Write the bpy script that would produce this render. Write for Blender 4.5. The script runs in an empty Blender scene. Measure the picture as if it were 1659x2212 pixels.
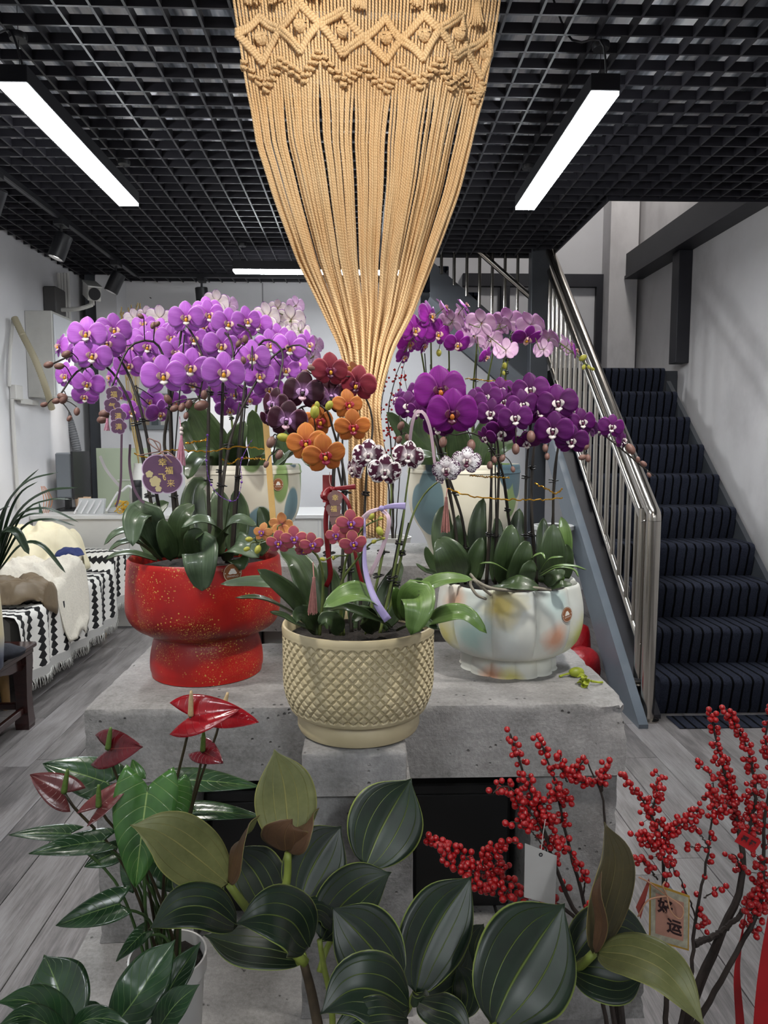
import bpy, bmesh, math, random
import numpy as np
from mathutils import Vector, Matrix, Quaternion
random.seed(7)
SC = bpy.context.scene
COL = SC.collection
# ---------------------------------------------------------------- camera
FPX, CX, CY, EYE = 1550.0, 829.5, 1106.0, 1.33
YAW, PITCH = math.atan(49.5 / FPX), math.atan(146 / FPX)
cam_d = bpy.data.cameras.new('camera')
cam = bpy.data.objects.new('camera', cam_d)
COL.objects.link(cam)
cam.location = (0, 0, EYE)
cam.rotation_euler = (math.pi / 2 - PITCH, 0, -YAW)
cam_d.sensor_width = 36.0
cam_d.lens = FPX / 2212 * 36.0
cam_d.clip_start = 0.02
SC.camera = cam
# ---------------------------------------------------------------- world, exposure (light comes mostly from lamps, some of them added)
w = bpy.data.worlds.new('world')
SC.world = w
w.use_nodes = True
w.node_tree.nodes['Background'].inputs[0].default_value = (0.75, 0.82, 1, 1)
w.node_tree.nodes['Background'].inputs[1].default_value = 0.15
SC.view_settings.view_transform = 'Standard'
SC.view_settings.look = 'None'
SC.view_settings.gamma = 1
SC.view_settings.use_curve_mapping = False
SC.view_settings.exposure = 1.0
LAMP_STRENGTH = 46.0
SPOT_WATT = 22.0
DISPLAY_WATT = 40.0
# ---------------------------------------------------------------- a point of the place seen at photo position (px,py), at distance Y = d
_F = np.array([math.sin(YAW) * math.cos(PITCH), math.cos(YAW) * math.cos(PITCH), -math.sin(PITCH)])
_R = np.array([math.cos(YAW), -math.sin(YAW), 0.0])
_U = np.cross(_R, _F)
def ray(px, py): return _F + _R * (px - CX) / FPX - _U * (py - CY) / FPX
def P(px, py, d):
    r = ray(px, py); return np.array([0, 0, EYE]) + r * d / r[1]
def Pz(px, py, z):
    r = ray(px, py); return np.array([0, 0, EYE]) + r * (z - EYE) / r[2]
def Px(px, py, x):
    r = ray(px, py); return np.array([0, 0, EYE]) + r * x / r[0]
def mpp(d): return d / FPX
# ---------------------------------------------------------------- materials
def lin(h):
    if not isinstance(h, str): return tuple(h)[:3]
    h = h.lstrip('#'); c = [int(h[i:i + 2], 16) / 255 for i in (0, 2, 4)]
    return tuple(x / 12.92 if x <= .04045 else ((x + .055) / 1.055) ** 2.4 for x in c)
class NT:
    def __init__(s, name):
        s.m = bpy.data.materials.new(name); s.m.use_nodes = True
        s.t = s.m.node_tree; s.n = s.t.nodes; s.b = s.n['Principled BSDF']
    def node(s, typ, **kw):
        n = s.n.new(typ)
        for k, v in kw.items(): setattr(n, k, v)
        return n
    def link(s, a, b): s.t.links.new(a, b)
    def coord(s, which='Object'): return s.node('ShaderNodeTexCoord').outputs[which]
    def mapping(s, src, scale=(1, 1, 1), loc=(0, 0, 0), rot=(0, 0, 0)):
        m = s.node('ShaderNodeMapping'); m.inputs['Scale'].default_value = scale
        m.inputs['Location'].default_value = loc; m.inputs['Rotation'].default_value = rot
        s.link(src, m.inputs[0]); return m.outputs[0]
    def noise(s, vec, scale=5, detail=4, rough=.55, dist=0.0):
        n = s.node('ShaderNodeTexNoise'); n.inputs['Scale'].default_value = scale
        n.inputs['Detail'].default_value = detail; n.inputs['Roughness'].default_value = rough
        n.inputs['Distortion'].default_value = dist
        if vec is not None: s.link(vec, n.inputs['Vector'])
        return n.outputs['Fac']
    def voro(s, vec, scale=5, feature='F1', rand=1.0):
        n = s.node('ShaderNodeTexVoronoi', feature=feature); n.inputs['Scale'].default_value = scale
        n.inputs['Randomness'].default_value = rand
        s.link(vec, n.inputs['Vector']); return n.outputs['Distance']
    def ramp(s, fac, stops, interp='LINEAR'):
        r = s.node('ShaderNodeValToRGB'); r.color_ramp.interpolation = interp
        e = r.color_ramp.elements
        while len(e) < len(stops): e.new(0.5)
        for el, (p, c) in zip(e, stops):
            el.position = p
            c = (c, c, c) if isinstance(c, (int, float)) else lin(c)
            el.color = (*c, 1)
        s.link(fac, r.inputs[0]); return r.outputs[0]
    def mix(s, fac, a, b, blend='MIX'):
        n = s.node('ShaderNodeMix', data_type='RGBA', blend_type=blend)
        for i, v in ((0, fac), (6, a), (7, b)):
            if hasattr(v, 'is_output'): s.link(v, n.inputs[i])
            elif i == 0: n.inputs[0].default_value = v
            else: n.inputs[i].default_value = (*lin(v), 1)
        return n.outputs[2]
    def math(s, op, a, b=None, c=None, clamp=False):
        n = s.node('ShaderNodeMath', operation=op, use_clamp=clamp)
        for i, v in enumerate((a, b, c)):
            if v is None: continue
            if hasattr(v, 'is_output'): s.link(v, n.inputs[i])
            else: n.inputs[i].default_value = v
        return n.outputs[0]
    def sep(s, vec):
        n = s.node('ShaderNodeSeparateXYZ'); s.link(vec, n.inputs[0]); return n.outputs
    def bump(s, h, strength=.3, dist=.01):
        n = s.node('ShaderNodeBump'); n.inputs['Strength'].default_value = strength
        n.inputs['Distance'].default_value = dist
        s.link(h, n.inputs['Height']); s.link(n.outputs[0], s.b.inputs['Normal'])
    def set(s, col=None, rough=None, metal=None, **kw):
        for k, v in (('Base Color', col), ('Roughness', rough), ('Metallic', metal), *kw.items()):
            if v is None: continue
            if hasattr(v, 'is_output'): s.link(v, s.b.inputs[k])
            elif k in ('Base Color', 'Emission Color', 'Specular Tint', 'Sheen Tint'): s.b.inputs[k].default_value = (*lin(v), 1)
            else: s.b.inputs[k].default_value = v
        return s.m
def plain(name, col, rough=.5, metal=0, var=.0, scale=30, bump=0, bdist=.002, **kw):
    t = NT(name)
    c = t.coord()
    if var > 0 or bump > 0: f = t.noise(c, scale, 5)
    if var > 0:
        l = lin(col); a = tuple(max(0, x * (1 - var)) for x in l); b = tuple(min(1, x * (1 + var)) for x in l)
        col = t.ramp(f, [(.3, a), (.7, b)])
    if bump > 0: t.bump(f, bump, bdist)
    return t.set(col, rough, metal, **kw)
def emit(name, col, strength):
    t = NT(name); return t.set('#000000', .5, 0, **{'Emission Color': col, 'Emission Strength': strength})
# ---------------------------------------------------------------- geometry
def A(*v): return np.array(v, float)
def unit(v):
    v = np.asarray(v, float); n = np.linalg.norm(v); return v / n if n > 1e-12 else v
def smooth_line(pts, n):
    pts = np.asarray(pts, float)
    if len(pts) == 2: 
        t = np.linspace(0, 1, n)[:, None]; return pts[0] * (1 - t) + pts[1] * t
    q = np.vstack([2 * pts[0] - pts[1], pts, 2 * pts[-1] - pts[-2]])
    L = np.concatenate([[0], np.cumsum(np.linalg.norm(np.diff(pts, axis=0), axis=1))]); L /= L[-1]
    out = []
    for t in np.linspace(0, 1, n):
        i = min(int(np.searchsorted(L, t, side='right')) - 1, len(pts) - 2)
        i = max(i, 0)
        u = (t - L[i]) / max(L[i + 1] - L[i], 1e-9)
        p0, p1, p2, p3 = q[i], q[i + 1], q[i + 2], q[i + 3]
        out.append(.5 * ((2 * p1) + (-p0 + p2) * u + (2 * p0 - 5 * p1 + 4 * p2 - p3) * u * u + (-p0 + 3 * p1 - 3 * p2 + p3) * u ** 3))
    return np.array(out)
class G:
    def __init__(s): s.v = []; s.f = []; s.uv = []; s.mi = []
    def add(s, v, f, uv=None, mi=0):
        o = len(s.v); v = np.asarray(v, float)
        s.v.extend(v.tolist()); s.uv.extend([(0, 0)] * len(v) if uv is None else np.asarray(uv, float).tolist())
        s.f.extend([tuple(i + o for i in q) for q in f])
        s.mi.extend([mi] * len(f) if isinstance(mi, int) else mi)
        return s
    def box(s, x0, x1, y0, y1, z0, z1, bev=0, mi=0, seg=1):
        if bev <= 0:
            v = [(x, y, z) for x in (x0, x1) for y in (y0, y1) for z in (z0, z1)]
            return s.add(v, [(0, 1, 3, 2), (4, 6, 7, 5), (0, 4, 5, 1), (2, 3, 7, 6), (0, 2, 6, 4), (1, 5, 7, 3)], mi=mi)
        b = bmesh.new(); bmesh.ops.create_cube(b, size=1)
        for q in b.verts: q.co = Vector(((x0 + x1) / 2 + q.co.x * (x1 - x0), (y0 + y1) / 2 + q.co.y * (y1 - y0), (z0 + z1) / 2 + q.co.z * (z1 - z0)))
        bmesh.ops.bevel(b, geom=b.edges[:], offset=bev, segments=seg, affect='EDGES', profile=.5)
        b.verts.index_update()
        s.add([tuple(q.co) for q in b.verts], [tuple(q.index for q in f.verts) for f in b.faces], mi=mi); b.free(); return s
    def obox(s, c, ex, ey, ez, bev=0, mi=0):   # oriented box: centre and three half-axes
        g = G(); g.box(-1, 1, -1, 1, -1, 1)
        c, ex, ey, ez = map(np.asarray, (c, ex, ey, ez))
        v = [c + ex * a + ey * b + ez * d for a, b, d in g.v]
        return s.add(v, g.f, mi=mi)
    def tube(s, pts, r, seg=8, caps=True, mi=0, flat=1.0, hint=(0, 0, 1)):
        pts = np.asarray(pts, float); n = len(pts)
        r = np.full(n, r) if np.isscalar(r) else np.interp(np.linspace(0, 1, n), np.linspace(0, 1, len(r)), r)
        T = np.gradient(pts, axis=0); T /= np.maximum(np.linalg.norm(T, axis=1), 1e-9)[:, None]
        a = np.array(hint, float)
        if abs(a @ T[0]) > .95: a = A(1, 0, 0) if abs(T[0][0]) < .9 else A(0, 1, 0)
        a = unit(a - T[0] * (a @ T[0])); V = []; UV = []
        Ls = np.concatenate([[0], np.cumsum(np.linalg.norm(np.diff(pts, axis=0), axis=1))])
        for i in range(n):
            a = unit(a - T[i] * (a @ T[i])); b = np.cross(T[i], a)
            for k in range(seg):
                t = 2 * math.pi * k / seg
                V.append(pts[i] + r[i] * (a * math.cos(t) * flat + b * math.sin(t))); UV.append((k / seg, Ls[i]))
        F = [(i * seg + k, i * seg + (k + 1) % seg, (i + 1) * seg + (k + 1) % seg, (i + 1) * seg + k) for i in range(n - 1) for k in range(seg)]
        if caps: F += [tuple(range(seg))[::-1], tuple((n - 1) * seg + k for k in range(seg))]
        return s.add(V, F, UV, mi)
    def lathe(s, prof, n=48, c=(0, 0, 0), mod=None, mi=0, closed=True):
        V = []; UV = []
        for j, (r, z) in enumerate(prof):
            for k in range(n):
                t = 2 * math.pi * k / n
                m = mod(t, z, j / (len(prof) - 1)) if mod else 1.0
                V.append((c[0] + r * m * math.cos(t), c[1] + r * m * math.sin(t), c[2] + z)); UV.append((k / n, j / (len(prof) - 1)))
        F = [(j * n + k, j * n + (k + 1) % n, (j + 1) * n + (k + 1) % n, (j + 1) * n + k) for j in range(len(prof) - 1) for k in range(n)]
        if closed: F += [tuple(range(n))[::-1], tuple((len(prof) - 1) * n + k for k in range(n))]
        return s.add(V, F, UV, mi)
    def ball(s, c, r, seg=10, rings=6, mi=0, rot=None):
        r = (r, r, r) if np.isscalar(r) else r; V = []; F = []
        V.append((0, 0, 1)); 
        for j in range(1, rings):
            p = math.pi * j / rings
            for k in range(seg):
                t = 2 * math.pi * k / seg; V.append((math.sin(p) * math.cos(t), math.sin(p) * math.sin(t), math.cos(p)))
        V.append((0, 0, -1))
        for k in range(seg): F.append((0, 1 + k, 1 + (k + 1) % seg))
        for j in range(rings - 2):
            for k in range(seg): F.append((1 + j * seg + k, 1 + (j + 1) * seg + k, 1 + (j + 1) * seg + (k + 1) % seg, 1 + j * seg + (k + 1) % seg))
        L = len(V) - 1
        for k in range(seg): F.append((L, L - seg + (k + 1) % seg, L - seg + k))
        V = np.array(V) * np.array(r)
        if rot is not None: V = V @ np.asarray(rot).T
        return s.add(V + np.asarray(c), F, mi=mi)
    def grid(s, g, uv=True, thick=0.0, mi=0, mi_back=None):   # g: nu x nv x 3; a second shell behind gives it a real back
        g = np.asarray(g, float); nu, nv = g.shape[:2]
        U, Vv = np.meshgrid(np.linspace(0, 1, nu), np.linspace(0, 1, nv), indexing='ij')
        uvs = np.stack([U, Vv], -1).reshape(-1, 2)
        F = [(i * nv + j, (i + 1) * nv + j, (i + 1) * nv + j + 1, i * nv + j + 1) for i in range(nu - 1) for j in range(nv - 1)]
        s.add(g.reshape(-1, 3), F, uvs, mi)
        if thick > 0:
            du = np.gradient(g, axis=0); dv = np.gradient(g, axis=1)
            N = np.cross(du, dv); N /= np.maximum(np.linalg.norm(N, axis=2), 1e-12)[..., None]
            edge = np.ones((nu, nv)); edge[:, 0] = edge[:, -1] = .15; edge[-1, :] = .15
            o = len(s.v); bk = g - N * (thick * edge)[..., None]
            s.add(bk.reshape(-1, 3), [q[::-1] for q in F], uvs, mi if mi_back is None else mi_back)
            a = o - nu * nv
            rim = [i * nv for i in range(nu)] + [(nu - 1) * nv + j for j in range(1, nv)] + [i * nv + nv - 1 for i in range(nu - 2, -1, -1)] + [j for j in range(nv - 2, 0, -1)]
            m = len(rim)
            s.f.extend([(a + rim[k], a + rim[(k + 1) % m], o + rim[(k + 1) % m], o + rim[k])[::-1] for k in range(m)]); s.mi.extend([mi] * m)
        return s
    def prism(s, pts, n, h, mi=0):   # polygon (3-D points) extruded along n by h
        pts = [np.asarray(p, float) for p in pts]; n = np.asarray(n, float) * h; k = len(pts)
        return s.add(pts + [p + n for p in pts], [tuple(range(k))[::-1], tuple(range(k, 2 * k))] + [(i, (i + 1) % k, k + (i + 1) % k, k + i) for i in range(k)], mi=mi)
def mesh(name, g, mats, smooth=True, off=(0, 0, 0), flip=False):
    me = bpy.data.meshes.new(name)
    v = np.asarray(g.v, float) - np.asarray(off)
    me.from_pydata(v.tolist(), [], g.f)
    for m in (mats if isinstance(mats, (list, tuple)) else [mats]): me.materials.append(m)
    if any(g.mi): me.polygons.foreach_set('material_index', g.mi)
    uvl = me.uv_layers.new(name='UVMap')
    li = np.empty(len(me.loops), np.int32); me.loops.foreach_get('vertex_index', li)
    uvl.data.foreach_set('uv', np.asarray(g.uv, np.float32)[li].ravel())
    if smooth:
        me.polygons.foreach_set('use_smooth', [True] * len(me.polygons))
        if smooth != 'all':
            try: me.set_sharp_from_angle(angle=math.radians(40 if smooth is True else smooth))
            except Exception: pass
    me.update(); return me
ORG = {}
def org(o): return ORG.get(o.name, np.zeros(3)) if o is not None else np.zeros(3)
def tag(o, label=None, cat=None, group=None, kind=None):
    for k, v in (('label', label), ('category', cat), ('group', group), ('kind', kind)):
        if v: o[k] = v
    return o
def thing(name, loc, label, cat, group=None):
    o = bpy.data.objects.new(name, None); o.empty_display_size = .05; COL.objects.link(o)
    o.location = tuple(float(x) for x in loc); ORG[o.name] = np.asarray(loc, float); return tag(o, label, cat, group)
def add(name, g, mats, parent=None, smooth=True, label=None):   # g in world coordinates
    off = org(parent)
    o = bpy.data.objects.new(name, mesh(name, g, mats, smooth, off)); COL.objects.link(o); o.parent = parent
    ORG[o.name] = off
    if label: o['label'] = label
    return o
def solo(name, g, mats, label, cat, group=None, smooth=True):    # a thing that is one mesh, origin at its base
    v = np.asarray(g.v); c = A((v[:, 0].min() + v[:, 0].max()) / 2, (v[:, 1].min() + v[:, 1].max()) / 2, v[:, 2].min())
    o = bpy.data.objects.new(name, mesh(name, g, mats, smooth, c)); COL.objects.link(o); o.location = c; ORG[o.name] = c
    return tag(o, label, cat, group)
def structure(name, g, mats, smooth=False):
    o = add(name, g, mats, None, smooth); o['kind'] = 'structure'; return o
def inst(name, me, parent, loc, R=None, scale=1.0):
    o = bpy.data.objects.new(name, me); COL.objects.link(o); o.parent = parent
    m = Matrix.Identity(3) if R is None else Matrix(np.asarray(R).tolist())
    S = (scale,) * 3 if np.isscalar(scale) else scale
    q = m.to_quaternion(); o.rotation_mode = 'QUATERNION'; o.rotation_quaternion = q
    o.location = tuple(np.asarray(loc, float) - org(parent)); o.scale = S
    return o
def frame(n, up=(0, 0, 1), roll=0.0):    # columns: right, up, out
    n = unit(n); x = np.cross(up, n)
    if np.linalg.norm(x) < 1e-3: x = A(1, 0, 0)
    x = unit(x); y = np.cross(n, x); c, s_ = math.cos(roll), math.sin(roll)
    return np.stack([x * c + y * s_, y * c - x * s_, n], 1)
CAMP = A(0, 0, EYE)
def leaf_grid(pts, w, normal=None, nu=16, nv=9, e=1.0, q=.6, fold=.12, ripple=0.0, cup=0.0, seed=0, base_w=0.0, tip=0.0):
    """a blade along the centre line pts; normal: the side its upper face looks to"""
    c = smooth_line(pts, nu); T = np.gradient(c, axis=0); T /= np.linalg.norm(T, axis=1)[:, None]
    g = np.zeros((nu, nv, 3)); rs = random.Random(seed); ph = rs.random() * 6
    for i in range(nu):
        u = i / (nu - 1); N = np.asarray(normal(u) if callable(normal) else (CAMP - c[i] if normal is None else normal), float)
        N = unit(N - T[i] * (N @ T[i])); B = np.cross(N, T[i])
        k_ = min(1, max(0, (u - .5) / .5)); h = w / 2 * max(math.sin(math.pi * min(max(u, 0), 1) ** e), 0.0) ** (q + tip * k_ * k_)
        if base_w > 0: h = max(h, base_w / 2 * (1 - u) ** .3) if u < .5 else h
        for j in range(nv):
            v = -1 + 2 * j / (nv - 1)
            z = fold * w * (abs(v) - .3) * (h / (w / 2 + 1e-9)) + cup * w * (v * v) * (h / (w / 2 + 1e-9))
            z += ripple * w * math.sin(u * 9 + ph + v * 1.5) * v * v
            g[i, j] = c[i] + B * h * v + N * z
    return g
# ================================================================ materials of the room
def wall_mat():
    t = NT('white_plaster'); c = t.coord()
    f = t.noise(c, 1.3, 5); f2 = t.noise(c, 60, 3)
    t.bump(f2, .12, .002)
    return t.set(t.ramp(f, [(.3, '#c9c8ca'), (.7, '#d9d8da')]), .8)
M_WALL = wall_mat()
def wall_dirty():
    t = NT('scuffed_white_plaster'); c = t.coord()
    f = t.noise(t.mapping(c, (1, .6, .5)), 2.2, 6, .6)
    t.bump(t.noise(c, 50, 3), .12, .002)
    return t.set(t.ramp(f, [(.3, '#b5b2b2'), (.5, '#cfcccc'), (.75, '#dad8d8')]), .85)
M_WALL2 = wall_dirty()
def plank_mat():
    t = NT('grey_wood_plank'); c = t.coord()
    rnd = t.node('ShaderNodeObjectInfo').outputs['Random']
    comb = t.node('ShaderNodeCombineXYZ'); t.link(t.math('MULTIPLY', rnd, 37.0), comb.inputs[0]); t.link(t.math('MULTIPLY', rnd, 91.0), comb.inputs[1])
    va = t.node('ShaderNodeVectorMath', operation='ADD'); t.link(c, va.inputs[0]); t.link(comb.outputs[0], va.inputs[1])
    v = va.outputs[0]
    grain = t.noise(t.mapping(v, (34, 2.2, 1)), 2.2, 9, .72, .9)
    fine = t.noise(t.mapping(v, (160, 4, 1)), 1.5, 5, .75)
    blot = t.noise(t.mapping(v, (7, 1.6, 1)), 1.6, 5, .6, .7)
    f = t.math('ADD', t.math('MULTIPLY', grain, .45), t.math('ADD', t.math('MULTIPLY', fine, .25), t.math('MULTIPLY', blot, .4)))
    f = t.math('ADD', f, t.math('MULTIPLY', rnd, .10))
    col = t.ramp(f, [(.40, '#3f3c3c'), (.53, '#615d5c'), (.62, '#7b7675'), (.74, '#949090')])
    t.bump(fine, .25, .001)
    return t.set(col, t.ramp(grain, [(.3, .32), (.7, .5)]))
M_PLANK = plank_mat()
M_SUB = plain('floor_joint', '#2c2a2a', .9)
M_BLACK = plain('black_painted_metal', '#16161a', .42, 0, .12, 40)
M_BLACK2 = plain('matt_black_grid', '#1f1e24', .45)
M_STEEL_DK = plain('dark_grey_steel_paint', '#3a3d42', .5, 0, .12, 6, .1)
M_STEEL_BL = plain('blue_grey_steel_paint', '#5b636b', .42, 0, .10, 5, .08)
M_STEEL_BK = plain('black_brown_steel_paint', '#24242a', .5, 0, .15, 6)
def chrome():
    t = NT('brushed_stainless'); c = t.coord()
    t.bump(t.noise(t.mapping(c, (60, 60, 3)), 4, 3), .05, .001)
    return t.set('#b3ada5', .2, 1.0)
M_INOX = chrome()
def deck_mat():
    t = NT('galvanised_deck'); c = t.coord()
    f = t.noise(t.mapping(c, (9, 1.4, 1)), 1.4, 3)
    return t.set(t.ramp(f, [(.38, '#565a62'), (.48, '#b9bec6'), (.56, '#ffffff')]), .3, .3)
M_DECK = deck_mat()
# ================================================================ shell
XL, XR, YB, YF, ZC = -2.37, 2.42, 6.45, -3.2, 2.73
floor = structure('floor', G().box(XL - .1, XR + .1, YF - .1, YB + .1, -.12, -.006), M_SUB)
pw, pl = .165, 1.22
plank_me = mesh('plank', G().box(-pw / 2 + .0012, pw / 2 - .0012, 0, pl - .002, -.012, 0, .0012), M_PLANK, False)
rr = random.Random(3)
k = 0
x = XL + pw / 2
while x < XR:
    y = 0.55 - rr.random() * pl if k % 2 else .55 - rr.random() * pl
    while y < YB - .05:
        o = bpy.data.objects.new('plank', plank_me); COL.objects.link(o); o.parent = floor
        L = min(1.0, (YB - y) / pl)
        o.location = (x, y, 0); o.scale = (1, L, 1)
        y += pl
    k += 1; x += pw
structure('wall_left', G().box(XL - .12, XL, YF, YB, 0, 3.2), M_WALL)
structure('wall_back', G().box(XL - .12, XR + .12, YB, YB + .12, 0, 4.6), M_WALL)
structure('wall_right', G().box(XR, XR + .12, YF, YB, 0, 4.6), M_WALL2)
structure('wall_front', G().box(XL - .12, XR + .12, YF - .12, YF, 0, 4.6), M_WALL)
# metal deck over the lattice, with an opening for the stairs (x > 1.42, y > 4.2) and the upper flight (x > .5, y > 5.5)
OX, OY, OX2, OY2 = 1.42, 4.21, .52, 5.49
deck = G()
def corrug(x0, x1, y0, y1, z):
    n = max(2, int((x1 - x0) / .05)); xs = np.linspace(x0, x1, n)
    zz = [z + (.03 if (i // 2) % 2 else 0) for i in range(n)]
    V = [(x_, y0, z_) for x_, z_ in zip(xs, zz)] + [(x_, y1, z_) for x_, z_ in zip(xs, zz)]
    deck.add(V, [(i, n + i, n + i + 1, i + 1) for i in range(n - 1)])
corrug(XL, OX2, YF, YB, 3.08); corrug(OX2, OX, YF, OY2, 3.08); corrug(OX, XR, YF, OY, 3.08)
structure('ceiling', deck, M_DECK)
structure('ceiling_upper', G().box(XL, XR + .1, 3.0, YB, 4.55, 4.65), M_WALL)
# fascias closing the slab edge round the stair opening
structure('trim_1', G().box(OX, XR, OY - .03, OY, 2.80, 3.3), M_STEEL_BK)
structure('trim_2', G().box(OX - .03, OX, OY, OY2, 2.80, 3.3), M_STEEL_BK)
structure('trim_3', G().box(OX2, OX, OY2 - .03, OY2, 2.80, 3.3), M_STEEL_BK)
structure('trim_4', G().box(OX2 - .03, OX2, OY2, YB, 2.80, 3.3), M_STEEL_BK)
structure('wall_upper', G().box(XL, OX, 3.0, 3.1, 3.3, 4.6), M_WALL)
# ---------------------------------------------------------------- black lattice ceiling, every bar its own piece
grid_t = thing('ceiling_grid', (0, 3, ZC), 'black metal open lattice ceiling of square cells above the flower shop', 'ceiling grid')
PITCHG = .112
bt, bh = .009, .036
long_me = {}
def bar(x0, x1, y0, y1, z0=ZC, z1=ZC + bh, name='grid_bar'):
    key = (round(x1 - x0, 3), round(y1 - y0, 3), round(z1 - z0, 3))
    if key not in long_me:
        long_me[key] = mesh(name, G().box(-(x1 - x0) / 2, (x1 - x0) / 2, -(y1 - y0) / 2, (y1 - y0) / 2, 0, z1 - z0), M_BLACK2, False)
    inst(name, long_me[key], grid_t, ((x0 + x1) / 2, (y0 + y1) / 2, z0))
xi = XL + .05; nx = 0
while xi < XR:
    ye = OY if xi > OX else (OY2 if xi > OX2 else YB - .01)
    bar(xi - bt / 2, xi + bt / 2, -.6, ye)
    xi += PITCHG
yi = -.55
while yi < YB:
    xe = XR - .005 if yi < OY else (OX if yi < OY2 else OX2)
    bar(XL + .005, xe, yi - bt / 2, yi + bt / 2, ZC, ZC + bh)
    yi += PITCHG
bar(OX - .006, OX + .006, OY, OY2, ZC - .012); bar(OX, XR - .005, OY - .006, OY + .006, ZC - .012); bar(OX2, OX, OY2 - .006, OY2 + .006, ZC - .012)
# ---------------------------------------------------------------- linear lamps
M_LED = emit('led_diffuser', (1, 1, 1), LAMP_STRENGTH)
M_LED.node_tree.nodes['Principled BSDF'].inputs['Emission Color'].default_value = (.93, .97, 1, 1)
def linear_lamp(c, length, along, label, cord=True):
    """black channel with a lit diffuser in its open underside, on two steel wires"""
    cx, cy, cz = c; h = .07; wd = .096
    t = thing('linear_lamp', (cx, cy, cz), label, 'lamp', 'linear lamps of the shop')
    hx, hy = (wd / 2, length / 2) if along == 'y' else (length / 2, wd / 2)
    g = G().box(cx - hx - .003, cx + hx + .003, cy - hy - .003, cy + hy + .003, cz + .012, cz + h, .002)
    add('housing', g, M_BLACK, t, False)
    add('diffuser', G().box(cx - hx, cx + hx, cy - hy, cy + hy, cz, cz + .0115), M_LED, t, False)
    for s_ in (-1, 1):
        px, py = (cx, cy + s_ * (hy - .06)) if along == 'y' else (cx + s_ * (hx - .06), cy)
        add('suspension_wire', G().tube([(px, py, cz + h), (px, py, 3.08)], .0012, 5), M_BLACK, t)
        add('ceiling_cup', G().lathe([(.0, 0), (.028, 0), (.03, .006), (.03, .02), (.0, .02)], 16, (px, py, ZC - .022), closed=False), M_BLACK, t)
    if cord:
        px, py = (cx + .02, cy - hy + .05) if along == 'y' else (cx - hx + .05, cy)
        add('power_cord', G().tube(smooth_line([(px, py, cz + h), (px - .03, py - .02, cz + h + .12), (px - .12, py + .04, ZC + .03), (px - .2, py + .1, 3.0)], 16), .004, 6), M_BLACK, t)
    return t
LZ = 2.53
a0, a1 = Pz(1305, 205, LZ), Pz(1135, 453, LZ)
linear_lamp(((a0[0] + a1[0]) / 2, (a0[1] + a1[1]) / 2, LZ), 1.22, 'y', 'long lit linear lamp hanging right of the macrame, near the stairs')
b0, b1 = Pz(33, 193, LZ), Pz(276, 442, LZ)
linear_lamp(((b0[0] + b1[0]) / 2, (b0[1] + b1[1]) / 2, LZ), 1.22, 'y', 'long lit linear lamp hanging at left above the purple orchids')
c0 = Pz(694, 590, LZ)
linear_lamp((c0[0], c0[1], LZ), 1.22, 'x', 'lit linear lamp crossing behind the macrame cords by back wall')
# two more lamps like the seen ones, added behind the viewer as fill
for xx, ss in ((-1.2, 'left'), (.8, 'right')): linear_lamp((xx, -1.5, LZ), 1.22, 'y', 'added linear fill lamp, unseen behind the viewer, ' + ss + ' one of the pair', False)
up_fill = thing('stair_fill_lamp', (1.9, 5.2, 4.5), 'added round white fill lamp, unseen high above the stairs', 'lamp')  # added out of view to brighten the stairwell
add('rim', G().lathe([(.0, 0.04), (.2, .04), (.2, 0), (.185, -.005), (.18, .02), (.0, .02)], 32, (1.9, 5.2, 4.5), closed=False), M_WALL, up_fill)
add('diffuser', G().lathe([(.0, 0.019), (.178, .019), (.178, .012), (.15, 0.0), (.0, -.004)], 32, (1.9, 5.2, 4.5), closed=False), emit('upper_fill_glow', (1, .97, .93), 45.0), up_fill)
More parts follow.
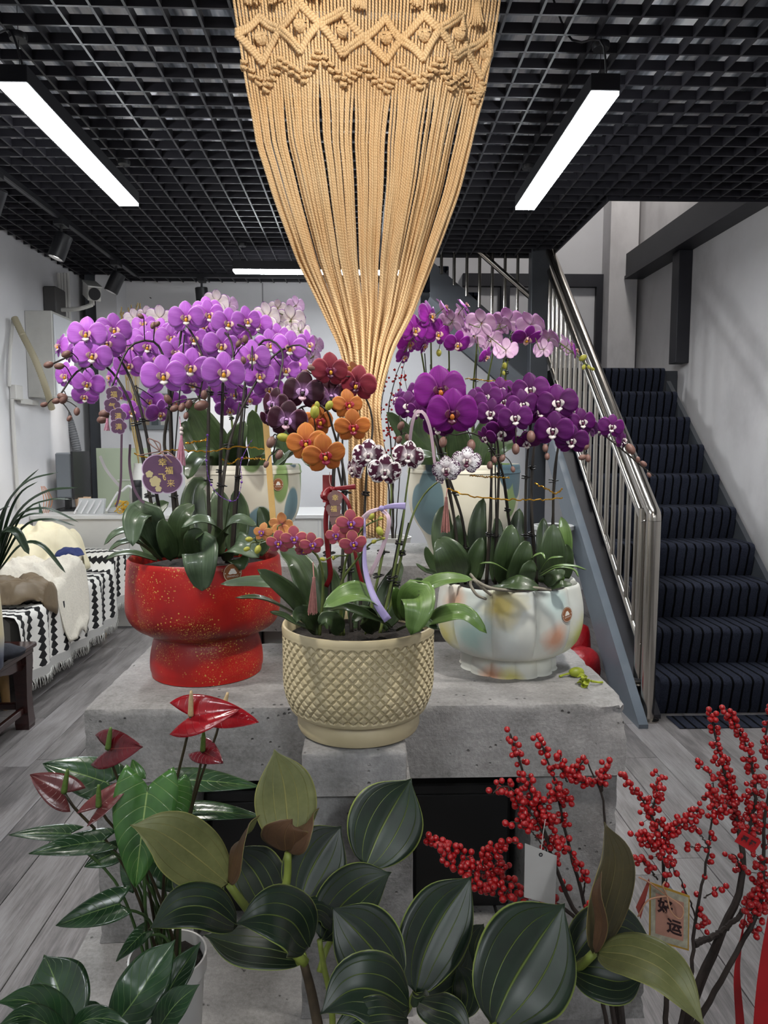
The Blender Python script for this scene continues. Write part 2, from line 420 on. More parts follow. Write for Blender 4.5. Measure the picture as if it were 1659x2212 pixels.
# ---------------------------------------------------------------- track lights
M_SPOT = emit('spot_lens', (1, .97, .92), 6.0)
def track(p0, p1, label):
    t = thing('lighting_track', ((p0[0] + p1[0]) / 2, (p0[1] + p1[1]) / 2, ZC - .03), label, 'lighting track')
    ax = unit(np.array(p1) - np.array(p0)); sx = np.cross(ax, A(0, 0, 1))
    mid = (np.array(p0) + np.array(p1)) / 2; L = np.linalg.norm(np.array(p1) - np.array(p0)) / 2
    add('rail', G().obox(mid, ax * L, sx * .018, A(0, 0, .014)), M_BLACK, t, False)
    add('contact_strip', G().obox(mid - A(0, 0, .0145), ax * L, sx * .005, A(0, 0, .001)), plain('track_groove', '#4a4a50', .4), t, False)
def track_spot(top, aim, label, lit=True, watt=SPOT_WATT, size=50):
    top = np.asarray(top); t = thing('track_spotlight', top, label, 'spotlight', 'black track spotlights'); d = unit(aim)
    add('adapter', G().box(top[0] - .03, top[0] + .03, top[1] - .05, top[1] + .05, top[2] - .035, top[2], .003), M_BLACK, t, False)
    j = top + A(0, 0, -.1)
    add('stem', G().tube([top - A(0, 0, .03), j], .009, 8), M_BLACK, t)
    R = frame(-d, (0, 1, .2))
    pr = [(0, 0), (.047, 0), (.051, .004), (.051, .15), (.049, .156), (.043, .156), (.042, .13), (0, .13)]
    g = G().lathe(pr, 24, closed=False); v = np.array(g.v) - A(0, 0, .05); g.v = (j - A(0, 0, .03) + v @ np.stack([R[:, 0], R[:, 1], d], 1).T).tolist()
    add('can', g, M_BLACK, t)
    if lit:
        c = j - A(0, 0, .03) + d * .087
        disc = [c + R[:, 0] * .041 * math.cos(q) + R[:, 1] * .041 * math.sin(q) for q in np.linspace(0, 2 * math.pi, 17)[:-1]]
        add('lens', G().prism(disc, d, .002), M_SPOT, t, False)
        L = bpy.data.lights.new('spot_beam', 'SPOT'); L.energy = watt; L.spot_size = math.radians(size); L.spot_blend = .6; L.shadow_soft_size = .06; L.color = (1, .96, .9)
        lo = bpy.data.objects.new('spot_beam', L); COL.objects.link(lo); lo.parent = t; lo.location = tuple(c + d * .07 - org(t)); lo.rotation_mode = 'QUATERNION'
        lo.rotation_quaternion = Vector(d).to_track_quat('-Z', 'Y')
TX = -1.84
track((TX, .6, ZC - .015), (TX, 6.1, ZC - .015), 'black lighting track running along the left wall under the lattice')
yt = 6.12
track((TX + .02, yt, ZC - .015), (-.3, yt, ZC - .015), 'short black lighting track crossing in front of the back wall')
for (ax_, ay_, lab, aim) in ((-8, 425, 'black track spotlight cut by the left picture edge', (-.5, .2, -1)),
                             (137, 520, 'black track spotlight nearest the left wall top, second along the track', (-.35, -.15, -1)),
                             (254, 588, 'black track spotlight above the white security camera', (-.45, -.1, -1)),
                             (328, 636, 'tilted black track spotlight above the dried grass', (-.5, .25, -1))):
    q = Px(ax_, ay_, TX + .01)
    track_spot((TX, q[1], ZC - .03), aim, lab)
q = P(436, 636, yt)
track_spot((q[0], yt, ZC - .03), (0.05, .1, -1), 'upright black track spotlight right of the tilted ones, before back wall')
# display track above the flower stand, over the top of the picture
track((-1.5, .95, ZC - .015), (1.5, .95, ZC - .015), 'black lighting track over the flower stand, above the picture')
for sx0, tgt, lab in ((-.95, (-.35, 1.65, 1.2), 'left'), (-.05, (.0, 1.95, 2.15), 'middle'), (.75, (.3, 1.7, 1.2), 'right')):
    track_spot((sx0, .95, ZC - .03), np.array(tgt) - A(sx0, .95, ZC - .15), lab + ' black spotlight over the flower stand, above the picture', watt=DISPLAY_WATT * (.48 if lab == 'middle' else 1.0), size=78 if lab == 'middle' else 60)
# ---------------------------------------------------------------- back wall joints, columns
structure('trim_5', G().box(-.86, -.85, YB - .006, YB, .9, ZC), plain('panel_joint', '#8d8c8e', .8))
q0, q1 = P(193, 700, 6.3), P(217, 700, 6.3)
solo('steel_column', G().box(q0[0], q1[0], 6.22, 6.38, 0, ZC + .2, .004), M_STEEL_DK, 'dark grey steel column in the back left corner', 'column', smooth=False)
q0, q1 = P(218, 700, 6.3), P(262, 700, 6.3)
structure('wall_pillar', G().box(q0[0], q1[0], 6.2, YB, 0, 3.05), M_WALL)
# stairwell steel on the back and right walls
yb = YB - .05
def wallrect(px0, py0, px1, py1, y0, y1):
    a, b = P(px0, py1, y0), P(px1, py0, y0); return G().box(a[0], b[0], y0, y1, a[2], b[2], .003)
fr = thing('steel_wall_frame', (1.6, yb, 1.9), 'dark steel frame on the back wall of the stairwell', 'steel frame')
add('rail', wallrect(1000, 592, 1310, 618, yb, YB - .001), M_STEEL_BK, fr, False)
for a_, b_ in ((1284, 1311), (1080, 1102)): add('post', wallrect(a_, 618.5, b_, 800, yb, YB - .001), M_STEEL_BK, fr, False)
a_, b_ = P(1311, 640, 6.3), P(1371, 640, 6.3)
structure('wall_pillar_2', G().box(a_[0], b_[0], 6.25, YB, 1.9, 4.5), M_WALL2)
bm = thing('steel_beam', (2.3, 5, 2.74), 'black steel beam along the right wall above the stairs', 'beam')
add('flange', G().box(XR - .16, XR - .001, 3.6, 6.24, 2.74, 2.765), M_STEEL_BK, bm, False)
add('web', G().box(XR - .15, XR - .02, 3.6, 6.24, 2.766, 2.95), M_STEEL_BK, bm, False)
a_ = P(1440, 700, 5.38)
solo('steel_post', G().box(XR - .10, XR - .001, 5.3, 5.42, 1.93, 2.739, .003), M_STEEL_BK, 'dark steel post on the right wall at the stair head', 'post', smooth=False)
# ================================================================ staircase
RISE, RUN, NST = .19, .2215, 10
Y1 = 3.37; SXL, SXR = 1.46, 2.27
def carpet_mat():
    t = NT('striped_navy_carpet'); c = t.coord(); x, y, z = t.sep(c)
    wob = t.math('MULTIPLY', t.math('SUBTRACT', t.noise(c, 9, 2), .5), .012)
    s_ = t.math('FRACT', t.math('MULTIPLY', t.math('ADD', x, wob), 1 / .052))
    stripe = t.ramp(s_, [(0, 1.0), (.16, 1.0), (.22, 0.0), (.94, 0.0), (1.0, 1.0)])
    fuzz = t.noise(c, 260, 3, .7)
    base = t.ramp(fuzz, [(.3, '#1b1d26'), (.7, '#363a48')])
    t.bump(t.math('SUBTRACT', fuzz, t.math('MULTIPLY', stripe, .5)), .7, .006)
    return t.set(t.mix(stripe, base, '#040406'), .98, 0, **{'Specular IOR Level': .1})
M_CARPET = carpet_mat()
def step_profile(n):
    """carpet over one step: riser, rounded nosing, tread (y,z)"""
    y = Y1 + (n - 1) * RUN; z0, z1 = (n - 1) * RISE, n * RISE; p = []
    p.append((y + .034, max(.001, z0 - .006))); p.append((y + .02, z0 + .03)); p.append((y + .008, z0 + .09))
    for k_ in range(7):
        a = math.pi * (1.0 - k_ / 6 * .5); p.append((y + .03 + .036 * math.cos(a), z1 - .03 + .03 * math.sin(a)))
    p.append((y + RUN * .6, z1 + .001)); p.append((y + RUN + .035, z1 - .001))
    return p
st = thing('staircase', ((SXL + SXR) / 2, Y1, 0), 'steep staircase with striped navy carpet climbing along the right wall', 'staircase')
for n in range(1, NST + 1):
    p = step_profile(n); g = G(); m = len(p); nx = 18
    if n == NST: p[-1] = (YB - .02, p[-1][1])
    xs = np.linspace(SXL, SXR, nx); rs = random.Random(n)
    V = [(x_ , y_ + .006 * math.sin(x_ * 23 + n) * (1 if 2 <= i < 10 else 0), z_) for x_ in xs for i, (y_, z_) in enumerate(p)]
    F = [(i * m + j, i * m + j + 1, (i + 1) * m + j + 1, (i + 1) * m + j) for i in range(nx - 1) for j in range(m - 1)]
    g.add(V, F)
    for xx, rev in ((SXL, False), (SXR, True)):
        b = [(xx, y_, z_) for y_, z_ in p] + [(xx, p[-1][0], p[0][1] - .0)]
        g.add(b, [tuple(range(len(b)))[::(-1 if rev else 1)]])
    o = add('carpeted_step', g, M_CARPET, st, 60)
# runner lying on the floor in front of the first step
solo('carpet_runner', G().box(SXL + .03, SXR - .005, Y1 - .16, Y1 - .008, .001, .006, .002), M_CARPET, 'end of striped navy carpet lying on floor at the stair foot', 'carpet', smooth=False)
slope = RISE / RUN
def string_line(y): return (y - Y1) * slope
def stringer(x0, x1, up, dn, m, name, ya, yb_):
    V = []
    for xx in (x0, x1):
        V += [(xx, ya, max(0, string_line(ya) - dn)), (xx, ya, max(.02, string_line(ya) + up)), (xx, yb_, string_line(yb_) + up), (xx, yb_, string_line(yb_) - dn)]
        if xx == x0: pass
    if string_line(ya) - dn < 0:
        yz = Y1 + dn / slope
        V = []
        for xx in (x0, x1): V += [(xx, ya, 0), (xx, ya, max(.02, string_line(ya) + up)), (xx, yb_, string_line(yb_) + up), (xx, yb_, string_line(yb_) - dn), (xx, yz, 0)]
        return add(name, G().add(V, [(0, 1, 2, 3, 4), (9, 8, 7, 6, 5)] + [(i, 5 + i, 5 + (i + 1) % 5, (i + 1) % 5) for i in range(5)]), m, st, False)
    return add(name, G().add(V, [(0, 1, 2, 3), (7, 6, 5, 4)] + [(i, 4 + i, 4 + (i + 1) % 4, (i + 1) % 4) for i in range(4)]), m, st, False)
YL = 5.34
stringer(1.30, 1.345, .06, .16, M_STEEL_BL, 'stringer', 3.22, YL)
stringer(SXR + .005, SXR + .035, .11, .14, M_STEEL_DK, 'stringer', 3.3, YL)
stringer(1.346, 1.455, -.05, .16, M_STEEL_BK, 'soffit_plate', 3.34, YL)
add('landing', G().box(1.44, XR - .005, 5.475, YB - .005, NST * RISE - .18, NST * RISE - .012), M_STEEL_DK, st, False)
# ---------------------------------------------------------------- stainless railing
NX = 1.385
rl = thing('stair_railing', (NX, 3.34, 0), 'polished stainless steel railing beside the carpeted stairs', 'railing')
zt = 1.0
def rl_pt(y, dz): return A(NX, y, string_line(y) + dz)
ytop = 5.42
hand = [A(NX, 3.36, .05), A(NX, 3.36, zt - .05), A(NX, 3.372, zt - .005), A(NX, 3.40, zt + .032)]
add('newel_post', G().tube([(NX, 3.335, 0.0), (NX, 3.335, zt - .03)], .033, 20), M_INOX, rl)
add('base_flange', G().lathe([(.0, 0), (.055, 0), (.055, .006), (.04, .012), (.0, .012)], 24, (NX, 3.335, 0.0), closed=False), M_INOX, rl)
hz = zt + .03 - string_line(3.42)
hand = smooth_line([A(NX, 3.335, zt - .03), A(NX, 3.34, zt + .0), A(NX, 3.375, zt + .03)], 8).tolist() + [rl_pt(y, zt + .03 - string_line(3.375)).tolist() for y in np.linspace(3.42, ytop, 6)]
add('handrail', G().tube(hand, .033, 20), M_INOX, rl)
m_up = zt - .11 - string_line(3.375); m_dn = .28 - string_line(3.375)
add('upper_rail', G().tube([rl_pt(3.44, m_up), rl_pt(ytop, m_up)], .021, 14), M_INOX, rl)
add('lower_rail', G().tube([rl_pt(3.44, m_dn), rl_pt(ytop, m_dn)], .018, 14), M_INOX, rl)
add('rail_post', G().tube([(NX, 3.455, RISE * .9), (NX, 3.455, m_up + string_line(3.455) + .06)], .026, 16), M_INOX, rl)
add('base_flange', G().lathe([(.0, 0), (.045, 0), (.045, .006), (.032, .012), (.0, .012)], 24, (NX, 3.455, RISE * .72), closed=False), M_INOX, rl)
y = 3.545
while y < ytop:
    add('baluster', G().tube([rl_pt(y, m_dn), rl_pt(y, m_up)], .0135, 10), M_INOX, rl); y += .112
# ---------------------------------------------------------------- upper flight, going left from the landing
uf = thing('upper_flight', (1.0, 5.5, 1.9), 'dark steel upper stair flight rising left behind the purple orchids', 'staircase')
sl2 = .84
def up_z(x): return 1.93 + (1.36 - x) * sl2
V = []
for yy in (5.47, 5.5):
    V += [(1.36, yy, 1.74), (1.36, yy, up_z(1.36) + .06), (OX2, yy, up_z(OX2) + .06), (OX2, yy, up_z(OX2) - .2)]
add('stringer', G().add(V, [(3, 2, 1, 0), (4, 5, 6, 7)] + [(i, (i + 1) % 4, 4 + (i + 1) % 4, 4 + i) for i in range(4)]), M_STEEL_DK, uf, False)
V = [(x_, y_ + .86, z_) for x_, y_, z_ in V]
add('stringer', G().add(V, [(3, 2, 1, 0), (4, 5, 6, 7)] + [(i, (i + 1) % 4, 4 + (i + 1) % 4, 4 + i) for i in range(4)]), M_STEEL_DK, uf, False)
for k in range(4):
    x_ = 1.34 - .226 * k; z_ = 1.9 + .19 * (k + 1)
    add('step', G().box(x_ - .25, x_, 5.505, 6.3, z_ - .03, z_, .004), M_CARPET, uf, False)
    add('riser', G().box(x_ - .012, x_, 5.505, 6.3, z_ - .19, z_ - .031), M_STEEL_DK, uf, False)
add('soffit', G().add([(1.36, 5.505, 1.74), (OX2, 5.505, up_z(OX2) - .2), (OX2, 6.3, up_z(OX2) - .2), (1.36, 6.3, 1.74)], [(0, 1, 2, 3)]), M_STEEL_BL, uf, False)
ur = thing('upper_railing', (1.0, 5.46, 1.9), 'steel railing of the upper flight, seen between macrame and column', 'railing')
add('handrail', G().tube([(1.30, 5.45, up_z(1.30) + .42), (OX2, 5.45, up_z(OX2) + .42)], .022, 14), M_INOX, ur)
for x_ in np.arange(.6, 1.3, .095): add('baluster', G().tube([(x_, 5.45, up_z(x_) + .02), (x_, 5.45, up_z(x_) + .95)], .012, 10), M_INOX, ur)
a_, b_ = P(1142, 700, 5.42), P(1180, 700, 5.42)
solo('steel_column', G().box(a_[0], b_[0], 5.35, 5.46, 0, 3.0, .004), M_STEEL_DK, 'dark grey steel column at the left side of the stair head', 'column', smooth=False)
# ================================================================ aerated concrete blocks that carry the pots
def concrete_mat(name, lo, mid, hi, pits=True):
    t = NT(name); c = t.coord()
    f = t.noise(c, 5, 8, .68); f2 = t.noise(c, 130, 4, .7); f3 = t.noise(t.mapping(c, (1, 6, 6)), 9, 5, .7)
    v = t.voro(c, 55); pit = t.ramp(v, [(.0, 1.0), (.10, 1.0), (.20, 0.0)])
    pm = t.ramp(t.noise(c, 14, 3), [(.55, 0.0), (.62, 1.0)])
    pit = t.math('MULTIPLY', pit, pm)
    mixf = t.math('ADD', t.math('MULTIPLY', f, .55), t.math('ADD', t.math('MULTIPLY', f2, .25), t.math('MULTIPLY', f3, .12)))
    col = t.ramp(mixf, [(.36, lo), (.5, mid), (.64, hi)])
    if pits: col = t.mix(t.math('MULTIPLY', pit, .7), col, '#2b2a2a')
    t.bump(t.math('SUBTRACT', t.math('ADD', t.math('MULTIPLY', f2, .6), t.math('MULTIPLY', f3, .25)), t.math('MULTIPLY', pit, 2.5)), .6, .005)
    return t.set(col, .93)
M_CONC = concrete_mat('aerated_concrete', '#706f6d', '#959392', '#b3b1af')
def block(x0, x1, y0, y1, z0, z1, label, seed=0, n=(10, 5, 3), chips=.006, group='grey concrete blocks of the flower stand', chip=None):
    """block with a gridded surface whose edges are worn and chipped"""
    nx, ny, nz = [max(3, int(q)) for q in n]; rs = np.random.RandomState(seed)
    b = bmesh.new(); bmesh.ops.create_cube(b, size=1)
    bmesh.ops.subdivide_edges(b, edges=[e for e in b.edges if abs(e.verts[0].co.x - e.verts[1].co.x) > .5], cuts=nx * 3, use_grid_fill=True)
    bmesh.ops.subdivide_edges(b, edges=[e for e in b.edges if abs(e.verts[0].co.y - e.verts[1].co.y) > .5], cuts=ny * 3, use_grid_fill=True)
    bmesh.ops.subdivide_edges(b, edges=[e for e in b.edges if abs(e.verts[0].co.z - e.verts[1].co.z) > .5], cuts=nz * 3, use_grid_fill=True)
    for q in b.verts:
        co = q.co; on = [abs(abs(co[k_]) - .5) < 1e-4 for k_ in range(3)]
        p = [x0 + (co.x + .5) * (x1 - x0), y0 + (co.y + .5) * (y1 - y0), z0 + (co.z + .5) * (z1 - z0)]
        if sum(on) >= 2 and co.z > -.49:
            d = .0022 + .0012 * rs.rand() + chips * .9 * max(0, math.sin(p[0] * 31 + seed) * math.sin(p[1] * 27 + p[2] * 41 + seed * 2) - .55) * (.5 + rs.rand()) + (chips * .7 * rs.rand() if rs.rand() < .04 else 0)
            for k_ in range(3):
                if on[k_]: p[k_] -= math.copysign(d, co[k_])
        elif sum(on) == 1:
            k_ = on.index(True)
            if not (k_ == 2): p[k_] -= math.copysign(.0012 * rs.rand() , co[k_])
        if chip is not None:
            dd = math.dist(p, chip[:3])
            if dd < chip[3] and sum(on) >= 1:
                for k_ in range(3):
                    if on[k_]: p[k_] -= math.copysign(chip[4] * (1 - dd / chip[3]) * (.5 + rs.rand()), co[k_])
        q.co = Vector(p)
    b.verts.index_update(); g = G().add([tuple(q.co) for q in b.verts], [tuple(q.index for q in f.verts) for f in b.faces]); b.free()
    return solo('concrete_block', g, M_CONC, label, 'concrete block', group, smooth=50)
TZ = .80
TX0, TX1, TY0, TY1 = -.562, .552, 1.418, 1.90
block(TX0, TX1, TY0, TY1, TZ - .155, TZ, 'wide grey concrete slab on top carrying the red, cream and pastel pots', 1, (22, 9, 5), .008, chip=(TX1 - .01, TY0, TZ - .02, .06, .012))
legz = TZ - .1552
block(TX0 + .012, TX0 + .21, TY0 + .012, TY1 - .02, .29, legz, 'upright concrete block under the left end of the wide slab', 2, (4, 6, 6))
block(TX1 - .20, TX1 - .012, TY0 + .015, TY1 - .02, .29, legz, 'upright concrete block under the right end of the wide slab', 3, (4, 6, 6))
PX0, PX1, PY0 = -.106, .080, 1.205
block(PX0, PX1, PY0, TY0 - .004, TZ - .083, TZ - .004, 'small concrete cap block directly under the cream diamond-pattern pot', 4, (5, 5, 3), .009)
block(PX0 - .006, PX1 + .012, PY0 + .012, TY0 - .006, .29, TZ - .0832, 'tall narrow concrete block below the cap block, behind the big leaves', 5, (5, 5, 8))
block(TX0 - .03, .30, 1.045, TY1 + .05, .15, .289, 'low concrete base slab under the flower stand, mostly hidden by leaves', 6, (14, 8, 2))
block(.3015, TX1 + .03, 1.36, TY1 + .05, .15, .289, 'short concrete base slab under the upright block at the right', 11, (5, 6, 2))
block(TX0, .29, 1.06, TY1 + .02, 0.0, .1495, 'bottom concrete slab of the flower stand resting on the floor', 7, (14, 8, 2))
block(.2915, TX1, 1.38, TY1 + .02, 0.0, .1495, 'bottom concrete slab on the floor at the right of the stand', 12, (5, 6, 2))
# rear bench behind the slab
BZ = .985
block(-.62, .50, 2.03, 2.52, BZ - .19, BZ, 'rear concrete slab carrying the two leaf-painted tall pots', 8, (16, 6, 3))
block(-.6, -.3, 2.06, 2.5, 0, BZ - .1902, 'concrete block holding up the left end of the rear slab', 9, (4, 5, 8))
block(.2, .48, 2.06, 2.5, 0, BZ - .1902, 'concrete block holding up the right end of the rear slab', 10, (4, 5, 8))
# black crates in the hollow of the stand
M_CRATE = plain('black_plastic', '#0b0b0c', .5)
cr = thing('black_crate', (.22, 1.6, .29), 'black plastic crate inside the hollow under the wide slab, right of centre', 'crate')
add('body', G().box(.115, .33, 1.52, 1.86, .29, .56, .006), M_CRATE, cr, False)
add('rim', G().box(.108, .338, 1.512, 1.868, .56, .585, .004), M_CRATE, cr, False)
cr = thing('black_crate', (-.2, 1.6, .29), 'black plastic crate inside the hollow under the wide slab, left of centre', 'crate')
add('body', G().box(-.335, -.125, 1.52, 1.86, .29, .55, .006), M_CRATE, cr, False)
add('rim', G().box(-.342, -.118, 1.512, 1.868, .55, .575, .004), M_CRATE, cr, False)
# fallen orchid buds on the slab
M_GBUD = plain('green_bud', '#8f9a2c', .45, 0, .25, 60)
def fallen(px, py, rz, label, opened):
    c = Pz(px, py, TZ); t = thing('fallen_bud', c, label, 'flower bud', 'fallen green buds'); d = A(math.cos(rz), math.sin(rz), 0); s_ = A(-d[1], d[0], 0)
    R = np.stack([d, s_, A(0, 0, 1)], 1); g = G()
    if not opened: g.ball(c + A(0, 0, .011), (.019, .0125, .0115), 12, 8, rot=R)
    else:
        for k_ in range(5):
            a = k_ * 2 * math.pi / 5; o_ = A(math.cos(a), math.sin(a), 0)
            R2 = frame(R @ unit(A(o_[0] * .2 + .4, o_[1], .35 + .2 * math.sin(a))), d)
            gg = leaf_grid([c + A(0, 0, .012), c + A(0, 0, .012) + R @ A(.004, o_[0] * .014, o_[1] * .011), c + A(0, 0, .013) + R @ A(.017, o_[0] * .012, o_[1] * .009)], .018, c + A(0, 0, .012) + d * .03 - c, 8, 5)
            g.grid(gg, thick=.001)
    add('petals' if opened else 'bud', g, M_GBUD, t, 'all')
    e = -1
    add('stalk', G().tube(smooth_line([c + A(0, 0, .01) - d * .012 * 1, c - d * .03 + A(0, 0, .006) + s_ * .003, c - d * .042 + A(0, 0, .004)], 6), [.003, .0022, .003], 6), M_GBUD, t)
fallen(1245, 1462, .2, 'closed yellow green fallen bud on the slab right of pastel pot', False)
fallen(1266, 1482, math.pi + .3, 'opened yellow green fallen bud on slab nearest its right edge', True)
# ================================================================ pots (each becomes part of its potted orchid)
def speckle_red():
    t = NT('red_glaze_gold_flecks'); c = t.coord(); x, y, z = t.sep(c)
    n = t.noise(c, 6, 3)
    base = t.ramp(n, [(.3, '#8a0c0e'), (.55, '#b31510'), (.75, '#bf1e14')])
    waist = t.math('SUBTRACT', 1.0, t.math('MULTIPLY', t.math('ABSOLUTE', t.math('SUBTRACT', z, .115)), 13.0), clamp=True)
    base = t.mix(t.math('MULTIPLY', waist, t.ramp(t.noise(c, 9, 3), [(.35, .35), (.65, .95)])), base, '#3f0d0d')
    v1 = t.voro(c, 150); s1 = t.ramp(v1, [(.0, 1.0), (.2, 1.0), (.26, 0.0)])
    k1 = t.ramp(t.noise(c, 22, 3), [(.48, 0.0), (.6, 1.0)])
    v2 = t.voro(c, 320); s2 = t.ramp(v2, [(.0, 1.0), (.22, 1.0), (.3, 0.0)])
    k2 = t.math('MULTIPLY', t.ramp(t.noise(c, 12, 3), [(.45, 0.0), (.6, 1.0)]), t.math('ADD', .3, waist, clamp=True))
    f = t.math('MAXIMUM', t.math('MULTIPLY', s1, k1), t.math('MULTIPLY', s2, k2))
    return t.set(t.mix(f, base, '#c7a24f'), .42)
def cream_mat():
    t = NT('cream_matt_ceramic'); c = t.coord(); f = t.noise(c, 9, 3)
    return t.set(t.ramp(f, [(.3, '#b7a985'), (.7, '#c9bb98')]), .42)
def pastel_mat(pts, base='#cdd0ca'):
    t = NT('pastel_airbrushed_ceramic'); c = t.coord()
    col = t.ramp(t.noise(c, 5, 3), [(.35, '#c9d2cd'), (.5, base), (.7, '#dfdfd2')])
    for p, r, h in pts:
        vm = t.node('ShaderNodeVectorMath', operation='DISTANCE'); t.link(c, vm.inputs[0]); vm.inputs[1].default_value = tuple(p)
        n = t.math('ADD', vm.outputs['Value'], t.math('MULTIPLY', t.math('SUBTRACT', t.noise(c, 22, 3), .5), r * .9))
        f = t.ramp(t.math('DIVIDE', n, r), [(.25, .85), (1.0, 0.0)]); col = t.mix(f, col, h)
    sc = t.ramp(t.voro(t.mapping(c, (1, 1, .5)), 38), [(.0, 1.0), (.04, .0)])
    col = t.mix(t.math('MULTIPLY', sc, t.ramp(t.noise(c, 7, 2), [(.55, 0.0), (.6, .5)])), col, '#57534a')
    return t.set(col, .5)
def leafpaint_mat(name, seed):
    t = NT(name); c = t.coord()
    col = t.ramp(t.noise(c, 6, 2), [(.3, '#d3cfbd'), (.7, '#e0dccb')])
    for s_, off, h, th in ((6.0, seed, '#6f8d96', .23), (6.4, seed + 3, '#7c955c', .20), (7.2, seed + 7, '#4c6672', .19)):
        v = t.voro(t.mapping(c, (1, 1, .5), (off, off * .7, off * .3), (.5, .7, .5)), s_); v = t.math('ADD', v, t.math('MULTIPLY', t.math('SUBTRACT', t.noise(t.mapping(c, (1, 1, 1), (off, 0, 0)), 4.5, 0), .5), .38))
        v = t.math('ADD', v, t.math('MULTIPLY', t.noise(c, 8, 1), .06))
        col = t.mix(t.ramp(v, [(th + .10, 1.0), (th + .12, 0.0)]), col, h)
    return t.set(col, .45)
M_SOIL = plain('bark_compost', '#1d1713', .95, 0, .6, 90, .9, .01)
M_STK = plain('brown_sticker', '#8a5530', .5)
M_STKW = plain('white_print', '#e9e6df', .6)
def text_grid(txt, size, bold=0.0):
    cu = bpy.data.curves.new('t', 'FONT'); cu.body = txt; cu.size = size; cu.align_x = 'CENTER'; cu.align_y = 'CENTER'; cu.offset = bold; cu.resolution_u = 4
    o = bpy.data.objects.new('t', cu); COL.objects.link(o); bpy.context.view_layer.update()
    me = bpy.data.meshes.new_from_object(o.evaluated_get(bpy.context.evaluated_depsgraph_get()))
    V = np.array([tuple(v.co) for v in me.vertices]).reshape(-1, 3); F = [tuple(p.vertices) for p in me.polygons]
    bpy.data.objects.remove(o); bpy.data.curves.remove(cu); bpy.data.meshes.remove(me)
    return V, F
def put_text(g, txt, size, c, right, up, out, bold=0.0, mi=0):
    V, F = text_grid(txt, size, bold)
    if len(V): g.add([c + right * v[0] + up * v[1] + out * .0006 for v in V], F, mi=mi)
def sticker(parent, c, out, r=.0165, roll=0.0, bend=.0):
    """round brown maker's sticker: rim line, two dots, fan of three petals, tiny lettering"""
    R = frame(out, roll=roll); rt, up, n = R[:, 0], R[:, 1], R[:, 2]
    def ring(rr, n_=32): return [rt * rr * math.cos(a) + up * rr * math.sin(a) for a in np.linspace(0, 2 * math.pi, n_ + 1)[:-1]]
    s_ = add('sticker', G().prism([c + q for q in ring(r)], n, .0008), M_STK, parent, False, 'round brown sticker')
    b = c + n * .0009; g = G()
    o1, o2 = ring(r * .93), ring(r * .90); k_ = len(o1)
    g.add([b + q for q in o1] + [b + q for q in o2], [(i, (i + 1) % k_, k_ + (i + 1) % k_, k_ + i) for i in range(k_)])
    for a0, L in ((150, .42), (90, .52), (30, .42)):
        a0 = math.radians(a0); base = b - up * r * .08; pts = []
        for tt in np.linspace(0, 1, 9): pts.append((tt, .5 * math.sin(math.pi * min(tt * .62, 1) ** 1.0)))
        d_ = rt * math.cos(a0) + up * math.sin(a0); e_ = -rt * math.sin(a0) + up * math.cos(a0)
        L_ = [base + d_ * r * L * tt + e_ * r * .42 * hw for tt, hw in pts]; R_ = [base + d_ * r * L * tt - e_ * r * .42 * hw for tt, hw in pts][::-1]
        g.prism(R_[:-1] + L_, n, .0003)
    for s2 in (-1, 1): g.prism([b + rt * r * .78 * s2 + q for q in ring(r * .06, 8)], n, .0003)
    put_text(g, 'DIANDUO', r * .26, b - up * r * .33, rt, up, n)
    add('emblem', g, M_STKW, s_, False)
def pot_red(t, c):
    prof = [(.0, 0), (.118, 0), (.124, .004), (.129, .02), (.128, .05), (.123, .08), (.118, .098), (.117, .106), (.132, .113), (.153, .124), (.167, .140), (.1745, .162), (.1765, .19), (.1765, .25), (.1735, .285), (.1725, .298), (.170, .302), (.166, .300), (.163, .27), (.160, .2), (.0, .2)]
    def mod(a, z, q):
        k_ = max(0, 1 - abs(z - .15) / .075); n_ = max(0, 1 - abs(z - .05) / .05)
        return 1 + .085 * k_ * (abs(math.cos(2.5 * a + 1.3)) ** .8 - .65) + .012 * n_ * (abs(math.cos(3.5 * a)) - .6)
    P2 = smooth_line([(r, z * .905, 0) for r, z in prof], 90)[:, :2]
    add('pot', G().lathe([(max(r, 0), z) for r, z in P2], 120, c, mod, closed=False), speckle_red(), t, 60, 'red pot with gold flecks')
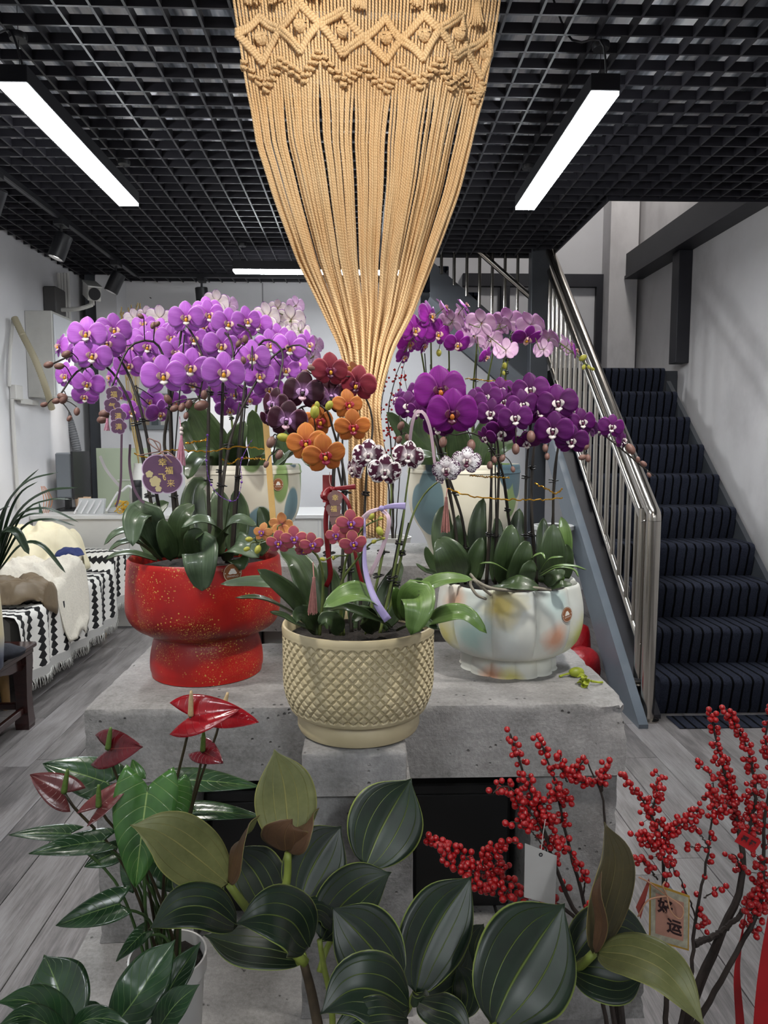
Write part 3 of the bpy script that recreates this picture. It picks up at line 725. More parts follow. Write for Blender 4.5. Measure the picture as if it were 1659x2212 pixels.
def pot_cream(t, c):
    H0, H1, RR = .050, .188, .1425; N = 46; rows = 7.0
    ht = (H1 - H0) / rows
    prof = [(.0, 0), (.098, 0), (.112, .004), (.1155, .012), (.1155, .024), (.111, .034), (.107, .042), (.109, .047)]
    g = G(); g.lathe(prof, 96, c, closed=False)
    nt, nz = N * 20, 150; V = []; UV = []
    zs = np.linspace(H0 - .006, H1 + .003, nz)
    for z in zs:
        tz = (z - H0) / (H1 - H0); r0 = RR - .012 * max(0, 1 - tz * 2.6) ** 2.2 + .0 * tz
        inb = min(max((z - H0) / .004, 0), 1) * min(max((H1 - z) / .004, 0), 1)
        for k_ in range(nt):
            a = 2 * math.pi * k_ / nt; p = k_ / nt * N; q = (z - H0) / ht
            u = (p + q) % 1.0; v = (p - q) % 1.0
            du = min(u, 1 - u); dv = min(v, 1 - v); d = min(du, dv)
            h = min(1, max(0, (d - .085) / .075)); pil = .72 + .28 * min(1, d / .5 * 1.5)
            ridge = 1 if d < .02 else max(0, 1 - (d - .02) / .035)
            dz = inb * (.0040 * h * pil + .0020 * ridge) - (0 if inb > 0 else 0)
            r = r0 - .0044 * inb + dz
            V.append((c[0] + r * math.cos(a), c[1] + r * math.sin(a), c[2] + z)); UV.append((k_ / nt, tz))
    F = [(i * nt + k_, i * nt + (k_ + 1) % nt, (i + 1) * nt + (k_ + 1) % nt, (i + 1) * nt + k_) for i in range(nz - 1) for k_ in range(nt)]
    g.add(V, F, UV)
    g.lathe([(.107, .0455), (.120, .0460), (RR - .0135, .0462)], 96, c, closed=False)
    g.lathe([(RR, .191), (RR + .0006, .197), (RR - .001, .2025), (RR - .004, .2035), (RR - .007, .201), (RR - .008, .165), (.0, .15)], 96, c, closed=False)
    add('pot', g, cream_mat(), t, 50, 'cream pot with raised diamond quilting')
PAST_C = A(*P(1096, 1450, 1.685)[:2], TZ)
PAST_PH = math.pi / 2 - 5 * (math.atan2(-PAST_C[1], -PAST_C[0]) + math.radians(40.5))
def pot_pastel(t, c, mat):
    prof = [(.0, 0), (.108, 0), (.113, .004), (.1135, .02), (.110, .038), (.106, .044), (.120, .048), (.143, .060), (.160, .082), (.170, .112), (.1735, .145), (.172, .18), (.166, .215), (.163, .228), (.160, .232), (.156, .230), (.154, .2), (.152, .17), (.0, .17)]
    P2 = smooth_line([(r, z * .90, 0) for r, z in prof], 110)[:, :2]
    def mod(a, z, q):
        if z < .043: return 1 + .085 * (abs(math.sin(6 * a + .3)) ** .5 - .85)
        k_ = min(1, (z - .043) / .03) * min(1, max(.25, (.26 - z) / .05))
        return 1 + .10 * k_ * (abs(math.sin(5 * a + PAST_PH)) ** .5 - .9)
    add('pot', G().lathe([(max(r, 0), z) for r, z in P2], 300, c, mod, closed=False), mat, t, 60, 'white scalloped pot with pastel airbrushed patches')
def pot_tall(t, c, mat):
    prof = [(.0, 0), (.100, 0), (.106, .004), (.112, .03), (.128, .065), (.150, .10), (.166, .135), (.173, .17), (.1755, .21), (.176, .25), (.176, .281), (.173, .284), (.169, .282), (.166, .25), (.0, .24)]
    P2 = smooth_line([(r, z, 0) for r, z in prof], 70)[:, :2]
    add('pot', G().lathe([(max(r, 0), z) for r, z in P2], 96, c, closed=False), mat, t, 60, 'tall off-white pot painted with blue and green leaf shapes')
def soil(t, c, r, z):
    rs = random.Random(5); g = G(); n = 40; V = [(c[0], c[1], c[2] + z + .008)]; F = []
    for j in range(1, 7):
        for k_ in range(n):
            a = 2 * math.pi * k_ / n; q = r * j / 6; V.append((c[0] + q * math.cos(a), c[1] + q * math.sin(a), c[2] + z + (rs.random() - .4) * .01 * (j < 6)))
    F += [(0, 1 + k_, 1 + (k_ + 1) % n) for k_ in range(n)] + [(1 + (j - 1) * n + k_, 1 + j * n + k_, 1 + j * n + (k_ + 1) % n, 1 + (j - 1) * n + (k_ + 1) % n) for j in range(1, 6) for k_ in range(n)]
    add('bark_soil', g.add(V, F), M_SOIL, t, 'all')
RED_C = A(*P(449, 1460, 1.665)[:2], TZ)
CREAM_C = A(*P(775, 1570, 1.325)[:2], TZ - .004)
PAST_C = A(*P(1096, 1450, 1.685)[:2], TZ)
TALL_L = A(*P(528, 1100, 2.24)[:2], BZ)
TALL_R = A(*P(1000, 1100, 2.26)[:2], BZ)
red_t = thing('potted_orchid', RED_C, 'big light purple moth orchids with arching sprays in a red gold-flecked pot', 'orchid')
cream_t = thing('potted_orchid', CREAM_C, 'mixed orange, wine red and spotted moth orchids in cream diamond-pattern pot', 'orchid')
past_t = thing('potted_orchid', PAST_C, 'deep purple white-lipped moth orchids in a pastel scalloped pot', 'orchid')
tl_t = thing('potted_orchid', TALL_L, 'white and lilac moth orchids in the tall leaf-painted pot behind red pot', 'orchid')
tr_t = thing('potted_orchid', TALL_R, 'lilac moth orchids seen from behind in tall leaf-painted pot at right', 'orchid')
pot_red(red_t, RED_C); pot_cream(cream_t, CREAM_C)
def pl(px, py, d):
    s_ = max(-.98, min(.98, (px - 1096) / 160)); a = math.atan2(-PAST_C[1], -PAST_C[0]) + math.asin(s_); r_ = .17 if py < 1440 else .11
    q_ = A(r_ * math.cos(a), r_ * math.sin(a), 0); q_[2] = P(px, py, PAST_C[1] + q_[1])[2] - TZ; return tuple(q_)
pot_pastel(past_t, PAST_C, pastel_mat([(pl(1196, 1378, 1.56), .040, '#cf8f6c'), (pl(1085, 1312, 1.54), .055, '#c2ad4a'), (pl(1250, 1370, 1.66), .06, '#c6c648'), (pl(980, 1300, 1.6), .045, '#d3a888'),
    (pl(1020, 1370, 1.58), .065, '#97b8b4'), (pl(955, 1370, 1.66), .05, '#c9c36a'), (pl(1045, 1462, 1.6), .035, '#cf9470'), (pl(1110, 1468, 1.58), .035, '#cfc468'), (pl(1200, 1300, 1.57), .05, '#bcd0cd'), (pl(1080, 1400, 1.54), .05, '#cfd5d3')]))
pot_tall(tl_t, TALL_L, leafpaint_mat('leaf_painted_ceramic_a', 1.0)); pot_tall(tr_t, TALL_R, leafpaint_mat('leaf_painted_ceramic_b', 5.0))
soil(red_t, RED_C, .160, .245); soil(cream_t, CREAM_C, .134, .175); soil(past_t, PAST_C, .151, .18); soil(tl_t, TALL_L, .165, .255); soil(tr_t, TALL_R, .165, .255)
def on_pot(c, R_, z, px, py, d0):
    a = P(px, py, d0) - c; a[2] = 0; a = unit(a); return c + a * R_ + A(0, 0, z), a
q, n_ = on_pot(PAST_C, .1752, 0, 1207, 1321, 1.56); q[2] = P(1207, 1321, 1.57)[2]; sticker(past_t, q, n_ + A(0, 0, .05), .0168, .15)
q, n_ = on_pot(RED_C, .1762, 0, 508, 1238, 1.5); q[2] = P(508, 1240, 1.5)[2]; sticker(red_t, q, n_, .021)
q, n_ = on_pot(TALL_L, .1765, 0, 607, 1047, 2.1); q[2] = P(607, 1047, 2.1)[2]; sticker(tl_t, q, n_, .019)
# ================================================================ moth orchids
def petal_mat(name, mid, edge, base, vein=None, spots=None, rough=.55, edge_w=.93, spec=.3):
    """u runs from the base of a petal to its tip, v across"""
    t = NT(name); uv = t.coord('UV'); u, v, _ = t.sep(uv)
    rnd = t.node('ShaderNodeObjectInfo').outputs['Random']
    av = t.math('ABSOLUTE', t.math('SUBTRACT', t.math('MULTIPLY', v, 2.0), 1.0))
    col = t.ramp(u, [(0.0, base), (.35, mid), (.85, mid), (1.0, edge)])
    if vein:
        cb = t.node('ShaderNodeCombineXYZ'); t.link(t.math('MULTIPLY', u, .6), cb.inputs[0]); t.link(t.math('MULTIPLY', v, 16.0), cb.inputs[1]); t.link(t.math('MULTIPLY', rnd, 20.0), cb.inputs[2])
        f = t.ramp(t.noise(cb.outputs[0], 2.0, 3), [(.42, 0.0), (.62, .55)]); col = t.mix(f, col, vein)
    if spots:
        cb = t.node('ShaderNodeCombineXYZ'); t.link(u, cb.inputs[0]); t.link(t.math('MULTIPLY', v, 1.2), cb.inputs[1]); t.link(t.math('MULTIPLY', rnd, 9.0), cb.inputs[2])
        sc_, lo, hi, c2, wu = spots
        n = t.math('ADD', t.noise(cb.outputs[0], sc_, 2, .4), t.math('MULTIPLY', t.math('ADD', t.math('MULTIPLY', av, .45), u), wu))
        col = t.mix(t.ramp(n, [(lo, 0.0), (hi, 1.0)]), col, c2)
    e = t.math('MAXIMUM', av, u)
    col = t.mix(t.ramp(e, [(edge_w, 0.0), (min(.999, edge_w + .05), 1.0)]), col, edge)
    # every bloom a little lighter or darker
    hsv = t.node('ShaderNodeHueSaturation'); t.link(col, hsv.inputs['Color']); t.link(t.math('ADD', .72, t.math('MULTIPLY', rnd, .42)), hsv.inputs['Value'])
    t.link(hsv.outputs[0], t.b.inputs['Base Color'])
    t.b.inputs['Roughness'].default_value = rough; t.b.inputs['Specular IOR Level'].default_value = spec
    t.b.inputs['Subsurface Weight'].default_value = .15; t.b.inputs['Subsurface Radius'].default_value = (.01, .006, .008); t.b.inputs['Subsurface Scale'].default_value = .3
    return t.m
def pg(L, W, ang, e=1.3, q=.55, cup=.0, bend=.12, z0=0.0, ruf=.0, nu=9, nv=7, r0=.03, fold=.05):
    """petal in the flower frame: x right, y up, z towards the viewer of the bloom"""
    g = np.zeros((nu, nv, 3)); d = A(math.cos(ang), math.sin(ang)); s_ = A(-d[1], d[0])
    for i in range(nu):
        u = i / (nu - 1); uu = 1 - (1 - u) ** 1.25
        h = W / 2 * max(0, math.sin(math.pi * uu ** e)) ** q
        for j in range(nv):
            v = -1 + 2 * j / (nv - 1)
            xy = d * (r0 + (L - r0) * uu) + s_ * h * v
            z = z0 + cup * L * math.sin(math.pi * uu) - bend * L * uu * uu - fold * W * v * v * uu + ruf * math.sin(v * 6 + u * 5)
            g[i, j] = (xy[0], xy[1], z)
    return g
def make_kind(key, petal, back, sepal, lipw, lipc, throat, sep_w=.30, pet_w=.60, small=False, ruf=.006):
    thick = .008
    gs = G()
    for ang, L, W in ((90, .50, sep_w + .07), (226, .47, sep_w + .02), (314, .47, sep_w + .02)):
        gs.grid(pg(L, W, math.radians(ang), 1.05, .62, .02, .16, -.012, ruf), thick=thick, mi=0, mi_back=1)
    gp = [G().grid(pg(.52, pet_w, math.radians(a), 1.26 if not small else 1.15, .46, .03, .14, .008, ruf * 1.3, 10, 9), thick=thick, mi=0, mi_back=1) for a in (7, 173)]
    gl = G()
    gl.ball((0, .02, .05), (.035, .03, .055), 8, 6, 0)                                   # column
    for s_ in (-1, 1):                                                                  # side lobes
        g = np.zeros((6, 5, 3))
        for i in range(6):
            for j in range(5):
                u = i / 5; v = -1 + j / 2; h = .034 * math.sin(math.pi * (.08 + .84 * u)) ** .7
                g[i, j] = (s_ * (.022 + .062 * math.sin(math.pi * (.1 + .72 * u)) + h * v), -.085 + .15 * u, .075 + .05 * math.sin(math.pi * u) + .02 * v)
        if s_ > 0: g = g[:, ::-1]
        gl.grid(g, thick=.008, mi=0, mi_back=0)
    g = np.zeros((8, 7, 3))                                                              # mid lobe
    for i in range(8):
        for j in range(7):
            u = i / 7; v = -1 + j / 3; h = (.03 + .045 * math.sin(math.pi * min(u * 1.05, 1)) ** 1.0) * (1 - u ** 5)
            g[i, j] = (h * v, -.07 - .115 * u, .07 + .07 * math.sin(u * 2.2) - .03 * v * v)
    gl.grid(g, thick=.01, mi=1, mi_back=1)
    gl.ball((0, -.05, .095), (.036, .05, .03), 8, 6, 2)
    gl.v = (np.array(gl.v) * A(1.3, 1.25, 1.1)).tolist()                                # callus
    return dict(s=mesh('sepals', gs, [sepal, back], 'all'), p=[mesh('petal', q, [petal, back], 'all') for q in gp], l=mesh('lip', gl, [lipw, lipc, throat], 'all'))
def cm(n, c, r=.4): return plain('lip_' + n, c, r, 0, .1, 20)
L_WHITE, L_PINK, L_YEL, L_DARK, L_MAG = cm('white', '#d9cfcc'), cm('blush', '#c9a39c'), cm('yellow', '#d79a22'), cm('maroon', '#4d1030'), cm('magenta', '#8f2a86')
B_LIL = petal_mat('lilac_back', '#d9b9dc', '#b77fc6', '#e6d6e2', '#b98bc4')
KIND = {}
m_lil = petal_mat('lilac_petal', '#b468ca', '#d9aee4', '#9531a0', '#a04fbb')
KIND['lilac'] = make_kind('lilac', m_lil, B_LIL, m_lil, L_PINK, L_WHITE, L_YEL)
B_WHT = petal_mat('white_back', '#e6dcd8', '#7d3c97', '#e9dfc6', '#cbb6cf', edge_w=.90)
m_wht = petal_mat('white_purple_rim', '#e4cde4', '#8c4aa6', '#e9e2d8', '#c5a0cf', edge_w=.88)
KIND['white'] = make_kind('white', B_WHT, B_WHT, B_WHT, L_PINK, L_YEL, L_YEL)
m_dp = petal_mat('deep_purple_petal', '#560a5c', '#93429a', '#430a3c', '#45084a', edge_w=.965)
B_DP = petal_mat('deep_purple_back', '#7d4788', '#8f5aa0', '#8e6f86', '#64306f')
KIND['deep'] = make_kind('deep', m_dp, B_DP, m_dp, L_WHITE, L_WHITE, L_DARK)
m_dq = petal_mat('violet_petal', '#720a78', '#8b2c90', '#5a0a55', '#5c085f', edge_w=.97)
KIND['violet'] = make_kind('violet', m_dq, B_DP, m_dq, L_DARK, L_DARK, cm('amber', '#b4651c'), .36, .66)
m_mg = petal_mat('magenta_petal', '#9a2aa2', '#c07ccb', '#7b1176', '#80208a')
B_MG = petal_mat('pale_magenta_back', '#d3b0cd', '#a04cad', '#e0cdd6', '#c79cc4')
KIND['magenta'] = make_kind('magenta', m_mg, B_MG, m_mg, L_PINK, L_PINK, L_YEL)
m_wine = petal_mat('wine_petal', '#8a2c3a', '#a04a48', '#701c36', '#74202e')
B_WINE = petal_mat('wine_back', '#a05a4a', '#a9564e', '#b08a60', '#8a4440')
KIND['wine'] = make_kind('wine', m_wine, B_WINE, m_wine, cm('wine', '#6a1840'), cm('wine2', '#4a1030'), L_YEL, .36, .56)
m_or = petal_mat('orange_petal', '#c17430', '#cf9544', '#a34a2c', '#a9502a')
B_OR = petal_mat('orange_back', '#c9903f', '#d0a04a', '#c7a24a', '#b8742f')
KIND['orange'] = make_kind('orange', m_or, B_OR, m_or, cm('crimson', '#a01f33'), cm('crimson2', '#8f1a3a'), L_YEL, .36, .46)
m_sp = petal_mat('speckled_dark', '#36061e', '#b890a6', '#b884bc', '#2a0618', (60, .86, .92, '#d5b3c4', .16), edge_w=.965)
KIND['speck'] = make_kind('speck', m_sp, B_DP, m_sp, cm('orchid', '#c89bd0'), cm('orchid2', '#d9b0c0'), cm('ink', '#241018'), .34, .56)
m_ws = petal_mat('maroon_white_blotch', '#430f2c', '#ece6e6', '#efe6ea', None, (4.2, .86, .90, '#ece6e6', .42), edge_w=.95)
m_ws2 = petal_mat('white_maroon_dots', '#efe9ec', '#efe9ec', '#4a1030', None, (13, .80, .83, '#3d0d3a', .36), edge_w=.985)
KIND['blotch'] = make_kind('blotch', m_ws, L_WHITE, m_ws, L_WHITE, L_WHITE, L_DARK, .36, .56)
KIND['dots'] = make_kind('dots', m_ws2, L_WHITE, m_ws2, L_WHITE, L_DARK, L_DARK, .36, .54)
m_mini = petal_mat('rose_yellow_rim', '#a2445c', '#dfae66', '#8f2a60', '#ad5548', edge_w=.90)
m_min2 = petal_mat('apricot_petal', '#c98a4c', '#d9b060', '#8a3040', '#b8683f', edge_w=.92)
KIND['mini'] = make_kind('mini', m_mini, m_min2, m_mini, cm('plum', '#8a4fa0'), cm('plum2', '#6a2470'), L_YEL, .36, .40, True, .003)
KIND['mini2'] = make_kind('mini2', m_min2, m_min2, m_min2, cm('plum', '#8a4fa0'), cm('plum2', '#6a2470'), L_YEL, .36, .40, True, .003)
M_STEM = plain('dark_flower_stem', '#2b2620', .5, 0, .2, 40)
M_STEMG = plain('green_flower_stem', '#5d6a35', .5, 0, .25, 40)
M_STAKE = plain('black_stake', '#141214', .5)
M_CLIP = plain('black_clip', '#0c0b0c', .35)
M_BUDB = plain('brown_pink_bud', '#79584f', .5, 0, .25, 50)
M_BUDG = plain('yellow_green_bud', '#a5a33e', .5, 0, .25, 50)
M_GOLD = plain('gold_tinsel', '#b98a1e', .3, .7, .3, 200)
def orchid_leaf_mat(name, a, b, c):
    t = NT(name); uv = t.coord('UV'); u, v, _ = t.sep(uv); av = t.math('ABSOLUTE', t.math('SUBTRACT', t.math('MULTIPLY', v, 2.0), 1.0))
    cb = t.node('ShaderNodeCombineXYZ'); t.link(t.math('MULTIPLY', u, 1.0), cb.inputs[0]); t.link(t.math('MULTIPLY', v, 22.0), cb.inputs[1])
    n = t.noise(cb.outputs[0], 2.2, 3); n2 = t.noise(t.coord(), 16, 3)
    col = t.ramp(t.math('ADD', t.math('MULTIPLY', n, .5), t.math('MULTIPLY', n2, .5)), [(.35, a), (.5, b), (.68, c)])
    col = t.mix(t.ramp(av, [(.0, .5), (.045, 0.0)]), col, a)
    t.bump(n, .10, .003)
    return t.set(col, .36, **{'Coat Weight': .12})
M_OL = orchid_leaf_mat('orchid_leaf', '#25331d', '#37492b', '#4c5f3c')
M_OLL = orchid_leaf_mat('orchid_leaf_light', '#45602c', '#5f7c3f', '#7b9756')
M_OLG = orchid_leaf_mat('orchid_leaf_greyish', '#33432f', '#4a5c44', '#66785f')
M_OLB = plain('orchid_leaf_underside', '#41502f', .5, 0, .15, 30)
bud_g = G(); bud_g.ball((0, 0, .5), (.36, .36, .52), 10, 8)
BUD_B = mesh('bud', bud_g, M_BUDB, 'all'); BUD_G = mesh('bud', bud_g, M_BUDG, 'all')
clip_g = G(); 
for k_ in range(3): clip_g.tube([(math.cos(a) * .007 + (.006 if k_ == 1 else -.004), math.sin(a) * .007, (k_ - 1) * .003) for a in np.linspace(0, 2 * math.pi, 13)], .0016, 5, False)
CLIP = mesh('stem_clip', clip_g, M_CLIP, 'all')
_frs = random.Random(11)
def flower(t, kind, px, py, w, d, yaw=0.0, pitch=0.0, roll=None, turn=None):
    """a bloom w pixels wide in the photo at distance d; yaw/pitch in degrees turn its face away from the viewer"""
    c = P(px, py, d); n = unit(CAMP - c)
    if turn is not None: n = unit(np.asarray(turn, float))
    R0 = frame(n); ya, pi_ = math.radians(yaw), math.radians(pitch)
    n2 = R0 @ A(math.sin(ya) * math.cos(pi_), math.sin(pi_), math.cos(ya) * math.cos(pi_))
    R = frame(n2, roll=math.radians(_frs.uniform(-9, 9) if roll is None else roll)); sc_ = w * mpp(d) * 1.08
    k_ = KIND[kind]
    o = inst('flower', k_['s'], t, c, R, sc_)
    for q in k_['p']:
        c_ = bpy.data.objects.new('petal', q); COL.objects.link(c_); c_.parent = o
    c_ = bpy.data.objects.new('lip', k_['l']); COL.objects.link(c_); c_.parent = o
    return c, R[:, 2], sc_
def bud(t, px, py, L, d, ang=90, green=False):
    """closed bud, L pixels long, pointing to ang (degrees in the picture plane)"""
    c = P(px, py, d); a = math.radians(ang); up = unit(_R * math.cos(a) + _U * math.sin(a) - _F * .25)
    s_ = L * mpp(d); R = frame(up, (.1, 1, .05)); c = c - up * s_ * .5
    inst('bud', BUD_G if green else BUD_B, t, c, R, s_); return c
def build_stems(t, stems, blooms, buds, mat, rad=.0032, name='flower_stem'):
    """each stem with the short stalks of the blooms that sit nearest to it"""
    L = [smooth_line([P(*q) if len(q) == 3 and abs(q[0]) > 5 else q for q in s_], 34) for s_ in stems]
    gs = [G().tube(l, [rad * 1.25, rad, rad * .75, rad * .5], 7) for l in L]
    for c, n, sc_ in blooms:
        b = c - n * sc_ * .02
        best = min(((np.linalg.norm(l[6:] - (b - n * .035), axis=1).min(), i) for i, l in enumerate(L)))
        i = best[1]; l = L[i][6:]; j = int(np.argmin(np.linalg.norm(l - (b - n * .035), axis=1)))
        if best[0] > .17: continue
        gs[i].tube(smooth_line([b, b - n * .02 + A(0, 0, -.004), (b - n * .03) * .4 + l[j] * .6, l[j]], 7), [.0013, .0013, .0017], 5, False)
    for b in buds:
        best = min(((np.linalg.norm(l[6:] - b, axis=1).min(), i) for i, l in enumerate(L))); i = best[1]; l = L[i][6:]
        j = int(np.argmin(np.linalg.norm(l - b, axis=1)))
        if best[0] > .12: continue
        gs[i].tube(smooth_line([b, b * .6 + l[j] * .4 + A(0, 0, .004), l[j]], 6), .0012, 5, False)
    for g in gs: add(name, g, mat, t, 'all')
    return L
def stakes(t, lines, n=16, clip_at=(.3, .55), seed=1):
    rs = random.Random(seed)
    for l in lines:
        a = l[0]; m = int(len(l) * .52); off = A(rs.uniform(-.006, .006), rs.uniform(.002, .008), 0)
        pts = l[:m + 1] + off
        top = pts[-1] + (pts[-1] - pts[-4]) * rs.uniform(.6, 1.6)
        add('stake', G().tube([pts[0], pts[m // 2], top], .0017, 6), M_STAKE, t)
        for f in clip_at:
            p = l[int(len(l) * min(.52, f * rs.uniform(.7, 1.0)))] + off * .5
            inst('stem_clip', CLIP, t, p, frame(A(rs.uniform(-.2, .2), rs.uniform(-.2, .2), 1), (0, 1, 0), rs.uniform(0, 6)), .95)
def oleaf(t, pts, w, mat=None, normal=(0, -.25, 1), fold=.14, e=.85, q=.5, cup=0.0, seed=0, name='leaf', base_w=.35):
    pp = [P(*p) for p in pts]; d = pts[len(pts) // 2][2]; W = w * mpp(d)
    g = leaf_grid(pp, W, normal, 18, 9, e, q, fold, .012, cup, seed, base_w * W)
    return add(name, G().grid(g, thick=.0022, mi=0, mi_back=1), [mat or M_OL, M_OLB], t, 'all')
CAMN = None
# ---------------------------------------------------------------- light purple orchid, red pot
F = []
def dep(w, lo=1.50, hi=1.86): return max(lo, min(hi, 1.52 + (86 - w) / 86 * .75))
for px, py, w_, ya, pi_ in ((187, 722, 74, -15, 8), (246, 713, 68, 5, 8), (231, 742, 70, -5, 0), (200, 768, 72, -12, 0), (143, 812, 56, -45, -5), (190, 829, 62, -8, -8), (183, 856, 50, -8, -20), (130, 748, 52, -70, 10), (152, 765, 46, -60, 0),
    (279, 754, 56, -10, 5), (320, 748, 58, -12, -5), (370, 731, 62, 0, 5), (279, 789, 60, -12, -5), (311, 731, 56, -8, 8), (379, 762, 62, 5, 0), (353, 812, 86, 0, 0), (412, 794, 78, 5, 0), (420, 757, 60, 10, 5), (402, 687, 68, -5, 10), (412, 686, 46, 2, 0),
    (451, 681, 62, 5, 8), (416, 830, 56, 5, -15), (285, 890, 46, 0, -5), (327, 866, 56, -35, -10), (345, 893, 56, 30, -25), (240, 815, 46, -62, 0), (478, 747, 70, 0, 0), (493, 699, 64, 5, 6), (584, 745, 62, 0, 0), (626, 751, 68, 5, 0), (664, 744, 58, 45, 0),
    (483, 805, 84, 0, 0), (560, 811, 66, 12, 0), (533, 800, 62, -8, -4), (581, 840, 60, 8, -12), (617, 799, 58, 15, 0), (505, 850, 50, 5, -15), (545, 772, 72, 0, 5), (533, 693, 58, 25, 5), (557, 702, 56, -20, 5), (487, 859, 50, -10, -20), (496, 884, 56, 10, -45),
    (448, 669, 56, 0, 10), (418, 733, 60, 5, 5), (421, 766, 60, 10, 0), (641, 787, 50, 20, 0), (340, 776, 56, -5, 0), (450, 772, 58, 0, 5), (515, 735, 56, 5, 5), (345, 715, 54, -15, 8), (575, 790, 56, 0, 0), (450, 842, 52, 5, -15), (540, 862, 46, 0, -35), (600, 725, 50, 10, 8), (380, 868, 44, 10, -40), (262, 855, 40, -20, -40), (310, 700, 46, -10, 15), (465, 715, 52, 0, 8), (440, 705, 54, 0, 8)):
    F.append(flower(red_t, 'lilac', px, py, w_, dep(w_) + _frs.uniform(-.02, .03), ya + _frs.uniform(-7, 7), pi_ + _frs.uniform(-5, 5)))
BD = []
for px, py, L, an in ((105, 788, 20, 200), (128, 791, 20, 190), (143, 765, 20, 210), (95, 874, 15, 200), (122, 866, 18, 200), (135, 857, 21, 160), (137, 862, 22, 250), (166, 889, 18, 270), (150, 904, 14, 240), (226, 893, 24, 200), (222, 906, 24, 200), (363, 863, 22, 120), (377, 882, 20, 210), (393, 880, 20, 250), (408, 873, 20, 60), (435, 876, 30, 200), (441, 853, 20, 90), (402, 898, 16, 260), (340, 700, 14, 40), (304, 683, 14, 150), (331, 703, 16, 250), (515, 743, 16, 60), (530, 733, 18, 90), (526, 778, 16, 100)):
    BD.append(bud(red_t, px, py, L, 1.58 if px > 200 else 1.60, an))
z0 = 1202
ST = [[(350, z0, 1.66), (325, 1080, 1.65), (300, 940, 1.66), (272, 850, 1.66), (225, 790, 1.66), (170, 800, 1.63), (125, 860, 1.60)],
      [(362, z0, 1.68), (335, 1050, 1.68), (308, 900, 1.68), (268, 790, 1.7), (220, 745, 1.7), (150, 770, 1.66), (105, 790, 1.62)],
      [(385, z0, 1.66), (372, 1050, 1.66), (367, 900, 1.66), (360, 800, 1.66), (335, 740, 1.66), (280, 750, 1.64), (240, 840, 1.60)],
      [(395, z0, 1.7), (378, 1060, 1.7), (355, 960, 1.7), (372, 850, 1.7), (388, 740, 1.72), (400, 700, 1.72), (440, 780, 1.62), (430, 860, 1.58)],
      [(455, z0, 1.68), (450, 1050, 1.68), (450, 900, 1.68), (455, 800, 1.7), (470, 720, 1.7), (500, 740, 1.64), (510, 860, 1.60)],
      [(470, z0, 1.72), (475, 1050, 1.72), (480, 900, 1.72), (485, 780, 1.74), (500, 705, 1.76), (540, 720, 1.7), (545, 800, 1.64)],
      [(500, z0, 1.68), (510, 1050, 1.68), (520, 920, 1.68), (535, 800, 1.7), (570, 735, 1.7), (610, 760, 1.66), (600, 840, 1.62)],
      [(480, z0, 1.62), (478, 1080, 1.62), (500, 940, 1.66), (545, 840, 1.68), (590, 770, 1.7), (640, 745, 1.68), (672, 760, 1.66)]]
LN = build_stems(red_t, ST, F, BD, M_STEM, .0038)
stakes(red_t, LN, seed=3)
up = (0, -.35, 1)
for pts, w_, m, nrm in (
    ([(352, 1205, 1.62), (318, 1112, 1.56), (292, 1120, 1.52), (287, 1180, 1.50)], 66, M_OLG, (0, -.9, .5)),
    ([(345, 1208, 1.62), (290, 1150, 1.56), (250, 1152, 1.53), (224, 1178, 1.52)], 36, M_OLG, up),
    ([(348, 1208, 1.60), (300, 1172, 1.55), (262, 1172, 1.52), (234, 1190, 1.51)], 34, M_OLG, up),
    ([(340, 1210, 1.66), (290, 1195, 1.64), (255, 1197, 1.63), (228, 1208, 1.62)], 26, M_OL, up),
    ([(430, 1210, 1.60), (434, 1188, 1.50), (434, 1225, 1.475), (437, 1277, 1.49)], 84, M_OLG, (0, -1, .35)),
    ([(478, 1200, 1.60), (470, 1140, 1.56), (430, 1122, 1.53), (392, 1140, 1.52)], 46, M_OLG, (0, -.5, 1)),
    ([(470, 1200, 1.60), (485, 1145, 1.56), (515, 1122, 1.54), (556, 1138, 1.53)], 46, M_OLG, (0, -.5, 1)),
    ([(500, 1205, 1.62), (505, 1175, 1.52), (530, 1180, 1.50), (560, 1205, 1.5)], 62, M_OLG, (-.1, -.8, .6)),
    ([(510, 1212, 1.60), (515, 1205, 1.53), (520, 1218, 1.51), (516, 1232, 1.51)], 58, M_OL, (0, -.8, .6)),
    ([(505, 1200, 1.72), (515, 1120, 1.74), (512, 1075, 1.75), (505, 1060, 1.75)], 52, M_OL, (0, -1, .2)),
    ([(440, 1200, 1.74), (420, 1110, 1.76), (425, 1050, 1.78), (450, 1040, 1.79)], 60, M_OL, (.2, -1, .2)),
    ([(470, 1200, 1.74), (478, 1120, 1.77), (470, 1070, 1.79), (460, 1060, 1.8)], 56, M_OL, (0, -1, .2)),
    ([(395, 1205, 1.64), (385, 1150, 1.62), (395, 1110, 1.62), (420, 1090, 1.64)], 50, M_OL, (.1, -1, .3)),
    ([(375, 1208, 1.58), (360, 1165, 1.55), (352, 1140, 1.54), (352, 1120, 1.54)], 44, M_OL, (.5, -1, .2)),
    ([(545, 1200, 1.64), (565, 1170, 1.62), (590, 1165, 1.62), (612, 1180, 1.62)], 34, M_OL, up),
    ([(420, 1208, 1.58), (415, 1170, 1.54), (420, 1155, 1.53), (440, 1150, 1.52)], 40, M_OL, (0, -1, .5)),
    ([(330, 1205, 1.72), (320, 1140, 1.74), (340, 1100, 1.76), (365, 1085, 1.77)], 46, M_OL, (0, -1, .3)),
    ([(560, 1200, 1.70), (575, 1150, 1.72), (570, 1115, 1.73), (560, 1095, 1.74)], 42, M_OL, (-.2, -1, .2))):
    oleaf(red_t, pts, w_, m, nrm, seed=int(pts[0][0]))
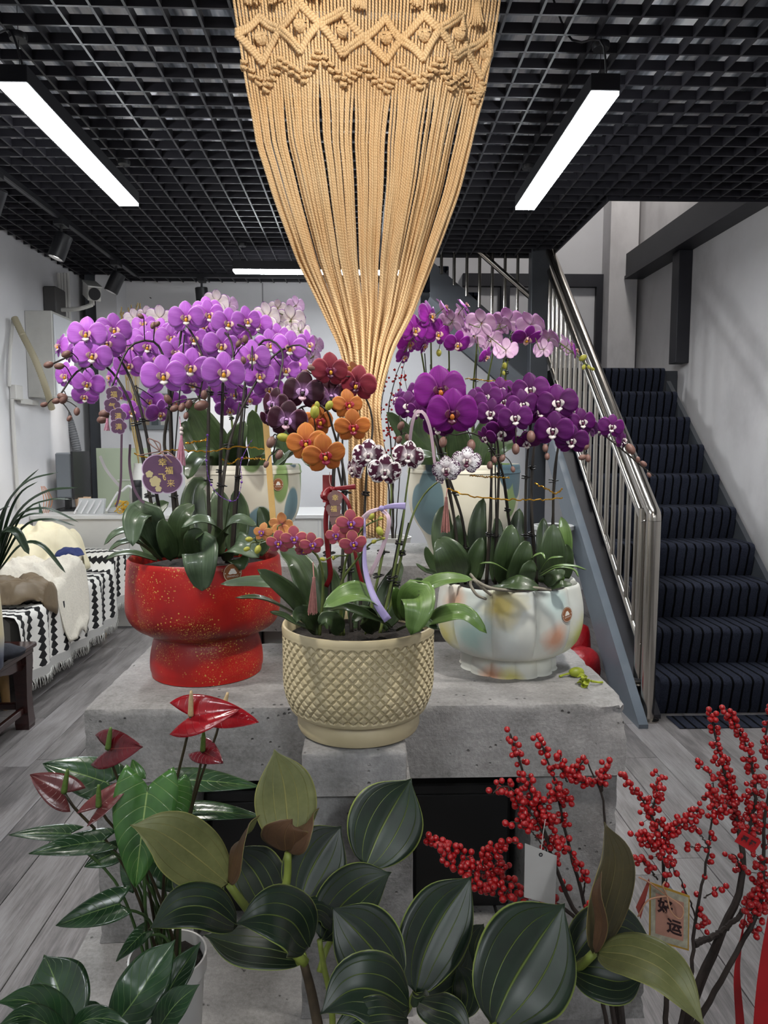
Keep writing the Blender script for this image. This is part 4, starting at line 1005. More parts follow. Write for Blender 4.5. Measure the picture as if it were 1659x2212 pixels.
# ---------------------------------------------------------------- white and lilac orchid in the tall pot, left
F = []
for px, py, w_, ya, pi_ in ((578, 684, 60, 150, 10), (629, 690, 60, 165, 10), (292, 690, 44, 160, 5), (345, 688, 54, 165, 5), (468, 652, 50, 165, 10), (610, 720, 46, 150, -5), (318, 682, 40, 190, 5), (560, 700, 44, 190, 0), (650, 715, 40, 170, 0), (660, 742, 46, 150, 0), (600, 665, 38, 175, 20), (360, 720, 44, 170, -10)):
    F.append(flower(tl_t, 'white', px, py, w_, 2.0, ya, pi_))
for px, py, w_ in ((682, 745, 40), (640, 660, 40), (495, 660, 44), (678, 770, 34)):
    F.append(flower(tl_t, 'lilac', px, py, w_, 2.05, 150, 8))
z0 = 1010
ST = [[(480, z0, 2.24), (430, 860, 2.18), (360, 740, 2.1), (300, 700, 2.06)], [(510, z0, 2.24), (490, 800, 2.2), (475, 690, 2.1), (465, 655, 2.05)],
      [(540, z0, 2.24), (560, 830, 2.2), (590, 720, 2.1), (640, 690, 2.05)], [(560, z0, 2.24), (600, 830, 2.2), (640, 740, 2.12), (690, 760, 2.08)]]
LN = build_stems(tl_t, ST, F, [], M_STEMG, .003); stakes(tl_t, LN, seed=5, clip_at=(.3,))
for pts, w_, nrm in (([(500, 1015, 2.2), (450, 940, 2.16), (420, 890, 2.14), (400, 880, 2.12)], 70, (.3, -1, .1)), ([(560, 1012, 2.2), (555, 940, 2.18), (548, 905, 2.17), (545, 885, 2.16)], 44, (0, -1, .1)), ([(590, 1010, 2.18), (640, 975, 2.14), (660, 985, 2.1), (670, 1010, 2.08)], 46, (.2, -.6, 1)),
                     ([(470, 1012, 2.16), (440, 985, 2.1), (420, 1000, 2.06), (405, 1035, 2.04)], 56, (-.3, -1, .6)), ([(520, 1012, 2.18), (510, 960, 2.1), (520, 930, 2.08), (530, 910, 2.08)], 50, (0, -1, .2)), ([(600, 1010, 2.24), (615, 950, 2.24), (625, 920, 2.24), (640, 905, 2.24)], 40, (-.2, -1, .2)), ([(450, 1010, 2.26), (415, 950, 2.28), (400, 920, 2.28), (390, 915, 2.28)], 44, (.2, -1, .3)),
                     ([(545, 1015, 2.12), (560, 985, 2.06), (590, 975, 2.02), (615, 990, 2.0)], 40, (0, -.6, 1))):
    oleaf(tl_t, pts, w_, M_OL, nrm, seed=int(pts[0][0]))
# ---------------------------------------------------------------- mixed orchids, cream pot
F = []; FG = []
for kd, px, py, w_, ya, pi_, d in (
    ('wine', 713, 800, 72, 12, 0, 1.36), ('wine', 772, 830, 76, -25, -5, 1.38), ('wine', 745, 812, 54, 160, 0, 1.42),
    ('speck', 655, 846, 82, -8, 0, 1.36), ('speck', 592, 872, 66, -42, 0, 1.36), ('speck', 620, 908, 80, -10, -5, 1.33), ('speck', 714, 858, 84, 18, 0, 1.40), ('speck', 585, 905, 50, -30, -30, 1.38),
    ('orange', 752, 874, 64, 20, 5, 1.34), ('orange', 762, 922, 72, 10, -8, 1.32), ('orange', 662, 956, 82, -10, 0, 1.28), ('orange', 701, 983, 86, 10, -10, 1.27), ('orange', 688, 910, 72, 30, 0, 1.36), ('orange', 768, 800, 40, 150, 20, 1.40)):
    F.append(flower(cream_t, kd, px, py, w_, d, ya, pi_))
for kd, px, py, w_, ya, pi_, d in (
    ('blotch', 796, 983, 66, -5, 0, 1.30), ('blotch', 831, 1018, 68, 5, -8, 1.28), ('blotch', 882, 985, 64, 5, 0, 1.31), ('blotch', 764, 1013, 52, -55, -5, 1.33),
    ('dots', 964, 1015, 58, -5, -5, 1.32), ('dots', 1008, 996, 60, 5, 0, 1.34), ('dots', 948, 1030, 36, -60, 0, 1.34),
    ('mini2', 567, 1150, 42, -25, 5, 1.24), ('mini2', 608, 1133, 50, 160, 0, 1.26), ('mini', 602, 1172, 52, -8, -5, 1.22), ('mini', 635, 1163, 54, 5, 0, 1.22), ('mini', 674, 1176, 50, 12, -5, 1.22),
    ('mini', 757, 1130, 58, 12, 0, 1.20), ('mini', 727, 1156, 48, -15, 0, 1.21), ('mini', 763, 1174, 56, 8, -8, 1.19), ('mini', 655, 1190, 34, 10, -40, 1.24)):
    FG.append(flower(cream_t, kd, px, py, w_, d, ya, pi_))
B1 = [bud(cream_t, *q) for q in ((585, 955, 26, 1.33, 250), (603, 982, 22, 1.33, 250), (575, 1003, 16, 1.33, 250), (675, 795, 22, 1.36, 170), (660, 805, 18, 1.37, 180))]
B2 = [bud(cream_t, *q, True) for q in ((680, 890, 28, 1.32, 80), (711, 876, 22, 1.32, 60), (685, 875, 16, 1.32, 90), (612, 945, 26, 1.30, 170), (538, 1165, 16, 1.24, 180), (533, 1186, 14, 1.24, 200), (557, 1187, 20, 1.24, 250), (820, 1147, 22, 1.20, 300), (803, 1116, 16, 1.20, 60), (823, 1120, 10, 1.20, 20), (808, 1170, 12, 1.20, 30), (828, 1163, 9, 1.20, 20), (697, 1208, 12, 1.20, 160), (720, 1205, 9, 1.20, 80))]
z0 = 1372
ST = [[(715, z0, 1.34), (712, 1180, 1.36), (722, 1020, 1.38), (735, 900, 1.42), (735, 840, 1.42), (715, 815, 1.40), (660, 805, 1.38)],
      [(735, z0, 1.32), (740, 1200, 1.34), (745, 1040, 1.36), (720, 930, 1.37), (700, 880, 1.36), (650, 880, 1.37), (605, 930, 1.36), (590, 980, 1.35)],
      [(760, z0, 1.34), (755, 1200, 1.36), (740, 1060, 1.36), (715, 960, 1.36), (690, 940, 1.35), (640, 960, 1.33)],
      [(775, z0, 1.36), (785, 1180, 1.38), (792, 1020, 1.4), (805, 920, 1.42), (790, 860, 1.42), (765, 850, 1.40), (740, 900, 1.37)]]
LN = build_stems(cream_t, ST, F, B1 + B2[:4], M_STEM, .003); stakes(cream_t, LN, seed=8)
ST = [[(790, z0, 1.32), (830, 1180, 1.33), (845, 1080, 1.34), (838, 1010, 1.35), (815, 985, 1.34), (770, 1010, 1.35)],
      [(820, z0, 1.34), (862, 1180, 1.36), (878, 1060, 1.37), (885, 1000, 1.36), (870, 985, 1.34), (840, 990, 1.33)],
      [(830, z0, 1.36), (880, 1150, 1.38), (915, 1070, 1.39), (960, 1030, 1.38), (985, 1005, 1.37), (1010, 1000, 1.37)],
      [(690, z0, 1.26), (698, 1270, 1.26), (690, 1210, 1.25), (665, 1185, 1.25), (610, 1165, 1.26), (545, 1172, 1.26)],
      [(735, z0, 1.26), (738, 1290, 1.25), (745, 1220, 1.24), (760, 1180, 1.23), (785, 1140, 1.22), (822, 1120, 1.21)],
      [(742, z0, 1.27), (735, 1270, 1.25), (770, 1210, 1.23), (800, 1175, 1.21), (832, 1162, 1.21)]]
LN = build_stems(cream_t, ST, FG, B2[4:], M_STEMG, .0026); stakes(cream_t, LN[:3], seed=9)
up = (0, -.35, 1)
for pts, w_, m, nrm in (
    ([(668, 1345, 1.30), (640, 1300, 1.24), (600, 1262, 1.19), (556, 1230, 1.17)], 52, M_OL, (.35, -1, .6)),
    ([(660, 1330, 1.38), (620, 1268, 1.36), (550, 1256, 1.34), (476, 1262, 1.33)], 32, M_OLG, (0, -.75, .6)),
    ([(672, 1355, 1.28), (620, 1315, 1.22), (560, 1290, 1.18), (507, 1291, 1.17)], 26, M_OL, (0, -.3, 1)),
    ([(680, 1362, 1.26), (640, 1345, 1.21), (610, 1328, 1.19), (582, 1321, 1.18)], 26, M_OL, (.2, -.5, 1)),
    ([(690, 1365, 1.28), (665, 1330, 1.23), (645, 1325, 1.22), (640, 1345, 1.21)], 46, M_OL, (.3, -1, .4)),
    ([(838, 1350, 1.27), (800, 1290, 1.19), (755, 1282, 1.15), (698, 1312, 1.13)], 70, M_OLL, (0, -.72, .75)),
    ([(845, 1352, 1.24), (800, 1330, 1.19), (740, 1310, 1.17), (705, 1318, 1.16)], 34, M_OL, (0, -.6, 1)),
    ([(880, 1345, 1.28), (900, 1288, 1.19), (905, 1315, 1.15), (888, 1372, 1.15)], 86, M_OLL, (-.12, -1, .45)),
    ([(868, 1330, 1.30), (905, 1278, 1.24), (960, 1252, 1.21), (1022, 1252, 1.19)], 46, M_OLL, (.1, -.7, .8)),
    ([(900, 1355, 1.26), (950, 1330, 1.19), (1005, 1325, 1.16), (1052, 1368, 1.15)], 46, M_OLL, (0, -.75, .6)),
    ([(870, 1340, 1.32), (862, 1300, 1.28), (855, 1275, 1.26), (850, 1268, 1.26)], 34, M_OLL, (-.2, -1, .2)),
    ([(720, 1368, 1.36), (715, 1290, 1.38), (705, 1240, 1.39), (690, 1215, 1.40)], 60, M_OL, (.3, -1, .2)),
    ([(690, 1360, 1.38), (670, 1270, 1.40), (640, 1210, 1.42), (605, 1190, 1.43)], 64, M_OL, (.2, -1, .5)),
    ([(800, 1362, 1.36), (830, 1290, 1.38), (855, 1240, 1.39), (868, 1215, 1.40)], 44, M_OL, (-.2, -1, .2)),
    ([(830, 1360, 1.34), (872, 1300, 1.34), (900, 1260, 1.34), (918, 1255, 1.33)], 34, M_OL, (-.1, -1, .5)),
    ([(770, 1365, 1.38), (775, 1280, 1.41), (770, 1210, 1.42), (760, 1190, 1.43)], 52, M_OL, (0, -1, .2)),
    ([(810, 1366, 1.30), (790, 1330, 1.24), (780, 1325, 1.22), (760, 1345, 1.21)], 46, M_OL, (-.2, -1, .6)),
    ([(735, 1368, 1.24), (720, 1340, 1.20), (700, 1335, 1.19), (690, 1350, 1.19)], 40, M_OL, (0, -1, .5)),
    ([(860, 1360, 1.28), (890, 1345, 1.22), (920, 1345, 1.20), (950, 1360, 1.19)], 34, M_OL, (0, -.8, 1))):
    oleaf(cream_t, pts, w_, m, nrm, seed=int(pts[0][0] + pts[3][1]))
# ---------------------------------------------------------------- deep purple orchid, pastel pot
F = []
for kd, px, py, w_, ya, pi_, d in (
    ('violet', 951, 843, 102, 0, 5, 1.50), ('violet', 977, 893, 100, 5, -5, 1.47), ('deep', 883, 877, 62, -20, 0, 1.58), ('deep', 903, 888, 50, -20, -10, 1.56), ('deep', 905, 845, 60, -35, 10, 1.64),
    ('deep', 1050, 858, 62, -15, 5, 1.62), ('deep', 1060, 893, 62, -5, 0, 1.60), ('deep', 1082, 843, 56, 0, 8, 1.66), ('deep', 1087, 868, 54, 5, 0, 1.64), ('deep', 1146, 843, 74, 0, 6, 1.62), ('deep', 1130, 875, 66, 8, 0, 1.60), ('deep', 1113, 903, 68, 0, 0, 1.56),
    ('deep', 1205, 871, 80, 5, 4, 1.58), ('deep', 1195, 930, 78, -12, -5, 1.55), ('deep', 1235, 952, 66, 0, -8, 1.55), ('deep', 1257, 912, 58, 20, 0, 1.60), ('deep', 1321, 922, 52, 15, 0, 1.58), ('deep', 1300, 925, 48, -60, 0, 1.62), ('deep', 1082, 934, 66, 10, -30, 1.60),
    ('deep', 1138, 955, 56, 0, -50, 1.60), ('deep', 947, 922, 62, 0, -25, 1.56), ('deep', 1020, 870, 58, -25, 5, 1.62), ('deep', 1165, 890, 58, 15, 10, 1.66), ('deep', 1230, 890, 54, 30, 15, 1.66), ('deep', 1345, 950, 44, 60, 0, 1.60), ('deep', 1050, 945, 46, -40, -30, 1.6), ('deep', 1275, 925, 46, 140, 0, 1.64), ('deep', 1180, 850, 48, 20, 20, 1.66), ('deep', 860, 862, 44, -60, 10, 1.66)):
    F.append(flower(past_t, kd, px, py, w_, d, ya + _frs.uniform(-5, 5), pi_))
BD = [bud(past_t, *q) for q in ((866, 920, 20, 1.58, 60), (957, 955, 24, 1.56, 260), (1018, 962, 26, 1.54, 270), (1147, 943, 26, 1.55, 270), (1114, 970, 24, 1.56, 270), (1178, 968, 18, 1.55, 270), (1182, 986, 16, 1.55, 270), (1266, 963, 20, 1.55, 250), (1258, 988, 18, 1.55, 200), (1270, 990, 18, 1.55, 270), (1362, 970, 26, 1.58, 300), (1085, 990, 18, 1.56, 240), (1058, 1005, 18, 1.56, 260), (1068, 993, 16, 1.56, 280), (1108, 1014, 14, 1.56, 280), (1390, 1002, 16, 1.58, 320), (1402, 1026, 12, 1.58, 300), (1378, 993, 14, 1.58, 100), (862, 950, 18, 1.6, 250), (880, 945, 16, 1.6, 280))]
z0 = 1262
ST = [[(990, z0, 1.68), (985, 1150, 1.68), (960, 1000, 1.66), (935, 900, 1.62), (945, 830, 1.60), (985, 845, 1.54), (1010, 930, 1.54)],
      [(1005, z0, 1.70), (1000, 1130, 1.70), (950, 980, 1.70), (910, 880, 1.68), (890, 850, 1.66), (865, 880, 1.62), (868, 940, 1.60)],
      [(1050, z0, 1.68), (1058, 1130, 1.68), (1062, 1000, 1.68), (1060, 900, 1.68), (1075, 840, 1.68), (1110, 850, 1.64), (1115, 970, 1.58)],
      [(1070, z0, 1.70), (1074, 1130, 1.70), (1075, 960, 1.70), (1040, 880, 1.69), (1050, 845, 1.68), (1080, 900, 1.62), (1090, 985, 1.57)],
      [(1140, z0, 1.66), (1135, 1130, 1.66), (1138, 1000, 1.66), (1150, 900, 1.68), (1165, 855, 1.68), (1200, 880, 1.63), (1180, 980, 1.57)],
      [(1160, z0, 1.68), (1150, 1130, 1.68), (1150, 1000, 1.69), (1170, 890, 1.70), (1205, 850, 1.68), (1240, 890, 1.63), (1265, 985, 1.57)],
      [(1200, z0, 1.68), (1195, 1130, 1.67), (1200, 1000, 1.66), (1225, 915, 1.66), (1270, 915, 1.64), (1330, 960, 1.61), (1378, 1000, 1.60), (1412, 1028, 1.60)],
      [(1110, z0, 1.72), (1100, 1130, 1.72), (1085, 1020, 1.70), (1050, 955, 1.62), (1015, 935, 1.58), (985, 940, 1.56)]]
LN = build_stems(past_t, ST, F, BD, M_STEM, .0032); stakes(past_t, LN, seed=12, clip_at=(.2, .5))
cw = (0, -1, .12)
for pts, w_, m, nrm in (
    ([(990, 1258, 1.60), (975, 1210, 1.57), (958, 1180, 1.57), (945, 1163, 1.58)], 78, M_OL, (-.15, -1, .25)),
    ([(1090, 1262, 1.58), (1095, 1205, 1.55), (1102, 1160, 1.55), (1106, 1133, 1.56)], 62, M_OL, (.1, -1, .2)),
    ([(1108, 1265, 1.55), (1125, 1215, 1.52), (1135, 1185, 1.52), (1143, 1170, 1.53)], 54, M_OL, (.25, -1, .2)),
    ([(1130, 1268, 1.53), (1140, 1235, 1.51), (1146, 1220, 1.51), (1150, 1210, 1.51)], 42, M_OL, (.2, -1, .3)),
    ([(1196, 1258, 1.58), (1194, 1200, 1.56), (1194, 1160, 1.56), (1195, 1132, 1.57)], 60, M_OL, cw),
    ([(1080, 1262, 1.54), (1110, 1258, 1.50), (1140, 1262, 1.49), (1166, 1272, 1.49)], 40, M_OL, (0, -.8, .7)),
    ([(1018, 1258, 1.62), (1022, 1215, 1.61), (1032, 1185, 1.61), (1042, 1161, 1.62)], 40, M_OL, (.2, -1, .1)),
    ([(985, 1255, 1.70), (962, 1180, 1.70), (955, 1130, 1.71), (962, 1090, 1.72)], 56, M_OL, cw),
    ([(1005, 1255, 1.70), (995, 1180, 1.70), (990, 1140, 1.70), (990, 1112, 1.71)], 38, M_OL, cw),
    ([(1030, 1255, 1.72), (1030, 1160, 1.73), (1035, 1110, 1.74), (1045, 1076, 1.75)], 44, M_OL, cw),
    ([(1110, 1255, 1.72), (1112, 1170, 1.73), (1118, 1130, 1.74), (1122, 1098, 1.75)], 44, M_OL, cw),
    ([(1210, 1255, 1.70), (1218, 1190, 1.70), (1220, 1150, 1.70), (1212, 1116, 1.71)], 36, M_OLL, (-.2, -1, .1)),
    ([(1170, 1258, 1.68), (1175, 1190, 1.69), (1172, 1150, 1.70), (1175, 1118, 1.71)], 36, M_OL, cw),
    ([(1070, 1258, 1.70), (1072, 1180, 1.71), (1075, 1140, 1.72), (1072, 1115, 1.73)], 34, M_OL, cw),
    ([(975, 1262, 1.62), (945, 1240, 1.60), (920, 1232, 1.58), (898, 1217, 1.57)], 22, M_OL, (0, -.6, 1)),
    ([(1180, 1265, 1.55), (1195, 1245, 1.53), (1208, 1240, 1.53), (1220, 1232, 1.53)], 30, M_OL, (-.3, -1, .4)),
    ([(1190, 1270, 1.54), (1210, 1262, 1.52), (1225, 1262, 1.52), (1236, 1262, 1.52)], 20, M_OL, (-.1, -.8, .8)),
    ([(1060, 1268, 1.54), (1085, 1268, 1.51), (1105, 1268, 1.50), (1125, 1274, 1.50)], 20, M_OL, (0, -.8, .8)),
    ([(1225, 1250, 1.62), (1228, 1210, 1.61), (1228, 1190, 1.61), (1222, 1175, 1.61)], 24, M_OL, (-.3, -1, .1)),
    ([(960, 1258, 1.66), (940, 1225, 1.66), (925, 1200, 1.66), (920, 1180, 1.66)], 26, M_OL, (.3, -1, .1))):
    oleaf(past_t, pts, w_, m, nrm, fold=.08, e=.8, seed=int(pts[0][0] + pts[3][1]))
for pts in ([(1165, 1240, 1.52), (1200, 1222, 1.48), (1240, 1222, 1.46), (1268, 1231, 1.45)], [(1165, 1245, 1.52), (1205, 1225, 1.49), (1240, 1230, 1.48), (1250, 1247, 1.47)], [(1160, 1230, 1.54), (1150, 1205, 1.52), (1170, 1195, 1.51), (1178, 1208, 1.50)], [(1165, 1235, 1.53), (1185, 1208, 1.51), (1205, 1203, 1.5), (1218, 1203, 1.5)], [(1100, 1235, 1.53), (1070, 1218, 1.51), (1050, 1215, 1.5), (1035, 1218, 1.5)]):
    oleaf(past_t, pts, 9, M_OLL, up, fold=.1, name='grass_blade', base_w=.6)
M_ROOT = plain('grey_aerial_root', '#8b8577', .7, 0, .2, 60)
for pts in ([(1060, 1285, 1.52), (1040, 1268, 1.50), (1022, 1252, 1.50), (1016, 1262, 1.50), (1030, 1285, 1.49), (1050, 1294, 1.50)], [(1016, 1240, 1.52), (1030, 1255, 1.50), (1060, 1270, 1.49), (1110, 1276, 1.50)], [(1110, 1277, 1.50), (1150, 1270, 1.49), (1190, 1275, 1.5)]):
    add('aerial_root', G().tube(smooth_line([P(*q) for q in pts], 20), [.003, .0036, .0028], 7), M_ROOT, past_t, 'all')
# gold tinsel ties round the stems
def tinsel(t, pts, r=.0016):
    rs = random.Random(int(pts[0][0])); l = smooth_line([P(*q) for q in pts], 50)
    l = l + np.array([[0, rs.uniform(-.002, .002), rs.uniform(-.0022, .0022)] for _ in l])
    add('gold_tie', G().tube(l, r, 5), M_GOLD, t, False, 'gold tinsel tie')
tinsel(past_t, [(965, 1055, 1.62), (1010, 1070, 1.60), (1080, 1078, 1.57), (1160, 1080, 1.56), (1215, 1076, 1.60)])
tinsel(past_t, [(1155, 1045, 1.63), (1185, 1058, 1.62), (1200, 1066, 1.62), (1215, 1056, 1.62)])
tinsel(past_t, [(1015, 1027, 1.66), (1050, 1030, 1.66), (1100, 1032, 1.66)])
tinsel(red_t, [(290, 978, 1.62), (320, 988, 1.62), (370, 972, 1.62), (450, 975, 1.62), (520, 965, 1.63), (570, 972, 1.64)])
tinsel(red_t, [(400, 958, 1.66), (440, 952, 1.66), (445, 948, 1.66)])
tinsel(red_t, [(480, 993, 1.66), (500, 1002, 1.66), (520, 990, 1.66), (575, 992, 1.66)])
# ---------------------------------------------------------------- lilac orchid seen from behind, tall pot right
F = []
for px, py, w_, ya, pi_ in ((928, 682, 64, 60, 10), (1003, 686, 62, 110, 20), (1040, 698, 64, 160, 20), (1098, 694, 66, 165, 25), (1148, 702, 64, 150, 25), (1138, 730, 60, 20, -50), (1186, 732, 56, 140, 30), (1227, 746, 50, 110, 20), (1243, 757, 42, 90, 10), (977, 694, 58, 150, 20), (1025, 725, 60, 170, -5),
    (988, 742, 54, 20, -30), (1080, 700, 54, 150, 30), (1093, 757, 50, 170, -20), (895, 712, 60, 30, 0), (883, 742, 52, 40, -10), (945, 720, 58, 30, -10), (960, 665, 46, 100, 30), (1060, 735, 50, 170, 0), (915, 745, 46, 60, -20), (1005, 660, 40, 90, 40), (872, 770, 40, 50, -20), (1175, 755, 44, 150, -10), (1050, 770, 40, 60, -30)):
    F.append(flower(tr_t, 'magenta', px, py, w_, 2.05 + _frs.uniform(-.06, .06), ya, pi_))
BD = [bud(tr_t, *q, True) for q in ((1259, 773, 18, 2.05, 30), (1261, 793, 12, 2.05, 250), (1272, 793, 10, 2.05, 300), (1280, 797, 10, 2.05, 330), (948, 762, 16, 2.1, 270), (1090, 790, 14, 2.1, 90), (1088, 806, 10, 2.1, 270))]
z0 = 1010
ST = [[(930, z0, 2.26), (922, 850, 2.22), (910, 760, 2.16), (900, 715, 2.1), (875, 760, 2.06)], [(940, z0, 2.24), (932, 800, 2.2), (930, 730, 2.16), (920, 695, 2.1), (890, 700, 2.06)],
      [(965, z0, 2.26), (970, 820, 2.2), (968, 730, 2.16), (960, 705, 2.1), (935, 690, 2.07)], [(1020, z0, 2.26), (1022, 850, 2.22), (1030, 740, 2.16), (1022, 700, 2.12), (990, 690, 2.08)],
      [(1045, z0, 2.26), (1050, 850, 2.22), (1065, 760, 2.18), (1060, 725, 2.14), (1030, 710, 2.1)], [(1080, z0, 2.24), (1088, 850, 2.2), (1105, 740, 2.16), (1135, 705, 2.12), (1185, 725, 2.1), (1235, 760, 2.07), (1270, 790, 2.05)], [(1060, z0, 2.28), (1080, 820, 2.24), (1100, 740, 2.2), (1110, 715, 2.15), (1150, 710, 2.1)]]
LN = build_stems(tr_t, ST, F, BD, M_STEMG, .0034); stakes(tr_t, LN, seed=15, clip_at=(.45, .6))
tinsel(tr_t, [(1005, 820, 2.2), (1015, 818, 2.19), (1050, 822, 2.18), (1095, 822, 2.18)])
for pts, w_, nrm in (([(940, 1015, 2.2), (890, 960, 2.16), (860, 920, 2.14), (835, 890, 2.12)], 46, (.3, -1, .3)), ([(960, 1015, 2.16), (930, 985, 2.1), (905, 985, 2.06), (880, 1000, 2.05)], 40, (-.2, -.8, .8)), ([(1000, 1015, 2.18), (990, 960, 2.14), (985, 930, 2.12), (985, 905, 2.12)], 56, (0, -1, .2)),
    ([(1050, 1015, 2.18), (1080, 970, 2.14), (1110, 955, 2.12), (1135, 945, 2.12)], 42, (-.1, -.8, .6)), ([(930, 1015, 2.24), (905, 950, 2.24), (900, 920, 2.24), (905, 895, 2.24)], 54, (.2, -1, .2)), ([(1030, 1015, 2.22), (1035, 960, 2.22), (1045, 930, 2.22), (1050, 900, 2.22)], 46, (0, -1, .2)), ([(900, 1015, 2.24), (870, 990, 2.22), (845, 990, 2.2), (825, 1000, 2.2)], 30, (0, -.6, 1)), ([(970, 1015, 2.24), (965, 950, 2.26), (960, 920, 2.27), (955, 890, 2.28)], 50, (0, -1, .2))):
    oleaf(tr_t, pts, w_, M_OL, nrm, seed=int(pts[0][0]))
# ================================================================ macrame curtain, gathered in the middle
def cord_mat():
    t = NT('twisted_cotton_cord'); uv = t.coord('UV'); u, v, _ = t.sep(uv)
    w_ = t.math('SINE', t.math('ADD', t.math('MULTIPLY', u, 4 * math.pi), t.math('MULTIPLY', v, 2 * math.pi / .0075)))
    f = t.math('MULTIPLY_ADD', w_, .5, .5)
    col = t.mix(f, '#b58d5e', '#e6c596'); n = t.noise(t.coord(), 5, 2)
    t.bump(f, .3, .003)
    return t.set(t.mix(.35, col, t.ramp(n, [(.35, '#d3aa74'), (.65, '#e6cba0')])), .85)
M_CORD = cord_mat()
MD = 1.95
LFT = [(-60, 492), (0, 500), (130, 520), (300, 547), (430, 590), (560, 640), (660, 690), (760, 738), (830, 752), (950, 756), (1050, 755), (1160, 762)]
RGT = [(-60, 1098), (0, 1090), (160, 1062), (290, 1030), (400, 1000), (500, 962), (600, 922), (680, 890), (760, 848), (830, 828), (880, 818), (950, 826), (1050, 835), (1160, 832)]
def edge(tab, y): return float(np.interp(y, [a for a, _ in tab], [b for _, b in tab]))
def mac(s_, y, dd=0.0):
    """point of the curtain: s_ across (0..1), picture height y; pleats in depth that close into a round bundle"""
    gth = min(1, max(0, (y - 150) / 680)); wide = 1 - gth
    x = edge(LFT, y) + (edge(RGT, y) - edge(LFT, y)) * s_
    dep_ = .035 * math.sin(s_ * 14 + .6) * wide + (.05 * s_ ** 3) * wide
    p = P(x, y, MD); b = math.sqrt(max(0, 1 - (2 * s_ - 1) ** 2))
    return p + A(0, dep_ + dd + gth * .02 * math.sin(s_ * 57), 0)
mt = thing('macrame_curtain', P(790, 1160, MD), 'beige knotted macrame curtain hanging from the ceiling, gathered into a bundle', 'macrame')
NC = 78; rs = random.Random(4)
for i in range(NC):
    s0 = (i + .5) / NC
    grp = round(s0 * 6.6 - .5) ; cgrp = (grp + .5) / 6.6
    ys = np.concatenate([np.linspace(-60, 200, 10), np.linspace(230, 1160, 26)]); pts = []
    ph = rs.uniform(-1, 1); jit = rs.uniform(-.006, .006)
    for y in ys:
        k_ = min(1, max(0, (y - 190) / 60)) * max(0, 1 - max(0, y - 600) / 300)
        s_ = s0 + (cgrp - s0) * .09 * k_ + jit * k_ * math.sin(y * .006 + ph * 3)
        lo = max(0, (y - 700) / 460); s_ += lo * ph * .06
        pts.append(mac(min(1, max(0, s_)), y, (rs.uniform(-.001, .001) + ph * (.006 + .022 * min(1, max(0, (y - 500) / 300))))))
    add('cord', G().tube(smooth_line(pts, 56), [.0037, .0038, .0040], 7), M_CORD, mt, 'all')
def band(pts, r, beads=True):
    l = smooth_line([mac(*q) for q in pts], 30); rad = [r * (1 + .22 * math.sin(k_ * 2.9)) for k_ in range(30)]
    add('knot_ridge', G().tube(l + A(0, -.009, 0), rad, 8), M_CORD, mt, 'all')
def sx(px, y): return (px - edge(LFT, y)) / (edge(RGT, y) - edge(LFT, y))
apex = [(557, 21), (650, 23), (739, 23), (834, 21), (915, 39), (1000, 16), (1069, 36)]
cross = [(508, 62), (604, 60), (692, 66), (786, 64), (867, 81), (948, 68), (1013, 85), (1072, 75)]
bott = [(565, 120), (652, 122), (739, 116), (836, 116), (913, 133), (988, 110), (1050, 133)]
for i in range(7):
    for row, o_ in ((apex, 0), (bott, 0)):
        for c_ in (cross[i], cross[i + 1]):
            for dy, rr_ in ((0, .0068), (9, .0062)):
                a = row[i]; pts = [(sx(c_[0], c_[1] + dy), c_[1] + dy), (sx((c_[0] + a[0]) / 2, (c_[1] + a[1]) / 2 + dy), (c_[1] + a[1]) / 2 + dy + (3 if row is apex else -3)), (sx(a[0], a[1] + dy), a[1] + dy)]
                band(pts, rr_)
    a, b = apex[i], bott[i]; cx_, cy_ = (a[0] + b[0]) / 2, (a[1] + b[1]) / 2
    p = mac(sx(cx_, cy_), cy_) + A(0, -.012, 0); g = G()
    for k_ in range(5):
        an = rs.uniform(0, 3.1); rr_ = .0125
        l = [p + A(rr_ * math.cos(q) * math.cos(an) , -.006 * math.cos(q * 2), rr_ * 1.05 * math.sin(q)) + A(rr_ * .5 * math.sin(an) * math.cos(q + 1), 0, 0) for q in np.linspace(0, 2 * math.pi, 15)]
        g.tube(l, .0046, 6, False)
    g.ball(p, (.012, .008, .013), 10, 7)
    add('berry_knot', g, M_CORD, mt, 'all')
top = [(510, 122), (605, 135), (690, 140), (785, 135), (865, 150), (950, 145), (1005, 148), (1052, 160)]
low = [(572, 183), (660, 187), (742, 182), (836, 185), (905, 194), (975, 182), (1035, 192)]
kn = G()
for k_ in range(3):
    a = k_ * 2.09; kn.tube([A(.0075 * math.cos(q + a), -.003 * math.sin(2 * q + a), .0062 * math.sin(q)) for q in np.linspace(0, 5.2, 9)], .0036, 6)
kn.ball((0, .002, 0), (.007, .004, .006), 8, 5)
KNOT = mesh('square_knot', kn, M_CORD, 'all')
for i in range(7):
    for c_ in (top[i], top[i + 1]):
        for row in range(2):
            for tt in np.linspace(0, 1, 5):
                x_ = c_[0] + (low[i][0] - c_[0]) * tt; y_ = c_[1] + (low[i][1] - c_[1]) * tt - row * 13 + 4
                s_ = sx(x_, y_)
                if 0 <= s_ <= 1: inst('square_knot', KNOT, mt, mac(s_, y_) + A(0, -.007, 0), frame(A(0, -1, 0), roll=rs.uniform(-.4, .4)), 1.0)
